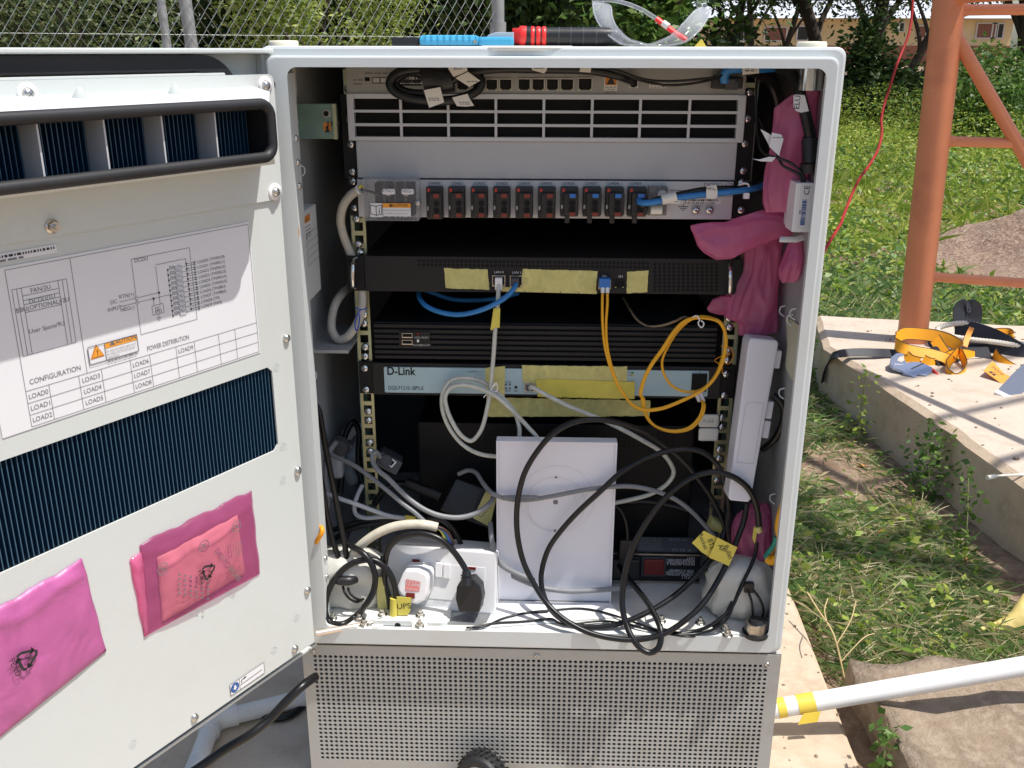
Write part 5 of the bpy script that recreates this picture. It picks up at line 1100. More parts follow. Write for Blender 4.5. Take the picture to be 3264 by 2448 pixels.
A = tb([(B3, [(1548, 830, .108), (1530, 870, .100), (1480, 925, .094), (1400, 975, .092), (1290, 1020, .095), (1160, 1043, .10), (1040, 1025, .108), (950, 985, .118), (908, 935, .135), (905, 890, .16), (940, 880, .20), (1010, 905, .21), (1120, 940, .205), (1260, 948, .20), (1420, 935, .19), (1560, 900, .18)])], .0031, 'cable_blue', 12)
b2 = MB(); q = at(B3(1540, 830), .108); b2.box((q.x - .0055, .104, q.z - .004), (q.x + .0045, .1115, q.z + .006), 'grey_plastic', .001)
multi('patch_cable', 'blue network patch cable drooping below the server', [('lead', A), ('connector', b2)])
# duplex yellow fibre
top = [(1268, 1180, .098), (1232, 1095, .098), (1160, 1062, .098), (1080, 1066, .098), (1000, 1095, .098), (930, 1165, .096), (860, 1272, .094), (780, 1385, .093), (732, 1485, .092), (712, 1580, .092)]
tail = [(820, 120, .093), (835, 205, .092), (872, 270, .091), (940, 308, .091), (1020, 318, .092), (1100, 298, .094), (1160, 235, .096), (1180, 165, .1), (1172, 140, .105)]
def fibre(dx, dn, inner):
    run = [(B4, [(457 + dx, 905, .100), (456 + dx, 980, .097), (458 + dx * .7, 1100, .096), (472 + dx * .5, 1250, .094), (512 + dx * .3, 1400, .093), (562 + dx * .2, 1520, .092)]), (B6, [(700 + dn, 85, .091), (762, 160 + dn, .090), (830, 192 + dn, .0895), (930, 186 + dn, .0895), (1040, 146 + dn, .090)])]
    run.append((B4, [(1130 + dn, 1530, .0905), (1214 + dn, 1430, .092), (1258 + dn, 1310, .094), (1268 + dn, 1180 + dn, .096), (1232, 1095 - dn, .098)]))
    if inner: run.append((B4, [(1150, 1066, .099), (1060, 1068, .099), (965, 1140, .099), (892, 1250, .099), (852, 1345, .099), (862, 1430, .099), (912, 1508, .098), (985, 1548, .098), (1062, 1552, .097), (1135, 1522, .096), (1206, 1440, .096), (1248, 1330, .097), (1276, 1230, .099), (1266, 1158, .1), (1222, 1088, .101), (1155, 1058, .101)]))
    run.append((B4, [(p[0] - dn, p[1] - dn, p[2] - .002) for p in top[3:]])); run.append((B6, [(p[0] + dn * 1.5, p[1] + dn, p[2]) for p in tail]))
    return run
b2 = MB(); q = at(C8(1296, 862), .106); b2.box((q.x - .0068, .1005, q.z - .0055), (q.x + .0068, .1115, q.z + .006), 'blue_clip', .001)
bts = MB()
for x in (1280, 1318): bts.tube([at(C8(x, 885), .104), at(C8(x + 1, 945), .1)], [.0028, .0022], 'white_plastic', 12)
for x in (1160, 1186): bts.tube([at(B6(x - 22, 92), .112), at(B6(x, 148), .105)], [.0028, .0021], 'white_plastic', 12)
b3 = MB(); b3.tube(spline([at(B4(*p), .0945) for p in ((1052, 1060), (1080, 1050), (1098, 1078), (1090, 1100), (1112, 1128), (1128, 1102), (1108, 1080))], 5), .0009, 'white_plastic', 6)
multi('fibre_cable', 'yellow twin fibre cable looped in front of the mini computer and switch', [('fibre', tb(fibre(0, 0, False), .0017, 'cable_yellow', 8)), ('fibre', tb(fibre(33, 7, True), .0017, 'cable_yellow', 8)), ('connector', b2), ('boot', bts), ('twist_tie', b3)])
wire('copper_thread', 'thin loose copper wire tangled by the right rail screws', [(B4, [(1240, 1250, .12), (1290, 1255, .118), (1320, 1310, .118), (1290, 1370, .118), (1255, 1350, .118), (1300, 1300, .118), (1200, 1345, .118), (1245, 1380, .118), (1250, 1430, .12)])], .0006, 'cable_orange', 6, cat='wire')
# cable from the switch to the right
A = tb([(B3, [(1640, 1530, .114)]), (B6, [(175, 62, .106), (260, 108, .102), (400, 178, .1), (550, 238, .1), (700, 308, .102), (830, 378, .106), (930, 440, .11), (990, 510, .113), (1008, 570, .115), (968, 632, .115), (880, 688, .112), (760, 722, .106), (650, 745, .098), (560, 760, .09)])], .0029, 'cable_white', 12)
b2 = MB(); q = at(B3(1632, 1526), .115); b2.box((q.x - .006, .1085, q.z - .006), (q.x + .005, .118, q.z + .006), 'clear_plastic', .001)
multi('patch_cable', 'pale grey patch cable running from the switch down behind the white lid', [('lead', A), ('connector', b2)])
# black coil
G = 'thick black cables coiled at the bottom right'
wire('coiled_cable', 'thick black cable making the largest loop around the left of the white lid', [(B6, [(1330, 960, .085), (1302, 860, .088), (1225, 705, .094), (1150, 600, .094), (1060, 492, .09), (950, 402, .085), (820, 322, .075), (680, 272, .065), (530, 252, .055), (400, 277, .048), (295, 340, .045), (200, 450, .043), (132, 570, .042), (97, 700, .041), (86, 830, .039), (95, 960, .036), (130, 1100, .030), (190, 1222, .022), (270, 1340, .010), (370, 1430, -.004), (500, 1500, -.014), (650, 1538, -.0185), (800, 1545, -.0195), (950, 1512, -.017), (1080, 1430, -.008), (1180, 1335, .004), (1260, 1215, .020), (1320, 1100, .034), (1370, 985, .044), (1418, 860, .052), (1440, 745, .058)])], .0036, 'cable_black', 12, G)
wire('coiled_cable', 'black cable of the middle loop crossing the white lid diagonally', [(B6, [(1340, 1120, .075), (1345, 980, .078), (1335, 800, .080), (1312, 640, .078), (1262, 515, .074), (1180, 447, .070), (1080, 427, .066), (960, 442, .062), (820, 492, .057), (690, 572, .052), (570, 682, .049), (450, 792, .048), (350, 902, .047), (275, 1010, .046), (238, 1120, .042), (230, 1205, .036), (250, 1300, .026), (305, 1390, .015), (390, 1448, .007), (500, 1472, .003), (620, 1468, .002), (760, 1428, .006), (900, 1362, .016), (1030, 1275, .030), (1130, 1180, .045), (1220, 1075, .058), (1275, 1000, .068), (1310, 900, .078)])], .0035, 'cable_black', 12, G)
A = tb([(B6, [(1512, 900, .045), (1500, 780, .045), (1468, 690, .044), (1410, 622, .042), (1330, 578, .040), (1240, 562, .038), (1140, 582, .036), (1040, 642, .034), (940, 735, .032), (860, 842, .029), (790, 962, .026), (742, 1085, .022), (714, 1220, .015), (706, 1340, .006), (728, 1450, -.006), (768, 1540, -.019), (820, 1602, -.025), (872, 1622, -.027), (920, 1592, -.025), (934, 1500, -.015), (902, 1410, .004), (842, 1310, .028), (770, 1222, .055), (720, 1155, .078), (690, 1110, .095)])], .0038, 'cable_black', 12)
b2 = MB(); b2.tube(spline([at(B6(*p), .044) for p in ((1503, 880), (1512, 912))], 3), .0043, 'tape', 12); f1 = flag(B6, [(1480, 880), (1500, 895), (1485, 985), (1470, 950)], .044, 'tape_bright')
multi('coiled_cable', 'black cable of the front loop hanging down over the cabinet sill', [('lead', A), ('tape_band', b2), ('tape_flag', f1)], group=G)
A = tb([(B6, [(640, 745, .11), (690, 780, .108), (722, 840, .106), (735, 910, .104), (736, 960, .103)])], .0032, 'cable_black'); b2 = MB(); a = at(B6(690, 960), .1); c = at(B6(760, 1085), .1); b2.box((a.x, .098, c.z), (c.x, .1155, a.z), 'black_plastic', .002); b2.box((a.x - .008, .104, c.z - .03), (c.x + .012, .116, c.z - .0005), 'black_plastic', .003)
multi('mains_lead', 'black power cord plugged into the power strip behind the white lid', [('lead', A), ('plug', b2)], 'cord')
# grey cables
wire('grey_cable', 'dark grey cable sloping from the left wall past the rail to the socket', [(B5, [(285, 452, .105), (300, 465, .102), (420, 522, .09), (530, 600, .075), (620, 672, .060), (700, 740, .052), (780, 800, .046), (835, 852, .044), (870, 880, .048)])], .0030, 'cable_grey', 12, 'grey cables at the bottom')
wire('grey_cable', 'grey cable sagging from the power injector to the power adapter', [(C4, [(700, 520, .094), (660, 470, .09), (622, 500, .086), (630, 580, .08), (680, 660, .072), (780, 740, .064), (900, 860, .056), (1030, 980, .05), (1180, 1080, .046), (1340, 1140, .045), (1530, 1160, .047), (1690, 1125, .052), (1830, 1040, .06), (1885, 980, .068), (1905, 930, .075)])], .0032, 'cable_grey', 12, 'grey cables at the bottom')
wire('grey_cable', 'grey cable crossing the middle of the white lid from side to side', [(C4, [(1530, 700, .115), (1640, 660, .11), (1720, 690, .098), (1780, 780, .082), (1850, 870, .066)]), (B5, [(1235, 688, .058), (1300, 714, .056), (1400, 726, .0555), (1500, 712, .0555)]), (B6, [(0, 712, .055), (130, 726, .055), (300, 702, .0555), (480, 667, .056), (640, 648, .056), (760, 646, .058), (880, 667, .062), (1000, 712, .068), (1090, 772, .074), (1170, 850, .08), (1250, 940, .086)])], .0029, 'cable_grey', 12, 'grey cables at the bottom')
wire('grey_cable', 'grey cable crossing the lower part of the white lid', [(B5, [(1222, 860, .075), (1230, 960, .056), (1250, 1050, .052), (1292, 1110, .052), (1380, 1160, .053), (1480, 1200, .0545)]), (B6, [(60, 1168, .0545), (160, 1216, .0545), (260, 1246, .0545), (400, 1262, .0545), (540, 1256, .056), (690, 1243, .062), (800, 1225, .075)])], .0034, 'cable_grey', 12, 'grey cables at the bottom')
G = 'thin black leads on the floor'
wire('thin_lead', 'thin black lead running along the flap of the white lid, upper one', [(B5, [(1080, 1476, None), (1180, 1470, None), (1300, 1420, None), (1450, 1386, None), (1560, 1380, None)]), (B6, [(150, 1386, None), (300, 1372, None), (450, 1362, None), (560, 1376, None), (680, 1410, None), (800, 1452, None), (920, 1492, None), (1060, 1518, None), (1150, 1512, .006), (1250, 1465, .010), (1320, 1390, .016), (1362, 1300, .024), (1395, 1240, .032)])], .0014, 'cable_black', 8, G)
wire('thin_lead', 'thin black lead on the flap of the white lid nearest the sill', [(B5, [(1100, 1478, None), (1240, 1450, None), (1400, 1440, None), (1540, 1428, None)]), (B6, [(200, 1432, None), (292, 1424, None), (340, 1450, None), (392, 1460, None), (480, 1446, None), (600, 1437, None), (700, 1450, None), (820, 1478, None), (940, 1505, None), (1100, 1528, None), (1200, 1505, .004), (1290, 1430, .012), (1340, 1340, .02), (1390, 1250, .03)])], .0014, 'cable_black', 8, G)
# left bundle
G = 'black cables in the lower left corner'
wire('black_cable', 'black cable hanging down the left wall nearest the rail', [(B5, [(150, 150, .06), (180, 155, .058), (212, 195, .056), (232, 290, .054), (252, 410, .052), (282, 560, .05), (310, 700, .048), (340, 850, .045), (365, 980, .042), (382, 1090, .04), (390, 1180, .04)])], .0037, 'cable_black', 10, G)
wire('black_cable', 'black cable hanging down the left wall nearest the door', [(B5, [(190, 480, .055), (205, 530, .05), (232, 640, .048), (255, 780, .046), (285, 920, .044), (318, 1030, .042), (350, 1110, .042), (372, 1190, .042)])], .0037, 'cable_black', 10, G)
A = tb([(B5, [(370, 970, .048), (410, 1000, .038), (470, 1035, .026), (520, 1095, .020), (545, 1170, .016), (535, 1260, .011), (492, 1340, .004), (430, 1410, None), (350, 1455, None), (275, 1440, .002), (252, 1385, .006), (255, 1320, .010), (275, 1250, .015), (322, 1170, .020), (385, 1112, .024), (460, 1082, .026), (540, 1080, .027), (600, 1118, .026), (645, 1185, .024), (667, 1270, .022), (668, 1340, .021), (668, 1425, .020)])], .0040, 'cable_black', 12)
b2 = MB(); b2.tube([at(B5(658, 1300), .021), at(B5(655, 1408), .0195)], .0056, 'tape_bright', 14)
b3 = flag(B5, [(672, 1292), (720, 1296), (758, 1300), (752, 1375), (735, 1402), (680, 1402)], .017, 'tape_bright', .0007, (('UPS', 716, 1362, .011, 6),))
multi('black_cable', 'black cable forming a ring in the lower left corner with a yellow UPS tag', [('lead', A), ('tape_band', b2), ('name_tag', b3)], group=G)
A = tb([(B5, [(598, 1060, .05), (590, 1140, .045), (598, 1220, .04), (622, 1300, .036), (650, 1370, .033), (700, 1425, .03)])], .0050, 'cable_black'); b2 = flag(B5, [(566, 1180), (598, 1172), (600, 1250), (618, 1360), (562, 1372), (556, 1270)], .032, 'tape')
multi('black_cable', 'black cable with a blank yellow tape flag beside the white socket', [('lead', A), ('tape_flag', b2)], group=G)
for i, (lab, P) in enumerate((('upper black cable running behind the rail foot at the left', [(300, 900, .10), (365, 880, .09), (460, 856, .09), (560, 845, .09), (690, 850, .09), (800, 870, .08)]), ('lower black cable running behind the rail foot at the left', [(300, 960, .09), (370, 912, .085), (470, 876, .085), (580, 862, .088), (680, 858, .095)]), ('black cable bending down behind the white socket box', [(820, 850, .075), (880, 832, .07), (940, 845, .07), (990, 885, .07), (1030, 940, .075), (1050, 990, .08)]))):
    wire('black_cable', lab, [(B5, P)], .0036, 'cable_black', 10, G)
A = tb([(B5, [(640, 1340, .04), (608, 1250, .036), (598, 1150, .034), (606, 1070, .033), (628, 1005, .032), (684, 950, .031), (765, 926, .030), (850, 928, .029), (930, 958, .027), (1000, 1022, .025), (1052, 1092, .022), (1086, 1150, .018)])], .0040, 'cable_black', 12)
b2 = MB(); Mp = SOCKM @ Matrix.Translation((0, 0, .030)); O = [loc2(Mp, B5(*p)) for p in ((1046, 1200), (1118, 1190), (1165, 1240), (1174, 1310), (1158, 1390), (1036, 1386), (1016, 1310), (1022, 1240))]; b2.prism(O[::-1], -.024, .0, 'black_plastic', Mp, .003); b2.tube([at(B5(1082, 1142), .0195), at(B5(1085, 1230), .012)], [.0055, .0075], 'black_plastic', 14); [b2.tube([at(B5(1083, 1165 + 14 * k), .0175), at(B5(1083, 1171 + 14 * k), .017)], .0078, 'black_plastic', 14) for k in range(3)]; b2.box((O[4][0] + .010, O[4][1] * .0 + .012, .0001), (O[5][0] - .004, O[4][1] + .055, .006), 'black_plastic', .002) if False else None
multi('mains_lead', 'black power cord arching over the white socket with a moulded plug', [('lead', A), ('plug', b2)], 'cord')
A = tb([(B5, [(365, 1125, .05), (380, 1085, .048), (420, 1035, .045), (480, 975, .042), (565, 918, .04), (665, 880, .039), (770, 868, .038), (850, 872, .038), (912, 886, .038)])], .0058, 'cable_dirty', 14); ws = []
for m, dx in (('wire_green', 0), ('tape_bright', -7), ('wire_blue', 16), ('wire_brown', 30)): ws.append(('inner_wire', tb([(B5, [(900 + dx * .2, 882, .0385), (930 + dx * .6, 898, .04), (952 + dx * .9, 925, .045), (968 + dx, 965, .056), (972 + dx, 985, .066)])], .0021, m, 8)))
multi('mains_cable', 'dirty white mains cable bending into the top of the wall socket box', [('sheath', A)] + ws)
wire('white_cable', 'thin white cable coming out from behind the left black cables', [(B5, [(262, 690, .08), (330, 715, .075), (440, 752, .072), (550, 793, .07), (640, 822, .068), (720, 832, .066)])], .0029, 'cable_lightgrey', 10, 'white cables at the lower left')
A = tb([(B5, [(470, 640, .11), (445, 690, .1), (424, 755, .09), (432, 808, .084), (480, 830, .08), (600, 824, .076), (730, 832, .072)])], .0029, 'cable_lightgrey'); b2 = MB(); b2.tube([at(B5(722, 832), .072), at(B5(778, 842), .070)], .0042, 'tape_bright', 12)
multi('white_cable', 'white cable bending round the foot of the left rail into yellow tape', [('lead', A), ('tape_band', b2)], group='white cables at the lower left')
wire('grey_hose', 'pale grey flexible hose in the shadow behind the left rail', [(B5, [(380, 350, .20), (400, 320, .2), (440, 308, .2), (480, 320, .22), (440, 400, .23), (400, 480, .22), (390, 560, .2), (420, 620, .2)])], .009, 'cable_lightgrey', 14, cat='hose')
wire('orange_lead', 'orange lead poking out past the cabinet hinge edge', [(C4, [(-60, 1560, .012), (0, 1470, -.004), (45, 1390, -.012), (88, 1310, -.013), (85, 1272, -.010), (50, 1268, 0), (0, 1280, .03)])], .0030, 'cable_orange', 10)
# blue and black feed on the power panel
A = tb([(B4, [(700, 285, .096), (706, 300, .090), (735, 305, .086), (800, 299, .084), (900, 280, .084), (1000, 264, .084), (1100, 252, .084), (1200, 241, .084), (1300, 232, .086), (1400, 219, .092), (1480, 204, .105), (1535, 178, .125)])], .0037, 'cable_blue', 12)
b2 = tb([(B4, [(715, 325, .094), (770, 300, .090), (860, 270, .0885), (960, 250, .0885), (1100, 222, .0885), (1250, 210, .089), (1380, 210, .093), (1450, 194, .105), (1500, 150, .125), (1525, 110, .14)])], .0036, 'cable_black', 12)
b3 = MB(); b3.tube([at(B4(850, 285), .083), at(B4(945, 260), .083)], .0058, 'paper', 12); f2 = flag(B4, [(855, 298), (940, 283), (972, 283), (972, 308), (890, 308)], .082, 'paper', .0005, ((None, 930, 298, .0016, 0),)); f3 = flag(B4, [(1143, 194), (1208, 188), (1218, 210), (1216, 262), (1200, 276), (1143, 274)], .0795, 'paper', .0006, (('NEG(-)', 1178, 218, .0045, -3),))
multi('feed_cable', 'blue and black feed cable with white tags running right from the breakers', [('blue_core', A), ('black_core', b2), ('tag', b3), ('tag', f2), ('tag', f3)])
b = MB(); q = at(B4(1378, 208), .098); b.tube(spline([q + Vector((-.006, 0, -.003)), q + Vector((-.004, -.006, .005)), q + Vector((.005, -.006, .006)), q + Vector((.009, -.002, -.002))], 5), .0013, 'white_plastic', 8); b.box((q.x + .001, .089, q.z - .011), (q.x + .008, .094, q.z - .004), 'white_plastic', .001); b.build('cable_tie', None, 'white cable tie holding the blue and black feed to the right rail', 'cable tie')
# loop on the top unit
K = [(1180, 108, .094), (1000, 96, .094), (810, 100, .092), (690, 118, .090), (620, 160, .088), (598, 215, .087), (632, 272, .086), (730, 318, .085), (880, 342, .085), (1060, 344, .085), (1190, 315, .086), (1285, 262, .088), (1312, 195, .09), (1275, 140, .092)]
A = tb([(C6, [(930, 190, .1), (1040, 170, .096)] + K + [(1120, 115, .094)])], .0052, 'cable_black', 12); b2 = tb([(C6, [(900, 180, .1), (780, 120, .098), (690, 150, .096), (640, 205, .094), (690, 262, .092), (800, 288, .091), (900, 284, .09), (1000, 250, .089), (1080, 195, .088), (1150, 150, .088), (1300, 112, .09), (1480, 96, .092), (1700, 92, .094), (1900, 95, .094), (2100, 98, .094)]), (C1, [(1420, 458, .097), (1520, 472, .1), (1620, 505, .105), (1650, 520, .110)])], .0046, 'cable_black', 12)
b3 = MB(); b3.tube(spline([at(C6(*p), .093) for p in ((855, 185), (890, 178), (950, 190), (1000, 195), (1090, 180))], 5), .0135, 'black_plastic', 14)
T = [flag(C6, [(1050, 88), (1120, 78), (1195, 76), (1207, 112), (1150, 140), (1095, 160)], .082, 'paper', .0006, (('ELU', 1132, 102, .006, 3),)), flag(C6, [(1110, 168), (1208, 120), (1305, 190), (1218, 238)], .0812, 'paper', .0006, ((None, 1240, 200, .0018, 0),)), flag(C6, [(862, 264), (992, 240), (1022, 360), (905, 402)], .078, 'paper', .0006, ((None, 940, 330, .0016, 0), (None, 945, 345, .0016, 0))), flag(C6, [(1085, 322), (1205, 292), (1222, 330), (1256, 386), (1190, 393), (1122, 388)], .078, 'paper', .0006, ((None, 1180, 362, .0016, 0), (None, 1185, 376, .0016, 0)))]
multi('loop_cable', 'black cable loop with paper tags hanging on the top unit', [('lead', A), ('lead', b2), ('heat_shrink', b3)] + [('tag', t) for t in T])
b = tb([(C1, [(560, 445, .1), (700, 434, .096), (900, 437, .094), (1100, 440, .094), (1300, 444, .094), (1400, 452, .095), (1500, 470, .098), (1570, 488, .1), (1640, 515, .112)])], .0055, 'cable_black', 12)
T = [flag(C1, [(992, 424), (1098, 424), (1090, 452), (1074, 471), (998, 449)], .086, 'paper', .0006, ((None, 1045, 440, .0035, -10),)), flag(C1, [(1310, 424), (1378, 424), (1372, 465), (1300, 460)], .086, 'paper')]
multi('loop_cable', 'black power lead with two paper tags running right along the cabinet top', [('lead', b)] + [('tag', t) for t in T])
multi('thin_lead', 'twin thin black leads drooping under the right of the top frame', [('lead', tb([(C1, [(1420, 430, .09), (1560, 455, .09), (1650, 490, .09), (1760, 515, .09), (1900, 520, .09), (2040, 510, .09), (2200, 488, .092)]), (A3, [(1500, 440, .1), (1620, 430, .11)])], .0014, 'cable_black', 8)), ('lead', tb([(C1, [(1440, 428, .092), (1580, 470, .092), (1680, 512, .092), (1800, 538, .092), (1900, 546, .092), (2040, 532, .092), (2170, 505, .094)]), (A3, [(1500, 455, .1), (1640, 440, .11)])], .0014, 'cable_black', 8))])
A = tb([(A3, [(1430, 525, .098), (1426, 490, .096), (1448, 450, .094), (1530, 436, .094), (1650, 438, .1), (1760, 430, .11), (1850, 425, .12)])], .0052, 'cable_blue', 12); T = flag(A3, [(1538, 416), (1646, 414), (1648, 470), (1542, 480)], .085, 'paper', .0006, ((None, 1592, 440, .0028, 0), (None, 1592, 458, .0028, 0)))
multi('blue_cable', 'short blue cable with a paper tag at the upper right corner', [('lead', A), ('tag', T)])
# right wall cables
G = 'black cables down the right wall'
wire('black_cable', 'thick black cable bending down behind the pink bag at the upper right', [(A3, [(1560, 440, .11), (1660, 470, .12), (1730, 540, .13), (1768, 640, .135), (1775, 760, .14)])], .0075, 'cable_black', 12, G)
A = tb([(A3, [(1780, 440, .075), (1850, 470, .06), (1895, 560, .045), (1925, 660, .038), (1955, 770, .035), (1975, 870, .034), (1982, 960, .034), (1980, 1080, .034)])], .0062, 'cable_black', 12); b2 = MB()
for k in range(5): v = at(A3(1976 + k, 900 + 28 * k), .034); b2.cyl((v.x, v.y, v.z - .004), (v.x, v.y, v.z + .003), .0095, .0085, 'black_plastic', 16)
v = at(A3(1978, 1045), .034); w = at(A3(1978, 1105), .034); b2.cyl(v, w, .0115, .0115, 'black_plastic', 16)
T = flag(A3, [(1868, 615), (1880, 605), (1940, 610), (1966, 712), (1915, 722), (1885, 712), (1868, 690)], .029, 'white_plastic', .0007, (('ELU', 1908, 658, .0085, 88),)); T.mats = ['label_white' if m == 'white_plastic' else m for m in T.mats]
multi('black_cable', 'thick black cable with a white ELU tag in front of the tall pink bag', [('lead', A), ('strain_relief', b2), ('tag', T)], group=G)
A = tb([(A3, [(1640, 480, .1), (1628, 600, .095), (1632, 760, .09), (1645, 900, .075), (1690, 990, .048), (1760, 1010, .038), (1850, 1045, .034), (1915, 1100, .030), (1938, 1150, .028), (1940, 1178, .028)])], .0016, 'cable_black', 8); b2 = tb([(A3, [(1650, 760, .1), (1700, 860, .07), (1760, 980, .045), (1800, 1060, .038), (1870, 1098, .034), (1915, 1130, .030), (1925, 1178, .028)])], .0016, 'cable_black', 8)
T = [flag(A3, [(1656, 828), (1690, 845), (1726, 866), (1718, 945), (1690, 890)], .040, 'label_white', .0006), flag(A3, [(1730, 850), (1790, 862), (1804, 890), (1775, 1000), (1712, 938)], .036, 'label_white', .0006, ((None, 1770, 885, .0018, 0),)), flag(A3, [(1602, 1018), (1650, 1022), (1710, 1005), (1755, 1008), (1730, 1036), (1660, 1034)], .036, 'label_white', .0006)]
multi('thin_lead', 'thin black leads with white flags running to the white sensor box', [('lead', A), ('lead', b2)] + [('tag', t) for t in T])
for i, (lab, P, r) in enumerate((('first black cable from the left under the white radio unit', [(60, 20, .10), (150, 120, .095), (205, 250, .09), (250, 400, .085), (268, 560, .078), (320, 760, .062), (345, 900, .058)], .0042), ('second black cable from the left under the white radio unit', [(240, 10, .085), (232, 200, .08), (246, 420, .075), (278, 620, .068), (345, 800, .06), (375, 900, .058)], .0042), ('black cable with yellow wraps dropping into the right putty heap', [(540, 430, .045), (522, 550, .042), (470, 690, .032), (405, 820, .022), (345, 950, .011), (290, 1085, .006), (215, 1180, .001), (130, 1250, -.003), (20, 1320, -.004), (-140, 1372, None), (-320, 1385, None), (-480, 1340, None)], .0023), ('slim black cable curling along the floor beside the right putty heap', [(420, 780, .024), (370, 920, .012), (300, 1060, .005), (250, 1190, -.001), (180, 1280, -.004), (70, 1352, -.006), (-90, 1392, -.007), (-280, 1400, None), (-440, 1370, None)], .0020))):
    wire('black_cable', lab, [(C7, P)], r, 'cable_black', 10, G)
U = thing('cable_tie', 'black cable tie with two long tails around the right putty heap', 'cable tie', at(C7(450, 900), .02)); b = MB(); q = at(C7(450, 885), .022); b.box((q.x - .006, .016, q.z - .007), (q.x + .006, .028, q.z + .006), 'black_plastic', .001); b.build('head', U)
for P in ([(440, 930, .016), (480, 1040, .010), (495, 1160, .008), (490, 1285, .010)], [(480, 905, .018), (560, 1010, .011), (605, 1110, .008), (602, 1200, .010), (555, 1290, .014)]): tb([(C7, P)], .0016, 'cable_black', 8).build('tail', U)
A = thing('cable_tie', 'black cable tie gathering the cables on the left putty heap', 'cable tie', at(C5(410, 640), .02)); b = MB(); q = at(C5(415, 640), .022); b.tube(spline([q + Vector((-.014, .01, 0)), q + Vector((-.006, -.002, .003)), q + Vector((.006, -.002, .003)), q + Vector((.013, .01, 0))], 5), .0062, 'black_plastic', 12); b.build('head', A)
for P in ([(385, 700, .020), (410, 780, .014), (470, 860, .012), (560, 905, .014), (640, 890, .02)], [(450, 720, .020), (480, 790, .016), (540, 850, .014), (610, 880, .016), (660, 870, .02)]): tb([(C5, P)], .0017, 'cable_black', 8).build('tail', A)
wire('strap', 'flat black strap curving behind the white radio unit', [(B6, [(1590, 110, .075), (1640, 150, .07), (1658, 210, .07), (1640, 300, .07), (1600, 370, .075), (1530, 430, .085)])], .0045, 'cable_black', 8, cat='strap')
A = tb([(C7, [(830, 20, .010), (800, 110, .010), (778, 200, .012), (772, 280, .014), (785, 345, .012), (815, 360, .008)])], .0050, 'cable_yellow', 10); b2 = tb([(C7, [(752, 370, .03), (738, 430, .03), (700, 500, .03), (665, 545, .03), (650, 580, .028), (662, 610, .026)])], .0042, 'wire_teal', 10); b3 = tb([(C7, [(764, 372, .029), (748, 440, .0285), (712, 508, .0285), (680, 560, .0285)])], .0028, 'cable_orange', 8); b4 = tb([(C7, [(655, 600, .026), (690, 625, .022), (740, 600, .016), (790, 585, .010)])], .0056, 'cable_yellow', 10)
multi('earth_cable', 'yellow and green earth cable looping out at the lower right edge', [('yellow_core', A), ('green_core', b2), ('stripe', b3), ('yellow_core', b4)])
b = flag(B6, [(1266, 945), (1345, 985), (1382, 1002), (1332, 1112), (1272, 1085), (1216, 1062)], .028, 'tape_bright', .0008, (('Bullet', 1316, 1035, .009, -65), ('AP', 1275, 1010, .009, -65))); b.build('name_tag', None, 'yellow tape tag reading Bullet AP on the coiled black cable', 'tape tag', 'yellow tags on the coiled cable')
b = flag(B6, [(1186, 905), (1264, 946), (1220, 1060), (1172, 1030), (1116, 976)], .034, 'tape_bright', .0008, (('BTS', 1215, 985, .009, -68), ('Rocket', 1170, 970, .008, -68))); b.build('name_tag', None, 'yellow tape tag reading Rocket BTS left of the other tag', 'tape tag', 'yellow tags on the coiled cable')
b = MB(); q = at(B6(1258, 870), .10); b.tube([q + Vector((-.009, 0, .004)), q + Vector((.010, 0, -.004))], .0085, 'tape', 14); b.build('tape_roll_end', None, 'yellow tape wrapped round a cable end by the right rail', 'tape')
b = MB(); b.M = LM(onz(B5(1080, 1420), .0285), (1, .1, 0), (-.1, 1, 0)); b.prism([(-.024, -.012), (.015, -.016), (.036, -.004), (.03, .010), (.002, .012), (-.016, .004)], 0, .0006, 'smoke_plastic'); b.build('film_scrap', None, 'grey scrap of film on the floor below the black plug', 'scrap')

G = 'dark cables in the depth of the cabinet'
for lab, cr, P, r, m in (('black cable arching behind the power injector', C4, [(280, 900, .16), (300, 640, .17), (330, 300, .18), (420, 150, .19), (480, 260, .18), (470, 500, .17), (520, 800, .16), (640, 900, .15)], .0042, 'cable_black'),
        ('black cable lying behind the power adapter', C4, [(640, 1020, .13), (760, 860, .13), (900, 800, .135), (1050, 830, .13), (1180, 870, .125), (1340, 900, .12)], .0045, 'cable_black'),
        ('black connector lead beside the power adapter', C4, [(990, 790, .125), (1120, 850, .118), (1260, 900, .112), (1350, 940, .108)], .0075, 'cable_black'),
        ('black cable dropping behind the right end of the power strip', B6, [(700, 740, .16), (860, 735, .16), (1000, 760, .155), (1120, 800, .15), (1210, 880, .14), (1250, 1000, .13)], .004, 'cable_black'),
        ('grey cable rising behind the left putty heap', C4, [(60, 1300, .09), (150, 1000, .1), (120, 700, .11), (180, 440, .12), (300, 330, .14), (380, 420, .15)], .0036, 'cable_grey')):
    wire('deep_cable', lab, [(cr, P)], r, m, 10, G)
U = thing('power_adapter', 'grey adapter block hanging in the dark left of the rail', 'power adapter', at(C4(250, 600), .14)); a = at(C4(150, 420), .14); c = at(C4(310, 760), .14); b = MB(); b.box((a.x, .14, c.z), (c.x, .17, a.z), 'cable_lightgrey', .006); b.build('casing', U)
b = MB(); v = at(C4(180, 400), .138); b.cyl((v.x + .012, .139, v.z), (v.x + .012, .128, v.z), .014, .012, 'grey_plastic', 20); b.build('cap', U)
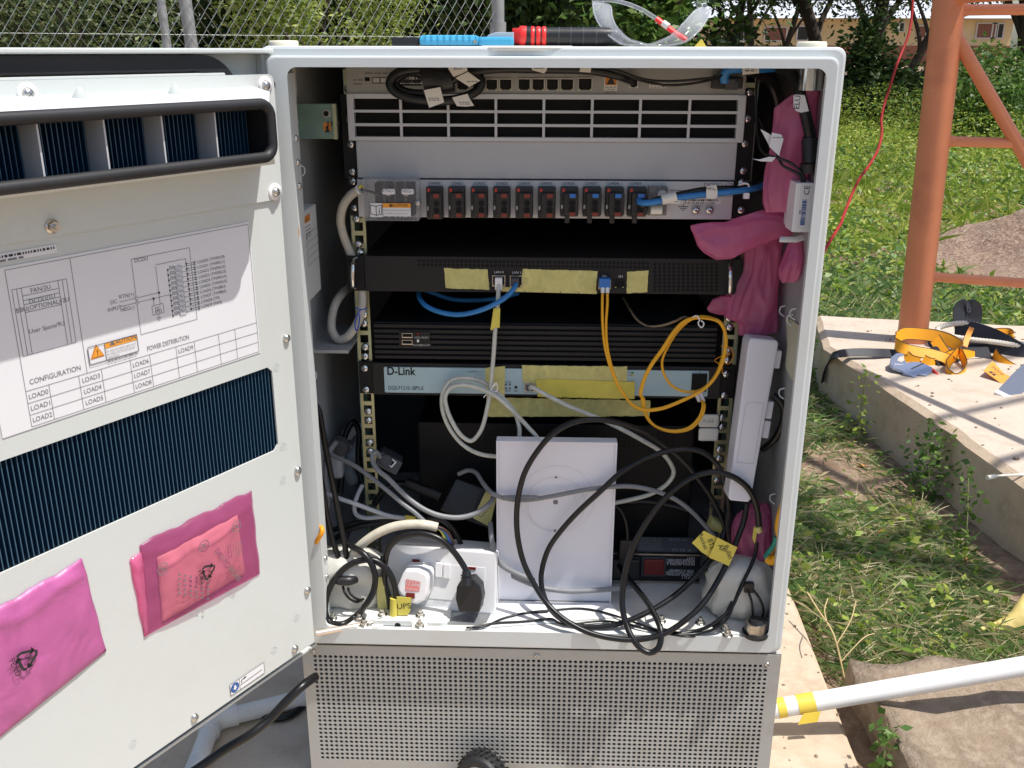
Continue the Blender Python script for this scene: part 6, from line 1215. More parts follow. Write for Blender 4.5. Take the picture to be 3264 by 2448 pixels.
# ------------------------------------------------------------------ pink bags
def bag(name, label, cr, rows, Yc, dep, seed, m='pink_film', pleat=.07, along='z', freq=5):
    """rows: (edge a px, edge b px) pairs across the bag; stacked loft"""
    S = []; rr = random.Random(seed)
    for i, (p, q_, *d) in enumerate(rows):
        Y = d[0] if d else Yc; D = d[1] if len(d) > 1 else dep
        a = at(cr(*p), Y); c = at(cr(*q_), Y); S.append(((a + c) / 2, (c - a) / 2, Vector((0, D, 0))))
    out = []
    for i in range(len(S) - 1):
        for k in range(4):
            t = k / 4; out.append(tuple(S[i][j].lerp(S[i + 1][j], t) for j in range(3)))
    out.append(S[-1]); b = MB(); loft(b, out, m, 72, 0, freq, seed, False, pleat * 1.6)
    from mathutils import noise
    V = []
    for p in b.v:                                  # slow sag and a few long creases running with the folds
        q = Vector(p); k = Vector((q.x * 30, q.y * 30, q.z * (11 if along == 'z' else 34))) if along == 'z' else Vector((q.x * 11, q.y * 30, q.z * 34))
        e = noise.noise_vector(k + Vector((seed, 0, 0))) * .0035; r_ = abs(noise.noise(k * 1.9 + Vector((0, seed, 0)))); e.y -= (.25 - min(.25, r_)) * .012
        q += e; q.x = min(q.x, .5868); V.append(tuple(q))
    b.v = V
    return b.build(name, None, label, 'plastic bag', 'pink plastic bags in the cabinet')
bag('plastic_bag', 'tall pink plastic bag behind the white sensor box at the upper right', A3, [((1908, 440), (2062, 430), .050, .006), ((1895, 540), (2064, 530), .050, .008), ((1860, 610), (2064, 600), .052, .010), ((1742, 690), (2064, 640), .056, .013), ((1732, 800), (2050, 800), .058, .015), ((1715, 950), (2010, 950), .060, .016), ((1692, 1080), (1990, 1080), .062, .016), ((1680, 1200), (1960, 1200), .064, .016), ((1682, 1300), (1930, 1300), .066, .014), ((1700, 1360), (1900, 1350), .068, .010)], .115, .02, 4)
bag('plastic_bag', 'crumpled pink plastic bag sticking out over the right end of the black server', B4, [((1035, 462), (1040, 490), .070, .002), ((1090, 445), (1085, 590), .072, .006), ((1160, 432), (1130, 630), .074, .010), ((1260, 432), (1210, 676), .076, .012), ((1360, 395), (1320, 665), .078, .013), ((1470, 362), (1440, 605), .08, .012), ((1590, 345), (1570, 550), .083, .011), ((1690, 372), (1690, 520), .086, .008), ((1720, 400), (1720, 505), .088, .004)], .08, .01, 9, pleat=.06, freq=4, along='x')
bag('plastic_bag', 'long pink plastic bag hanging straight down beside the right rail', B4, [((1420, 545), (1650, 530), .115, .008), ((1400, 640), (1640, 620), .117, .012), ((1388, 760), (1625, 760), .119, .013), ((1330, 880), (1612, 880), .117, .013), ((1290, 980), (1608, 980), .115, .012), ((1272, 1060), (1602, 1060), .113, .010), ((1370, 1092), (1600, 1095), .112, .009), ((1372, 1172), (1598, 1168), .112, .006)], .115, .012, 14, pleat=.12, freq=6)
bag('plastic_bag', 'flared pink bag corner poking out under the server ear', B4, [((1150, 1000), (1165, 1030), .122, .002), ((1190, 940), (1200, 1040), .121, .004), ((1240, 920), (1250, 1045), .120, .006), ((1300, 915), (1300, 1060), .120, .006)], .12, .005, 21, pleat=.05)
bag('plastic_bag', 'knotted pink bag end below the white sensor box', B4, [((1700, 545), (1765, 540), .060, .006), ((1672, 600), (1795, 590), .058, .012), ((1640, 680), (1805, 660), .056, .016), ((1612, 740), (1806, 740), .055, .016), ((1620, 800), (1790, 790), .055, .010), ((1640, 838), (1730, 830), .055, .004)], .056, .015, 28, pleat=.10, freq=4)
b = MB(); q = at(B4(1728, 542), .056); b.tube([q + Vector((-.016, .002, -.001)), q + Vector((0, -.005, 0)), q + Vector((.014, .002, .003))], .004, 'white_plastic', 8, flat=.5); b.build('bag_tie', None, 'white tie around the neck of the knotted pink bag', 'tie')
bag('plastic_bag', 'dusty pink bag wrapped round cables at the lower right corner', B6, [((1440, 755), (1560, 750), .085, .008), ((1390, 800), (1620, 790), .08, .018), ((1365, 870), (1640, 850), .075, .024), ((1355, 960), (1645, 940), .072, .026), ((1380, 1040), (1640, 1020), .07, .022), ((1400, 1110), (1560, 1090), .07, .014), ((1420, 1170), (1470, 1160), .07, .006)], .075, .02, 33, pleat=.17, freq=7)

# packets taped inside the door
def bil(c, s, t): return ((c[0][0] * (1 - s) + c[1][0] * s) * (1 - t) + (c[3][0] * (1 - s) + c[2][0] * s) * t, (c[0][1] * (1 - s) + c[1][1] * s) * (1 - t) + (c[3][1] * (1 - s) + c[2][1] * s) * t)
def pillow(c, n0, bulge, m, seed, wav=.0018, nx=34, ny=26, rough=.0012):
    """puffy flat packet on the door: corners BL BR TR TL in door coordinates"""
    from mathutils import noise
    b = MB(); b.M = DLM(0); F_ = []; v = []
    for side in (1, 0):
        for j in range(ny + 1):
            for i in range(nx + 1):
                s, t = i / nx, j / ny; x, y = bil(c, s, t)
                e = (math.sin(math.pi * s) * math.sin(math.pi * t)) ** .45 if 0 < s < 1 and 0 < t < 1 else 0
                y += wav * math.sin(s * 19 + seed) * t ** 6 + wav * .5 * math.sin(s * 41 + seed * 2) * t ** 6; x += wav * .5 * math.sin(t * 15 + seed) * (s ** 8 - (1 - s) ** 8)
                nn = noise.noise(Vector((x * 45, y * 45, seed))) * rough + noise.noise(Vector((x * 130, y * 130, seed))) * rough * .4
                crease = .0022 * math.exp(-((t - .87 + .03 * math.sin(s * 11 + seed)) / .035) ** 2)
                v.append((x, y, n0 + (e * bulge + (nn + crease) * (1 if e else .3) + .0008 if side else 0)))
    N = (nx + 1) * (ny + 1)
    for side in (0, 1):
        for j in range(ny):
            for i in range(nx):
                a = side * N + j * (nx + 1) + i; q = (a, a + 1, a + nx + 2, a + nx + 1); F_.append(q if side == 0 else q[::-1])
    ed = [i for i in range(nx + 1)] + [j * (nx + 1) + nx for j in range(1, ny + 1)] + [ny * (nx + 1) + i for i in range(nx - 1, -1, -1)] + [j * (nx + 1) for j in range(ny - 1, 0, -1)]
    for k in range(len(ed)): a, e = ed[k], ed[(k + 1) % len(ed)]; F_.append((a, N + a, N + e, e))
    b.add(v, F_, m, True); return b
def recycle(b, c, s, m='ink'):
    """three chasing arrows with 04 and PE-LD, turned a quarter"""
    rot = R(-78)
    def T(x, y): return (c[0] + (x * math.cos(rot) - y * math.sin(rot)) * s, c[1] + (x * math.sin(rot) + y * math.cos(rot)) * s)
    V3 = [(0, 1.0), (.9, -.55), (-.9, -.55)]
    for k in range(3):
        a, e = Vector(V3[k]), Vector(V3[(k + 1) % 3]); d = e - a
        p0 = a + d * .20; p1 = a + d * .62; pa = Vector(V3[k - 1]); d0 = a - pa; pz = pa + d0 * .84
        b.line(T(*pz), T(*p0), .22 * s, m, 1); b.line(T(*p0), T(*p1), .22 * s, m, 1); n = Vector((-d.y, d.x)).normalized() * .30; tip = a + d * .82
        b.P2([T(*(p1 + n)), T(*tip), T(*(p1 - n))], m, 1); b.P2([T(*(p1 + n)), T(*(p1 - n)), T(*tip)], m, 1)
    q = T(0, -.12); b.text('04', q[0] + .0005, q[1] , .62 * s, m, 1, 'c', rot); q = T(0, -1.12); b.text('PE-LD', q[0], q[1], .62 * s, m, 1, 'c', rot)
U = thing('plastic_packet', 'smooth pink plastic packet on the lower door at the left edge', 'packet', dw(.33, .155, .004), 'pink packets on the door')
c = [(-.405, .138), dl(B2(598, 1010), .003), dl(B2(465, 497), .003), (-.405, .2595)]
pillow(c, .0008, .0055, 'pink_packet', 2.0, .0008, rough=.0010).build('pouch', U)
b = MB(); b.M = DLM(.0100); recycle(b, loc2(b.M, B2(150, 1048)), .0125); b.build('recycling_mark', U)
U = thing('plastic_packet', 'wrinkled pink plastic packet on the lower door with a powder sachet inside', 'packet', dw(.15, .15, .004), 'pink packets on the door')
c = [dl(B2(808, 932), .003), dl(B2(1458, 578), .003), dl(B2(1408, 112), .003), dl(B2(788, 412), .003)]
pillow(c, .0008, .0085, 'pink_thin', 5.0, .0012, rough=.0016).build('pouch', U)
c = [dl(B2(812, 930), .003), dl(B2(832, 918), .003), dl(B2(800, 455), .003), dl(B2(728, 498), .003)]; pillow(c, .0010, .003, 'pink_film', 3.0, .001, 8, 20).build('side_fold', U)
b = MB(); b.M = DLM(.0125); recycle(b, loc2(b.M, B2(1162, 560)), .0108); b.build('recycling_mark', U)
S = thing('powder_sachet', 'salmon coloured drying powder sachet inside the wrinkled pink packet', 'sachet', dw(.15, .16, .004))
c = [dl(B2(912, 845), .003), dl(B2(1372, 575), .003), dl(B2(1330, 250), .003), dl(B2(882, 490), .003)]
pillow(c, .0011, .0062, 'sachet', 7.0, .0005).build('pouch', S)
b = MB(); b.M = DLM(.0092); r_ = R(-62)
q0 = loc2(b.M, B2(1262, 540)); b.text('DRY POWDER', q0[0], q0[1], .0088, 'ink_grey', 1, 'c', r_)
b.build('lettering', S); b = MB(); b.M = DLM(.0092)
for k in range(6): q0 = loc2(b.M, B2(1270 + 10 * k, 440 - 4 * k)); [b.rect(q0[0] + .0012 * k, q0[1] - .006 * j, q0[0] + .0012 * k + .0007, q0[1] - .006 * j + .0045, 'ink_grey', 1) for j in range(3)]
b.build('small_print', S); b = MB(); b.M = DLM(.0092)
for j in range(5):
    for k in range(6): q0 = loc2(b.M, B2(1000 + 32 * k, 580 + 26 * j + 6 * k)); b.disc(q0, .0014, 'ink_grey', 1, 8)
b.build('dot_pattern', S)
for p in ((1138, 420), (1318, 312), (908, 548)): b = MB(); b.M = DLM(.0092); q0 = loc2(b.M, B2(*p)); b.ring(q0, .0060, .0009, 'ink_grey', 1, 24); b.line((q0[0] - .003, q0[1] - .003), (q0[0] + .003, q0[1] + .003), .001, 'ink_grey', 1); b.line((q0[0] + .003, q0[1] - .003), (q0[0] - .003, q0[1] + .003), .001, 'ink_grey', 1); b.build('emblem', S)


# ------------------------------------------------------------------ tools on the roof
ZT_ = .7172
U = thing('cutting_tool', 'blue ribbed cable cutter with a grey blade lying on the cabinet top', 'cutter', (.30, .08, ZT_))
def bx(p0, p1, Y, y1, m, bev=.002): a = at(C1(*p0), Y); c = at(C1(*p1), Y); return MB().box((a.x, Y, ZT_), (c.x, y1, a.z), m, bev)
bx((270, 224), (655, 292), .075, .105, 'blue_ribbed', .005).build('handle', U)
b = bx((652, 236), (880, 292), .078, .098, 'blue_handle', .003); q = at(C1(632, 268), .0745); b.cyl((q.x, .0752, q.z), (q.x, .0738, q.z), .002, .002, 'nickel', 10); b.build('arm', U)
a = at(C1(690, 206), .082); c = at(C1(880, 262), .082); b = MB(); b.prism([(a.x, c.z), (c.x, c.z), (c.x, a.z), (a.x + .012, a.z), (a.x + .004, a.z - .003)], -.094, -.082, 'grey_blue', LM((0, 0, 0), (1, 0, 0), (0, 0, 1)), .001); b.build('blade', U)
bx((95, 240), (268, 292), .08, .12, 'black_plastic', .002).build('black_block', None, 'small black box beside the blue cutter on the cabinet top', 'box')
U = thing('crimping_tool', 'black and red round handle of a tool lying on the cabinet top', 'tool', (.38, .09, ZT_))
cy = .095; a = at(C1(930, 165), cy); c = at(C1(1580, 168), cy); r0 = (at(C1(1100, 170), cy).z - ZT_) / 2; xs = lambda x: at(C1(x, 230), cy).x
b = MB(); b.lathe((0, cy, ZT_ + r0), (1, 0, 0), [(.0001, xs(930)), (r0 * .96, xs(930)), (r0 * 1.02, xs(955)), (r0 * .92, xs(1090)), (r0 * .94, xs(1200)), (r0 * .96, xs(1400)), (r0 * .9, xs(1520)), (r0 * .7, xs(1575)), (.0001, xs(1585))], 'black_plastic', 28)
for x in (1165, 1242, 1322, 1405): b.lathe((0, cy, ZT_ + r0), (1, 0, 0), [(r0 * .955, xs(x)), (r0 * .985, xs(x + 3)), (r0 * .955, xs(x + 6))], 'grey_plastic', 28)
b.build('grip', U)
b = MB(); b.lathe((0, cy, ZT_ + r0 * 1.02), (1, 0, 0), [(.0001, xs(872)), (r0 * .82, xs(872)), (r0 * .84, xs(912)), (r0 * 1.02, xs(918)), (r0 * 1.07, xs(935)), (r0 * 1.02, xs(962))], 'red_handle', 28); b.build('collar', U)
for x in (988, 1024, 1060): b = MB(); b.lathe((0, cy, ZT_ + r0), (1, 0, 0), [(r0 * .96, xs(x)), (r0 * 1.03, xs(x + 5)), (r0 * 1.02, xs(x + 22)), (r0 * .94, xs(x + 28))], 'red_handle', 28); b.build('red_band', U)
U = thing('safety_glasses', 'clear safety glasses with a red tipped arm on the cabinet top', 'glasses', (.49, .09, ZT_))
def bandc(out, inn, m):
    n = len(out); b = MB(); th = Vector((0, .0018, 0)); v = out + inn + [p + th for p in out] + [p + th for p in inn]
    f = [(i, i + 1, n + i + 1, n + i) for i in range(n - 1)] + [(2 * n + i, 3 * n + i, 3 * n + i + 1, 2 * n + i + 1) for i in range(n - 1)] + [(i, 2 * n + i, 2 * n + i + 1, i + 1) for i in range(n - 1)] + [(n + i, n + i + 1, 3 * n + i + 1, 3 * n + i) for i in range(n - 1)]
    b.add(v, f, m, True); b.tube(out, .0009, m, 6); b.tube(inn, .0009, m, 6); return b
O = spline([at(C1(*p), d) for p, d in (((1386, 8), .145), ((1396, 90), .125), ((1440, 175), .100), ((1510, 245), .080), ((1590, 288), .070), ((1700, 292), .066), ((1760, 293), .066), ((1880, 292), .066), ((1985, 265), .070), ((2060, 205), .08), ((2115, 130), .10), ((2150, 55), .13))], 5)
I = spline([at(C1(*p), d) for p, d in (((1452, 16), .150), ((1500, 40), .130), ((1512, 110), .105), ((1545, 180), .085), ((1620, 250), .076), ((1690, 272), .072), ((1740, 285), .072), ((1800, 268), .072), ((1890, 225), .076), ((1975, 140), .088), ((2040, 70), .11), ((2090, 45), .14))], 5)
bandc(O, I, 'clear_plastic').build('lens', U)
b = MB(); b.tube(spline([at(C1(*p), d) for p, d in (((1400, 2), .150), ((1500, 2), .14), ((1600, 22), .12), ((1700, 62), .105), ((1795, 120), .092))], 6), .0026, 'clear_plastic', 10, flat=.6); b.build('arm', U)
b = MB(); b.tube(spline([at(C1(*p), d) for p, d in (((1795, 120), .092), ((1860, 170), .086), ((1920, 215), .08), ((1985, 255), .074))], 6), [.0036] * 16 + [.0036, .0034, .003], 'red_handle', 10, flat=.6); b.tube([at(C1(1838, 148), .0865), at(C1(1872, 172), .083)], .0035, 'paper', 8); b.build('arm_tip', U)
b = MB(); q = at(C1(2085, 15), .14); b.box((q.x - .005, .135, q.z - .006), (q.x + .005, .147, q.z + .006), 'clear_plastic', .002); q = at(C1(1420, 2), .148); b.box((q.x - .006, .145, q.z - .004), (q.x + .006, .155, q.z + .005), 'clear_plastic', .002); b.build('hinge', U)
a = at(C1(690, 290), .04); c = at(C1(1250, 290), .04); b = MB(); S = [(-.004, -.0042), (-.006, -.002), (-.004, .0004), (.01, .0006), (.06, .0005), (.13, .0005)]
v = [(x, .0035 + p[0] if False else p[0] + .002, ZT_ + p[1] - .0002) for x in (a.x, a.x + .02, c.x - .04, c.x) for p in S]; v = [(q[0], q[1] + (0.006 if i // 6 in (0, 3) else 0), q[2]) for i, q in enumerate(v)]
b.add(v, [(k * 6 + j, k * 6 + j + 1, k * 6 + 7 + j, k * 6 + 6 + j) for k in range(3) for j in range(5)], 'paper', True); b.build('paper_sheet', None, 'sheet of cream paper under the tools on the cabinet top', 'paper')
q = at(C1(2075, 290), .06); b = MB(); b.M = RM(.06); b.prism([(q.x - .0055, ZT_), (q.x + .006, ZT_), (q.x + .001, ZT_ + .0075), (q.x - .002, ZT_ + .004)], -.006, .004, 'tape_yellow'); b.build('yellow_scrap', None, 'small yellow scrap right of the glasses on the cabinet top', 'scrap')
# toy-like wheel standing in front of the plinth
q = onz((1537, 2475), -.176); U = thing('rubber_wheel', 'small black treaded rubber wheel standing in front of the perforated plinth', 'wheel', (q.x, -.03, -.211))
ax = Vector((-.42, -.88, .22)).normalized(); cw = Vector((q.x, -.032, -.1765)); r = .0325
b = MB(); b.lathe(cw - ax * .014, ax, [(r * .62, 0), (r * .90, -.001), (r * .97, .004), (r, .010), (r, .020), (r * .96, .026), (r * .86, .029), (r * .62, .0275), (r * .62, 0)], 'rubber', 40); u = ax.orthogonal().normalized(); w = ax.cross(u)
for k in range(26):
    a = 2 * math.pi * k / 26; d = u * math.cos(a) + w * math.sin(a); t = -u * math.sin(a) + w * math.cos(a)
    for s in (0, 1): c0 = cw - ax * .014 + d * (r * .985) + ax * (.0055 + .0115 * s) + t * (.003 * s); M = LM(c0, t, d); b.M = M; b.box((-.0016, -.001, -.005), (.0016, .0032, .005), 'rubber'); b.M = None
b.build('tyre', U)
b = MB(); b.lathe(cw - ax * .012, ax, [(.0001, .016), (r * .25, .018), (r * .5, .023), (r * .62, .0245), (r * .62, 0.005), (.0001, .004)], 'unit_light', 32); M = LM(cw - ax * .012 + ax * .0215, u, w); b.M = M; b.rect(-.004, -.012, .002, .012, 'blue_ink', 1); b.build('hub', U)
# ------------------------------------------------------------------ pipes and cables on the ground
from mathutils import noise
def project(P):
    d = CM.T @ (np.array(P) - np.array(CAM)); return (1632 + F * d[0] / d[1], 1224 - F * d[2] / d[1])
def sun_lift(S, p, q):
    """height at which a pipe seen along picture line p-q casts its shadow on ground point S"""
    n = Vector((q[1] - p[1], p[0] - q[0])).normalized(); best = None
    for k in range(400):
        t = k * .0006; P = S + SUNV * t; e = abs(n.dot(Vector(project(P)) - Vector(p)))
        if best is None or e < best[0]: best = (e, P)
    return best[1]
PA, PB = A6(110, 1385), A6(1249, 1190)
G0 = sun_lift(onz(A6(250, 1478), -.211), PA, PB); G1 = sun_lift(onz(A6(1100, 1350), -.165), PA, PB)
d = (G1 - G0); L0 = G0 + d * ((.6015 - G0.x) / d.x); L1 = G0 + d * ((1.75 - G0.x) / d.x)
U = thing('white_pipe', 'white plastic pipe running right from the plinth over the concrete block', 'pipe', tuple(L0))
b = MB(); b.tube([L0, L0 + (L1 - L0) * .33, L0 + (L1 - L0) * .66, L1], .0136, 'pvc', 24); b.build('pipe', U)
for x0, x1 in ((112, 150), (205, 285)):
    f = lambda x: L0 + (L1 - L0) * ((at(A6(x, 1385 - (x - 110) * .172), L0.y).x - L0.x) / (L1.x - L0.x))
    b = MB(); b.tube([f(x0), f((x0 + x1) / 2), f(x1)], .0142, 'tape_yellow', 24, cap=False)
    if x0 > 200: e = f(x1 - 25); b.prism([(-.018, -.022), (.010, -.019), (.014, -.004), (-.010, -.006)], -.0005, .0003, 'tape_yellow', LM(e + Vector((0, -.0135, 0)), (1, .1, 0), (0, .25, 1)))
    b.build('yellow_tape', U)
q0, q1, q2 = onz(B2(1700, 1268), -.197), onz(B2(1190, 1395), -.197), onz(B2(1095, 1640), -.197); q3 = q2 + (q2 - q1) * 3
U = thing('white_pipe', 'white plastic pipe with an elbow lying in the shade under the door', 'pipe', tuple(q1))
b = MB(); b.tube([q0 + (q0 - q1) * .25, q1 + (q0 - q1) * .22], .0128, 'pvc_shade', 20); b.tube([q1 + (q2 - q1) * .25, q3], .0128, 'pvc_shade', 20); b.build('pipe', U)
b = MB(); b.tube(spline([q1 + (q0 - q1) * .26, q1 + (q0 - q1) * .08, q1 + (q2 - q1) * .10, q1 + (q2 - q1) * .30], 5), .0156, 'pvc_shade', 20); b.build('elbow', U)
wire('ground_cable', 'thick black cable crossing over the white elbow pipe at the bottom left', [(B2, [(1760, 1150, -.02), (1690, 1200, -.045), (1600, 1285, -.06), (1500, 1390, -.075), (1400, 1470, -.09), (1250, 1560, -.10), (1110, 1659, -.12), (980, 1740, -.14), (800, 1850, -.16)])], .0056, 'cable_black', 12)
P = [onz(B2(1440, 1352), -.204), onz(B2(1520, 1382), -.205), onz(B2(1610, 1370), -.205), onz(B2(1690, 1310), -.205), onz(B2(1760, 1240), -.205)]
b = MB(); b.tube(spline(P, 6), .0052, 'cable_black', 12); b.build('ground_cable', None, 'short black cable curving on the pad beside the white elbow pipe', 'cable')
# ------------------------------------------------------------------ tower
T1 = onz((2907, 1085), -.07); d2 = Vector((.957, -.29, 0)); d3 = Vector((.345, -.94, 0)); S_ = 1.4; S2_ = 1.95
TW = thing('steel_tower', 'orange painted tubular steel tower standing on the concrete footing', 'tower', tuple(T1))
top = Vector((T1.x - .03, T1.y, .84)) - T1
legs = [T1, T1 + d2 * S2_, T1 + d3 * S_]
for i, l in enumerate(legs):
    b = MB(); inw = (sum(legs, Vector()) / 3 - l); k = 4.3; lean = Vector((top.x / top.z, top.y / top.z, 0)) if i == 0 else Vector((inw.x, inw.y, 0)) * .02
    b.tube([l, l + (Vector((0, 0, 1)) + lean) * k], [.0405, .038], 'tower_orange', 28); b.build('leg', TW)
def legp(i, z):
    l = legs[i]; inw = (sum(legs, Vector()) / 3 - l); lean = Vector((top.x / top.z, top.y / top.z, 0)) if i == 0 else Vector((inw.x, inw.y, 0)) * .02
    return l + (Vector((0, 0, 1)) + lean) * (z - l.z)
def brace(p, q_, r=.0135):
    b = MB(); u = (q_ - p).normalized(); b.tube([p + u * .036, p + u * .05, q_ - u * .05, q_ - u * .036], [r * 1.35, r, r, r * 1.35], 'tower_orange', 14); b.build('brace', TW)
for z in (.118, .486, .812, 1.5, 2.25, 3.0, 4.1): brace(legp(0, z), legp(1, z))
for z0, z1 in ((.785, .118), (1.47, .812), (2.22, 1.5)): brace(legp(0, z0), legp(0, z1).lerp(legp(1, z1), .23), .0170); brace(legp(1, z0), legp(0, z1).lerp(legp(1, z1), .77), .0170)
for z in (.84, 1.5, 2.25, 3.0, 3.8): brace(legp(0, z), legp(2, z)); brace(legp(1, z), legp(2, z))
brace(legp(0, 1.5), legp(2, 2.25)); brace(legp(2, .84), legp(1, 1.5))
wire('red_wire', 'thin red wire hanging from the tower down behind the cabinet', [(A4, [(985, -160, 1.42), (972, 0, 1.40), (960, 150, 1.38), (940, 260, 1.36), (900, 365, 1.34), (850, 490, 1.30), (800, 650, 1.26), (750, 810, 1.22), (733, 910, 1.2), (738, 990, 1.18), (715, 1110, 1.14), (650, 1235, 1.08), (560, 1365, 1.0), (490, 1520, .92), (440, 1650, .85)]), (A5, [(580, 235, .80), (480, 400, .72), (380, 600, .62)])], .0029, 'cable_red', 10, cat='wire')
# ------------------------------------------------------------------ safety harness on the footing
H = thing('safety_harness', 'yellow and black safety harness with a white rope heaped by the orange tower leg', 'harness', tuple(onz(C3(1500, 1000), -.07)))
def strap(name, pts, wid, m, wd, edge=None, th=.0016):
    P = spline([onz(C3(p[0], p[1]), p[2] - .07) if p[2] < .3 else at(C3(p[0], p[1]), p[2]) for p in pts], 6); n = len(P)
    W = [Vector(wd[0]).lerp(Vector(wd[1]), i / (n - 1)) if isinstance(wd, list) else Vector(wd) for i in range(n)]
    b = MB(); b.ribbon(P, wid, m, W, th, edge); return b.build(name, H)
UPV = (0, .35, 1); FL = (-.2, 1, .25)
strap('yellow_webbing', [(1530, 770, 1.46), (1520, 690, 1.48), (1430, 620, 1.50), (1280, 570, 1.52), (1090, 545, 1.53), (930, 545, 1.52), (858, 590, 1.50)], .032, 'webbing_yellow', UPV, 'webbing_edge')
strap('yellow_webbing', [(858, 590, 1.50), (850, 650, 1.475), (930, 700, 1.45), (1080, 735, 1.44), (1230, 760, 1.43), (1390, 810, 1.41), (1440, 860, 1.39)], .030, 'webbing_yellow', [UPV, (0, .9, .5)], 'webbing_edge')
strap('yellow_webbing', [(1130, 820, 1.42), (1220, 860, 1.41), (1310, 850, 1.42), (1420, 780, 1.44), (1560, 760, 1.47), (1680, 780, 1.49)], .028, 'webbing_yellow', (0, .4, .9), 'webbing_edge')
strap('yellow_webbing', [(1500, 740, 1.46), (1430, 820, 1.39), (1380, 900, 1.36), (1400, 985, 1.335), (1480, 1025, 1.33), (1560, 985, 1.345), (1590, 905, 1.37), (1560, 810, 1.41), (1530, 740, 1.45)], .028, 'webbing_yellow', (.1, .35, .93), 'webbing_edge')
strap('yellow_webbing', [(940, 770, 1.44), (1000, 820, 1.43), (1100, 850, 1.42)], .028, 'webbing_yellow', UPV, 'webbing_edge')
strap('yellow_webbing', [(1880, 760, 1.48), (1950, 850, 1.44), (2060, 920, 1.42), (2190, 960, 1.42)], .035, 'webbing_yellow', (.1, .4, .9), 'webbing_edge')
strap('yellow_webbing', [(1900, 530, 1.62), (2040, 530, 1.62), (2085, 570, 1.60), (2030, 600, 1.6)], .022, 'webbing_yellow', UPV, 'webbing_edge')
strap('yellow_webbing', [(1240, 560, 1.53), (1300, 660, 1.50), (1370, 760, 1.47)], .030, 'webbing_yellow', (.5, .3, .8), 'webbing_edge')
strap('black_webbing', [(905, 770, .012), (800, 752, .012), (640, 745, .016), (480, 740, .018), (330, 745, .018), (215, 765, .014), (135, 840, 1.555), (92, 940, 1.55), (68, 1060, 1.55)], .024, 'webbing_black', [(0, .5, .85), (.5, .85, .1)], None, .003)
strap('black_webbing', [(1545, 480, 1.63), (1530, 380, 1.64), (1535, 285, 1.65), (1600, 252, 1.655), (1675, 280, 1.66), (1680, 380, 1.66), (1640, 470, 1.65)], .044, 'webbing_black', (1, .2, 0), None, .003)
strap('black_pad', [(1470, 545, 1.60), (1620, 545, 1.58), (1780, 590, 1.56), (1950, 670, 1.53), (2120, 770, 1.50), (2300, 900, 1.47)], .070, 'webbing_black', (-.3, .6, .7), None, .006)
strap('black_webbing', [(1680, 640, 1.55), (1720, 760, 1.50), (1790, 880, 1.45), (1900, 960, 1.42), (2050, 1010, 1.40)], .060, 'webbing_black', (.8, .5, .3), None, .004)
strap('black_webbing', [(1300, 900, 1.40), (1450, 900, 1.42), (1620, 890, 1.45), (1780, 880, 1.46)], .045, 'webbing_black', (0, .7, .7), None, .003)
strap('black_webbing', [(1240, 540, 1.56), (1220, 600, 1.54), (1260, 690, 1.50), (1330, 740, 1.48)], .020, 'webbing_black', (.7, .2, .6))
strap('grey_webbing', [(2330, 880, 1.33), (2200, 1000, 1.27), (2080, 1130, 1.21), (2010, 1215, 1.172)], .048, 'webbing_grey' if 'webbing_grey' in MATS else (mat('webbing_grey', (.10, .12, .17), .6) and 'webbing_grey'), (1, .35, 0), None, .003)
strap('strap_tip', [(2030, 1195, 1.180), (2000, 1222, 1.168)], .052, 'white_plastic', (1, .35, 0), None, .005)
strap('orange_keeper', [(1650, 480, 1.57), (1610, 570, 1.535), (1575, 680, 1.50)], .014, 'tag_orange', (1, .1, 0), None, .003)
o = at(C3(1775, 935), 1.315); M = LM(o, at(C3(2010, 1105), 1.255) - o, at(C3(1870, 828), 1.36) - o); M = LM(o, M.col[0].to_3d(), M.col[2].to_3d().cross(M.col[0].to_3d()))
b = MB(); P = [loc2(M, C3(*p)) for p in ((1775, 932), (2010, 1105), (2112, 1022), (1990, 960), (1872, 830))]; b.prism(P, -.001, .0002, 'tag_orange', M); b.M = M @ Matrix.Translation((0, 0, .0003)); q = loc2(M, C3(1852, 895)); b.text('inoco', q[0], q[1], .017, 'ink', 1, rot=R(-2)); q = loc2(M, C3(1835, 945)); b.rect(q[0], q[1] - .003, q[0] + .008, q[1] + .006, 'ink', 1); b.rect(q[0] + .010, q[1] - .003, q[0] + .018, q[1] + .006, 'ink', 1); [b.scribble(q[0] + .002, q[0] + .022, q[1] + .009 + .003 * k, .0015, 'webbing_edge', 1, k) for k in range(2)]; b.build('tag', H)
def rope(name, pts, r=.0062):
    P = spline([at(C3(p[0], p[1]), p[2]) for p in pts], 14); b = MB(); n = len(P)
    for k in range(3):
        Q = []; L = 0
        for i in range(n):
            if i: L += (P[i] - P[i - 1]).length
            t = (P[min(i + 1, n - 1)] - P[max(i - 1, 0)]).normalized(); u = t.cross(Vector((0, 0, 1))).normalized(); w = u.cross(t); a = L / .026 * 2 * math.pi + k * 2.094; Q.append(P[i] + (u * math.cos(a) + w * math.sin(a)) * r * .55)
        b.tube(Q, r * .72, 'rope' if k < 2 else 'rope', 8)
    return b.build(name, H)
rope('rope', [(2330, 720, 1.50), (2203, 690, 1.51), (2100, 665, 1.515), (1900, 632, 1.525), (1700, 612, 1.535), (1550, 592, 1.545), (1400, 565, 1.56), (1300, 530, 1.575), (1290, 490, 1.59), (1400, 450, 1.60), (1560, 432, 1.60), (1740, 462, 1.59), (1880, 515, 1.575), (2010, 580, 1.555), (2120, 640, 1.535), (2240, 665, 1.525), (2340, 690, 1.52)])
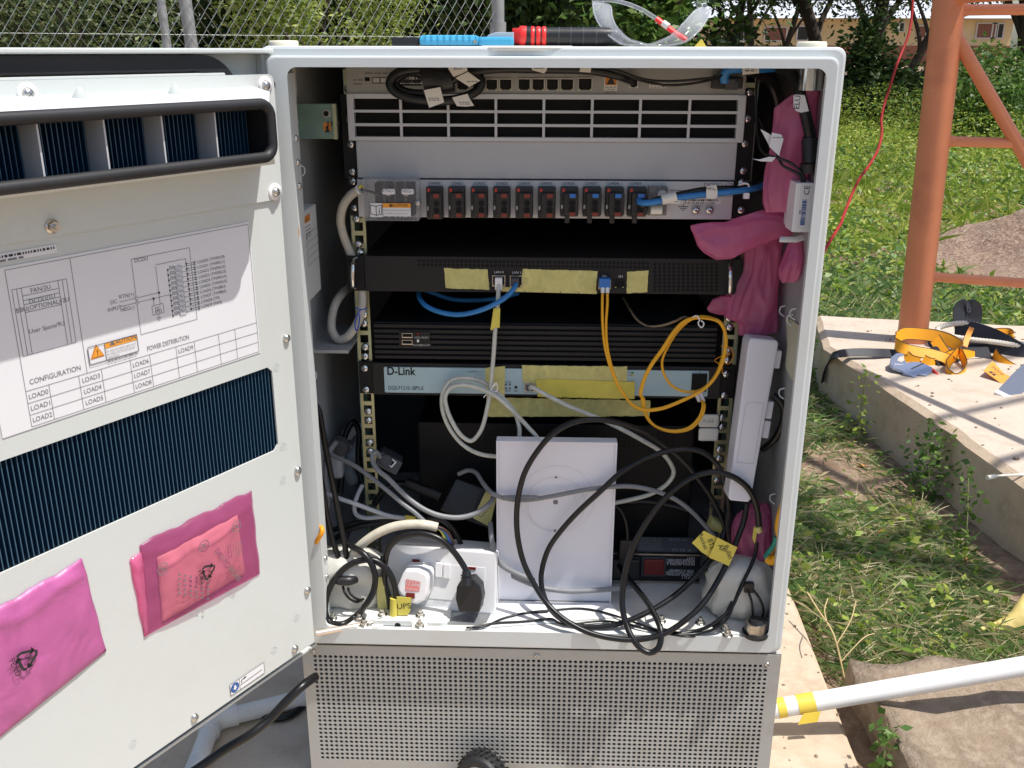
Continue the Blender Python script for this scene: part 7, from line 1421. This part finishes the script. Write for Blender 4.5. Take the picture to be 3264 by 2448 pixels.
rope('rope_end', [(1120, 905, 1.385), (1170, 935, 1.37), (1230, 990, 1.345), (1285, 1040, 1.325)], .0066)
b = MB(); b.tube(spline([at(C3(*p), d) for p, d in (((1140, 900), 1.375), ((1200, 905), 1.365), ((1270, 960), 1.34), ((1305, 1010), 1.325))], 5), .004, 'red_handle', 8); b.build('red_thread', H)
o = onz(C3(1000, 960), -.064); M = LM(o, (1, .05, -.05), (-.05, .96, .26)); OUT = [loc2(M, C3(*p)) for p in ((782, 870), (800, 800), (862, 756), (925, 760), (940, 830), (960, 868), (1010, 850), (1090, 850), (1150, 868), (1230, 905), (1228, 945), (1165, 990), (1080, 975), (1055, 1008), (1020, 1000), (925, 965), (915, 945), (820, 912))]
b = MB(); b.prism(OUT[::-1], -.004, .003, 'hook_steel' if 'hook_steel' in MATS else (mat('hook_steel', (.30, .37, .52), .33, .7) and 'hook_steel'), M, .001); b.M = M @ Matrix.Translation((0, 0, .0031)); K = [loc2(M, C3(*p)) for p in ((862, 838), (885, 800), (930, 790), (938, 835), (905, 856))]; b.P2(K, 'concrete_pale', 1); q = loc2(M, C3(835, 885)); b.text('22kN', q[0], q[1], .010, 'print_white', 1); b.line(loc2(M, C3(1010, 925)), loc2(M, C3(1140, 865)), .004, 'ink', 1); b.build('hook', H)
# ------------------------------------------------------------------ heap of gravel, bulb
def heap(cx, cy, rx, ry, h, m, name, seed=0):
    b = MB(); v = []; f = []; nr, na = 60, 120
    for i in range(nr + 1):
        t = i / nr
        for k in range(na):
            a = 2 * math.pi * k / na; e = 1 + .14 * math.sin(3 * a + seed) + .08 * math.sin(5 * a + 2); x = cx + rx * t * e * math.cos(a); y = cy + ry * t * e * math.sin(a)
            z = h * (math.cos(min(1, t) * math.pi) * .5 + .5) ** .9; q = Vector((x, y, 0)); z += (noise.noise(q * 2.2) * .10 + noise.noise(q * 9) * .03 + noise.noise(q * 34) * .014) * (1 - t * .6) * min(1, h * 3)
            v.append((x, y, GZ - .02 + z))
    for i in range(nr):
        for k in range(na): f.append((i * na + k, i * na + (k + 1) % na, (i + 1) * na + (k + 1) % na, (i + 1) * na + k))
    b.add(v, f, m, True); b.build(name, kind='structure')
heap(3.15, 3.45, 1.25, .85, .40, 'heap', 'gravel_heap', 1)
b = MB(); q = onz(A6(1215, 930), -.19); S = [((q.x + .0 + .052 * t, q.y + .02 * t, -.215 + .02 * math.sin(3 * t)), (0, .024 * w, .010 * w), (-.004, -.008 * w, .022 * w)) for t, w in ((-1.05, .1), (-.9, .6), (-.5, .9), (0, .75), (.5, 1.15), (1, 1.2), (1.4, .9), (1.6, .2))]; loft(b, S, 'bulb', 20, .06, 4, 3)
b.tube(spline([onz(A6(1170, 965), -.215), onz(A6(1120, 995), -.21), onz(A6(1050, 1022), -.215)], 5), .004, 'bulb', 8); b.build('plant_root', None, 'knobbly yellowish root lying on the soil at the right edge', 'root')
# ------------------------------------------------------------------ chain link fence
fa, fb = Vector((-4.9, 1.31, 0)), Vector((.025, 4.46, 0)); fd = (fb - fa).normalized(); fl = (fb - fa).length
FN = thing('chain_link_fence', 'grey chain link fence with steel posts on the left behind the cabinet', 'fence', (fa.x, fa.y, GZ))
p_w, p_h = .052, .076; zb, zt = -.15, 1.95; V = []
nk = int(fl / p_w); nz = int((zt - zb) / (p_h / 2)); r_ = .0014; nrm = Vector((-fd.y, fd.x, 0))
def seg(p, q_):
    t = (q_ - p).normalized(); u = t.cross(nrm).normalized()
    c = [(u * math.cos(a) + nrm * math.sin(a)) * r_ for a in (0, 2.094, 4.189)]
    for k in range(3): V.append([p + c[k], q_ + c[k], q_ + c[(k + 1) % 3], p + c[(k + 1) % 3]])
pos0 = 0.0
for k in range(nk * 2):
    x0 = fl - k * p_w / 2
    if x0 < 1.2: break
    for j in range(nz):
        s0 = ((j + k) % 2) * p_w / 2 * 1.06; s1 = ((j + k + 1) % 2) * p_w / 2 * 1.06; off = .0016
        p = fa + fd * (x0 - s0) + Vector((0, 0, zb + j * p_h / 2)) + nrm * (off if j % 2 else -off); q_ = fa + fd * (x0 - s1) + Vector((0, 0, zb + (j + 1) * p_h / 2)) + nrm * (-off if j % 2 else off)
        seg(p, q_)
Vm = np.array([[tuple(c) for c in w] for w in V])
quads('wire_mesh', Vm, ['fence_wire'], np.zeros(len(Vm)), FN)
for z in (.775, 1.8, .0): b = MB(); b.tube([fa + Vector((0, 0, z)) + nrm * .004, fb + Vector((0, 0, z)) + nrm * .004], .0016, 'fence_wire', 6); b.build('strand', FN)
def post(p, r, h, lean=(0, 0), cap=False, name='post'):
    b = MB(); b.tube([p, p + Vector((lean[0] * h, lean[1] * h, h))], r, 'post_grey', 18); b.build(name, FN)
for px, rr_, ln in ((553, .020, -.03), (640, .030, -.045)):
    q = at((px, 158), 3.72 if px < 600 else 3.85); post(Vector((q.x, q.y, GZ)), rr_, 2.3, (ln, 0))
post(fb + Vector((.01, .03, GZ)), .034, 2.4); b = MB(); e = fb + Vector((.01, .03, .70)); b.tube([e, e + Vector((0, 0, .155))], .044, 'post_grey', 18); b.build('collar', FN)
# ------------------------------------------------------------------ far house
YB = 66.0
HB = thing('school_building', 'long low yellow building with brown shutters beyond the trees', 'building', tuple(at((2750, 200), YB)))
xL = at((2230, 100), YB).x; xR = at((3226, 100), YB).x; zE = at((2600, 60), YB).z; zB = -.6; zD = at((3100, 146), YB).z
wins = []
for cr, x0, y0, x1, y1, kind in ((A3, 1455, 182, 1500, 260, 's'), (A3, 1500, 182, 1600, 260, 'd'), (A3, 1690, 178, 1815, 258, 's'), (A3, 1898, 172, 2028, 255, 'd'), (A4, 840, 175, 895, 235, 'd'), (A4, 1010, 200, 1058, 285, 's'), (A4, 1462, 180, 1580, 284, 's'), (A4, 1580, 182, 1640, 284, 'd'), (A3, 1340, 190, 1400, 262, 's')):
    a = at(cr(x0, y0), YB); c = at(cr(x1, y1), YB); wins.append((a.x, c.x, c.z, a.z, kind))
b = MB(); b.box((xL, YB, zB), (xR, YB + 7, zE), 'wall_yellow'); b.box((xL - .02, YB - .04, zB), (xR + .02, YB - .002, zD), 'wall_brown'); b.build('wall', HB)
b = MB(); zr = at((2600, 12), YB).z; b.prism([(YB - .8, zE + .02), (YB + 7.8, zE + .02), (YB + 3.5, zr + .35)], xL - .4, xR + .4, 'roof_sheet', LM((0, 0, 0), (0, 1, 0), (0, 0, 1))); b.build('roof', HB)
for x0, x1, z0, z1, k in wins:
    b = MB(); t = .09
    for lo, hi in (((x0 - t, z0 - t), (x1 + t, z0)), ((x0 - t, z1), (x1 + t, z1 + t)), ((x0 - t, z0), (x0, z1)), ((x1, z0), (x1 + t, z1))): b.box((lo[0], YB - .10, lo[1]), (hi[0], YB - .003, hi[1]), 'frame_pale')
    w = b.build('window', HB); b = MB()
    if k == 's': b.box((x0, YB - .06, z0), (x1, YB - .004, z1), 'shutter'); b.build('shutter', w)
    else: b.box((x0, YB - .03, z0), (x1, YB - .004, z1), 'window_dark'); b.box(((x0 + x1) / 2 - .03, YB - .06, z0), ((x0 + x1) / 2 + .03, YB - .031, z1), 'frame_pale'); b.build('pane', w)
# ------------------------------------------------------------------ trees, bushes
def crown_pts(cx, cy, cz, rx, ry, rz, n, clumps, spread=.33, lo=-1):
    """points gathered in clumps through an ellipsoid"""
    c = rng.normal(size=(clumps, 3)); c /= np.linalg.norm(c, axis=1)[:, None]; c *= (rng.random(clumps) ** .45)[:, None]; c = c[c[:, 2] > lo]
    k = rng.integers(0, len(c), n); s = spread * (.5 + rng.random(len(c)))
    p = c[k] + rng.normal(size=(n, 3)) * s[k][:, None] * .55
    return p * np.array([rx, ry, rz]) + np.array([cx, cy, cz]), c * np.array([rx, ry, rz]) + np.array([cx, cy, cz])
def bush(name, label, cat, px, Y, r, zc, rz, n, leaf, size, group=None, clumps=60, stems=5, ry=None):
    q = at((px, 158), Y); U = thing(name, label, cat, (q.x, q.y, GZ), group)
    p, c = crown_pts(q.x, q.y, zc, r, ry or r * .8, rz, n, clumps); p[:, 2] = np.maximum(p[:, 2], GZ + .03)
    leaves('leaves', p, size * (.6 + .8 * rng.random(n)), [leaf], np.zeros(n), U, .2)
    b = MB()
    for i in range(stems): e = Vector(c[rng.integers(len(c))]); m = Vector((q.x, q.y, GZ)).lerp(e, .5) + Vector((random.uniform(-.1, .1), 0, .1)); b.tube(spline([(q.x + random.uniform(-.1, .1), q.y, GZ), m, e], 5), [.03 * r + .006 - i * .0005] * 11 if False else .012 * r + .008, 'bark', 6)
    b.build('stems', U)
G = 'bushes behind the fence'
bush('bush', 'pale yellow green bush right behind the left half of the chain link fence', 'bush', 925, 6.0, .50, 1.0, 1.15, 8500, 'leaf_light', .042, G)
bush('bush', 'pale green bush behind the right end of the chain link fence', 'bush', 1185, 6.6, .42, 1.0, 1.1, 6500, 'leaf_light', .042, G)
bush('bush', 'grey green leafy bush just left of the two grey fence posts', 'bush', 330, 7.0, .55, .95, 1.1, 5000, 'leaf_grey', .055, G)
bush('bush', 'grey green bush behind the fence at the far left', 'bush', 60, 7.6, .6, 1.1, .9, 5000, 'leaf_grey', .055, G)
bush('bush', 'bright green large leaved bush behind the safety glasses', 'bush', 2020, 5.2, .42, .80, .70, 2600, 'leaf_mid', .075, None, 34)
bush('bush', 'dark creeper bush at the foot of the trees right of the cabinet', 'bush', 2775, 12.5, .45, .25, .85, 6000, 'leaf_dark', .09, None)
bush('bush', 'grey green bush below the building at the right edge', 'bush', 3190, 9.5, .75, .12, .60, 8000, 'leaf_mid', .06, None)
bush('bush', 'low dark green bush between the orange leg and the building', 'bush', 2960, 13.5, .9, .0, .5, 6000, 'leaf_dark', .09, None)
def tree(name, label, px, Y, base, limbs, crown, n, leaf, size, group, trunk_r, clumps=70):
    q = at((px, 158), Y); U = thing(name, label, 'tree', (q.x, q.y, GZ), group); b = MB(); o = Vector((q.x, q.y, GZ - .05))
    tips = []
    for L in limbs:
        P = [o] + [o + Vector(t) for t in L[:-1]]; r0 = L[-1] * trunk_r; S = spline(P, 6); k = len(S); b.tube(S, [r0 * (1 - .72 * i / (k - 1)) for i in range(k)], 'bark', 9); tips.append(P[-1])
    b.build('trunk', U); allp = []
    for (cx, cz, rx, rz, share, cy) in crown:
        m = int(n * share); p, c = crown_pts(q.x + cx, q.y + cy, cz, rx, rx * .8, rz, m, clumps); allp.append(p)
    p = np.concatenate(allp); leaves('crown', p, size * (.6 + .8 * rng.random(len(p))), [leaf], np.zeros(len(p)), U, .5)
G = 'dark trees behind the fence'
for i, (px, Y, lab) in enumerate(((60, 12.0, 'dark tree furthest left behind the fence'), (420, 13.5, 'dark tree rising behind the two grey fence posts'), (760, 12.5, 'dark tree behind the left pale bush'), (1130, 13.0, 'dark tree behind the right pale bush'), (1480, 10.5, 'dark tree behind the fence end post'), (1760, 11.5, 'dark tree behind the red and black tool handle'), (2120, 13.0, 'dark tree behind the safety glasses'))):
    tree('tree', lab, px, Y, 0, [((.05, 0, 1.2), (.15, .1, 2.6), (.1, 0, 4.6), 1), ((0, 0, 1.0), (.5, .2, 2.2), (1.1, .2, 3.4), .6), ((0, 0, 1.2), (-.5, -.1, 2.3), (-1.2, 0, 3.3), .6)], [(0, 2.3, 1.7, 1.6, .62, 0), (.3, 3.9, 1.9, 1.4, .38, 0)] + ([(0, .55, 1.5, .6, .2, .4)] if px != 420 else [(.5, .45, 1.0, .5, .12, .5)]), 15000, 'leaf_dark', .13, G, .11)
G = 'dark trees in front of the yellow building'
for i, (px, Y, lean, tr, lab, cz) in enumerate(((2320, 16, .25, .10, 'slim dark tree left of the building window', 2.6), (2405, 19, -.2, .09, 'thin dark trunked tree in front of a brown shutter', 2.9), (2480, 20, .45, .08, 'thin leaning tree right of the thin dark trunk', 3.0), (2660, 14.5, -.75, .13, 'big dark tree leaning left behind the cabinet corner', 2.75), (2775, 15.5, .15, .16, 'thick trunked tree wrapped in creepers left of the red wire', 2.6), (2885, 18, .9, .10, 'dark tree leaning right behind the red wire', 2.8), (2965, 11, .05, .055, 'slender grey trunk just left of the orange leg', 3.2), (3290, 13, -.3, .12, 'dark tree at the right edge beyond the tower', 2.8))):
    tree('tree', lab, px, Y, 0, [((lean * .25, 0, .8), (lean * .7, 0, 1.7), (lean * 1.5, .2, 3.0), (lean * 2, .2, 4.8), 1), ((lean * .4, 0, 1.1), (lean * .6 + .5, .2, 2.0), (lean + 1.2, .3, 3.0), .5), ((lean * .3, 0, 1.0), (lean * .5 - .5, .1, 2.0), (lean - 1.2, .1, 2.9), .55)], [(lean * 1.2, cz - .62, 1.5, .75, .5, 0), (lean * 1.4, cz + 1.2, 2.1, 1.3, .5, .3)], 11000, 'leaf_dark', .075, G, tr)
# a far dark belt of trees that closes the view
def belt(x0, x1, y, z0, z1, n, name, leaf, size):
    p = np.stack([rng.uniform(x0, x1, n), y + rng.normal(size=n) * 1.5, np.zeros(n)], 1); h = (.62 + .2 * np.sin(p[:, 0] * .55) + .12 * np.sin(p[:, 0] * 1.7 + 1)); p[:, 2] = z0 + (z1 - z0) * h * rng.random(n) ** .7
    leaves(name, p, size * (.6 + .8 * rng.random(n)), [leaf], np.zeros(n), None, .4, kind='stuff', label=None)
belt(-42, 4.2, 27, -.2, 9, 36000, 'far_wood', 'leaf_dark', .36)
belt(-14, 40, 92, -.2, 16, 16000, 'far_wood', 'leaf_dark', 1.1)
# ------------------------------------------------------------------ weeds and cut grass
def inside_slab(x, y): return (((x - 3.15) / 1.22) ** 2 + ((y - 3.40) / .86) ** 2 < .82 + .12 * np.sin(x * 9) * np.sin(y * 11)) | ((x > 1.13) & (x < 3.6) & (y > .28) & (y < 1.93 - .155 * (x - 1.15))) | ((x > -.64) & (x < .77) & (y > -1.32) & (y < .68)) | ((x > .75) & (x < 1.78) & (y > -.34) & (y < .25))
def weeds(name, n, xr, yr, hgt, size, leaf, dens=None, kind='stuff', heapcut=True):
    y = yr[0] + (yr[1] - yr[0]) * rng.random(n * 3) ** 1.5; x = rng.uniform(xr[0], xr[1], n * 3)
    clump = np.sin(x * 2.3 + y * 1.1) + np.sin(x * 5.1 - y * 3.7) * .7 + np.sin(x * 1.1 + y * 7.3) * .4
    ok = ~inside_slab(x, y) & (clump + rng.normal(size=n * 3) * .9 > -.5)
    if heapcut: ok &= ((x - 3.15) / 1.15) ** 2 + ((y - 3.40) / .84) ** 2 > 1
    x, y, clump = x[ok][:n], y[ok][:n], clump[ok][:n]; h = hgt(y) * (.55 + .25 * (clump + 2) / 2); z = GZ + h * rng.random(len(x)) ** .8
    p = np.stack([x, y, z], 1); leaves(name, p, size * (.5 + rng.random(len(x))), [leaf], np.zeros(len(x)), None, -.15, .42, kind=kind)
weeds('weeds', 95000, (.55, 9), (2.1, 13), lambda y: .03 + .075 * np.clip(y - 2.4, 0, 8), .032, 'leaf_weed')
weeds('weeds', 20000, (.5, 7), (1.95, 7), lambda y: .03 + .05 * np.clip(y - 2.4, 0, 6), .042, 'leaf_weed_blue')
weeds('weeds', 22000, (-10, .6), (1.5, 14), lambda y: .12 + .03 * np.clip(y - 2, 0, 9), .05, 'leaf_weed')
def blades(name, n, region, leaf, lmin, lmax, lie, w=.0020, zmax=.02):
    C = region(n); N = len(C); a = rng.uniform(0, 2 * np.pi, N); el = np.abs(rng.normal(size=N)) * lie; d = np.stack([np.cos(a) * np.cos(el), np.sin(a) * np.cos(el), np.sin(el)], 1)
    L = rng.uniform(lmin, lmax, N)[:, None]; s = np.stack([-np.sin(a), np.cos(a), np.zeros(N)], 1) * (w * (.6 + .8 * rng.random(N)))[:, None]; C[:, 2] = GZ + rng.random(N) ** 2 * zmax
    bend = np.stack([np.zeros(N), np.zeros(N), -rng.random(N) * .25], 1) * L
    V = np.stack([C - s * .5, C + s * .5, C + d * L * .6 + s * .35, C + d * L + bend], 1); quads(name, V, [leaf], np.zeros(N), None, kind='stuff')
def strip(x0, x1, y0, y1, gap=.3):
    def f(n):
        x = rng.uniform(x0, x1, n * 3); y = rng.uniform(y0, y1, n * 3); g = np.sin(x * 6 + 1.7 * np.sin(y * 4)) + np.sin(y * 7.3 + x * 3) * .8 + np.sin(x * 17 + y * 13) * .5; ok = ~inside_slab(x, y) & (g - (7 * np.clip(x - .98, 0, 1) * (y < .62) + 2 * np.clip(x - .95, 0, 1)) * (y < 1.6) + rng.normal(size=n * 3) * .8 > gap - 1); return np.stack([x[ok][:n], y[ok][:n], np.zeros(ok.sum())[:n]], 1)
    return f
blades('cut_grass', 34000, strip(.74, 1.3, .22, 2.1, .35), 'blade_green', .015, .075, .35, .0013)
blades('cut_grass', 19000, strip(.74, 1.3, .22, 2.1, .35), 'blade_dry', .012, .065, .25, .0011, .03)
blades('cut_grass', 14000, strip(.74, 4, 1.85, 3.4, .1), 'blade_green', .04, .14, .5, .0024)
blades('cut_grass', 15000, strip(.74, 4, 1.85, 3.4, .1), 'blade_dry', .04, .12, .35, .0018)
blades('tall_grass', 20000, strip(.5, 9, 3.6, 12, 0), 'leaf_weed', .08, .36, 1.0, .0038, .05)
blades('cut_grass', 2500, strip(-1.2, -.6, -.6, 1, .2), 'blade_green', .04, .12, .5)
def litter(n, region, leaf, size, name):
    C = region(n); C[:, 2] = GZ + .008 + rng.random(len(C)) * .03; leaves(name, C, size * (.5 + rng.random(len(C))), [leaf], np.zeros(len(C)), None, .05, .5, kind='stuff')
litter(1700, strip(.76, 1.25, .3, 2.0, .5), 'leaf_weed', .018, 'clover'); litter(1800, strip(.8, 4, 1.9, 3.3, .2), 'leaf_weed_blue', .034, 'clover')
litter(22, strip(.8, 1.3, .5, 2.6, -1), 'dry_leaf', .024, 'fallen_leaves')
# single plants rising along the footing
def plant(label, base, h, n, leaf, size, lean, spread=.03):
    U = thing('weed_plant', label, 'plant', tuple(base), 'weed plants along the footing'); b = MB(); P = spline([base, base + Vector((lean[0] * .4, lean[1] * .4, h * .5)), base + Vector((lean[0], lean[1], h))], 8); b.tube(P, [.0022 * (1 - .6 * i / len(P)) for i in range(len(P))], 'blade_green' if False else 'stem', 6); b.build('stem', U)
    k = rng.integers(2, len(P), n); p = np.array([tuple(P[i]) for i in k]) + rng.normal(size=(n, 3)) * spread; p[:, 2] = np.maximum(p[:, 2], GZ + .01); leaves('leaves', p, size * (.6 + .8 * rng.random(n)), [leaf], np.zeros(n), U, -.1, .6)
mat('stem', (.22, .24, .10), .7)
plant('bushy weed plant growing against the middle of the footing side', Vector((1.155, .93, GZ)), .15, 300, 'leaf_mid', .015, (.0, .02), .026)
plant('thin weed with small leaves leaning on the near footing side', Vector((1.13, .66, GZ)), .18, 90, 'leaf_mid', .016, (.0, .05), .012)
plant('small weed plant at the far corner of the footing beside the cabinet', Vector((1.03, 1.60, GZ)), .18, 160, 'leaf_mid', .017, (.0, .0), .022)
plant('weed plant with round leaves halfway along the footing top edge', Vector((1.10, 1.25, GZ)), .20, 60, 'leaf_weed', .016, (-.01, -.02), .012)
plant('small sprig growing in the gap beside the concrete block', Vector((.762, .03, GZ)), .10, 60, 'leaf_mid', .016, (.0, .01), .010)
# stones and crumbs on the soil and on the footing
def pebbles(name, n, reg, z, smin, smax, m):
    b = MB()
    for i in range(n):
        x, y = reg(); s = random.uniform(smin, smax) * (1 if random.random() < .85 else 1.8); bm = bmesh.new(); bmesh.ops.create_icosphere(bm, subdivisions=1, radius=s)
        k = Vector((random.uniform(.7, 1.3), random.uniform(.7, 1.3), random.uniform(.4, .8)))
        vs = [Vector((q.co.x * k.x + random.uniform(-.2, .2) * s, q.co.y * k.y, q.co.z * k.z)) + Vector((x, y, z + s * .25)) for q in bm.verts]; bm.verts.index_update(); b.add(vs, [tuple(q.index for q in f.verts) for f in bm.faces], m, True); bm.free()
    b.build(name, kind='stuff')
pebbles('gravel', 620, lambda: (random.uniform(.76, 1.24), random.uniform(.24, 1.5) ** 1.3), GZ, .003, .009, 'rubble')
pebbles('crumbs', 150, lambda: (random.uniform(1.2, 1.9), random.uniform(.7, 1.75)), -.07, .0018, .0045, 'heap')
pebbles('crumbs', 60, lambda: (random.uniform(.61, .74), random.uniform(-.2, .6)), -.211, .0012, .003, 'rubble')
b = MB(); P = [onz(A6(*p), -.068) for p in ((1080, 318), (1150, 312), (1240, 308), (1330, 300))]; b.tube(P, .0025, 'rope', 8); b.tube([onz(A6(1080, 322), -.066), onz(A6(1115, 316), -.066)], .005, 'rope', 8); b.build('cord_end', None, 'frayed pale cord end lying over the footing edge', 'cord')

U = thing('dry_stalk', 'dry straw coloured stalk leaning over the cut grass beside the pad', 'plant', tuple(onz(A6(430, 1280), GZ)))
b = MB(); o = onz(A6(430, 1285), GZ); t1 = at(A6(370, 1040), o.y + .05); b.tube(spline([o, at(A6(405, 1170), o.y + .02), t1, at(A6(300, 930), o.y + .10), at(A6(250, 850), o.y + .14)], 6), .0013, 'straw' if 'straw' in MATS else (mat('straw', (.50, .38, .19), .8) and 'straw'), 6); b.build('stem', U)
for P in ([(385, 1090), (450, 980), (475, 890)], [(405, 1170), (510, 1060), (560, 1040)], [(340, 985), (330, 930), (345, 880)]): b = MB(); b.tube(spline([at(A6(*p), o.y + .03 + .03 * i) for i, p in enumerate(P)], 5), .0010, 'straw', 6); b.build('twig', U)
b = MB(); P = [onz(A6(840, 640), GZ + .01), at(A6(890, 520), .93), at(A6(935, 420), .93), at(A6(950, 330), .94)]; U = thing('dry_stalk', 'thin grey weed stem rising in front of the footing side', 'plant', tuple(P[0])); b.tube(spline(P, 6), .0016, 'stem', 6); b.build('stem', U)
C = np.array([tuple(at(A6(*p), .93)) for p in ((860, 440), (890, 470), (905, 545), (930, 430), (945, 360), (950, 345), (960, 380))]); leaves('leaves', C, np.array([.036, .03, .026, .022, .02, .02, .02]), ['leaf_weed'], np.zeros(len(C)), U, .3, .6)

STUFF = {'weeds': ('bright green leafy weeds covering the field beyond the footing', 'weeds'), 'cut_grass': ('cut green and straw coloured grass lying on the soil', 'grass'), 'tall_grass': ('tall green grass standing among the weeds', 'grass'),
         'clover': ('small green leaves scattered over the cut grass', 'clover'), 'far_wood': ('distant dark wood closing the view', 'trees'), 'gravel': ('small stones on the bare soil beside the pad', 'gravel'), 'crumbs': ('tiny crumbs of soil lying on the concrete', 'crumbs'), 'fallen_leaves': ('few fallen brown leaves on the cut grass', 'leaves')}
for o in list(COL.objects):
    k = o.name.split('.')[0]
    if o.parent is None and o.get('kind') == 'stuff' and k in STUFF: o['label'], o['category'] = STUFF[k]
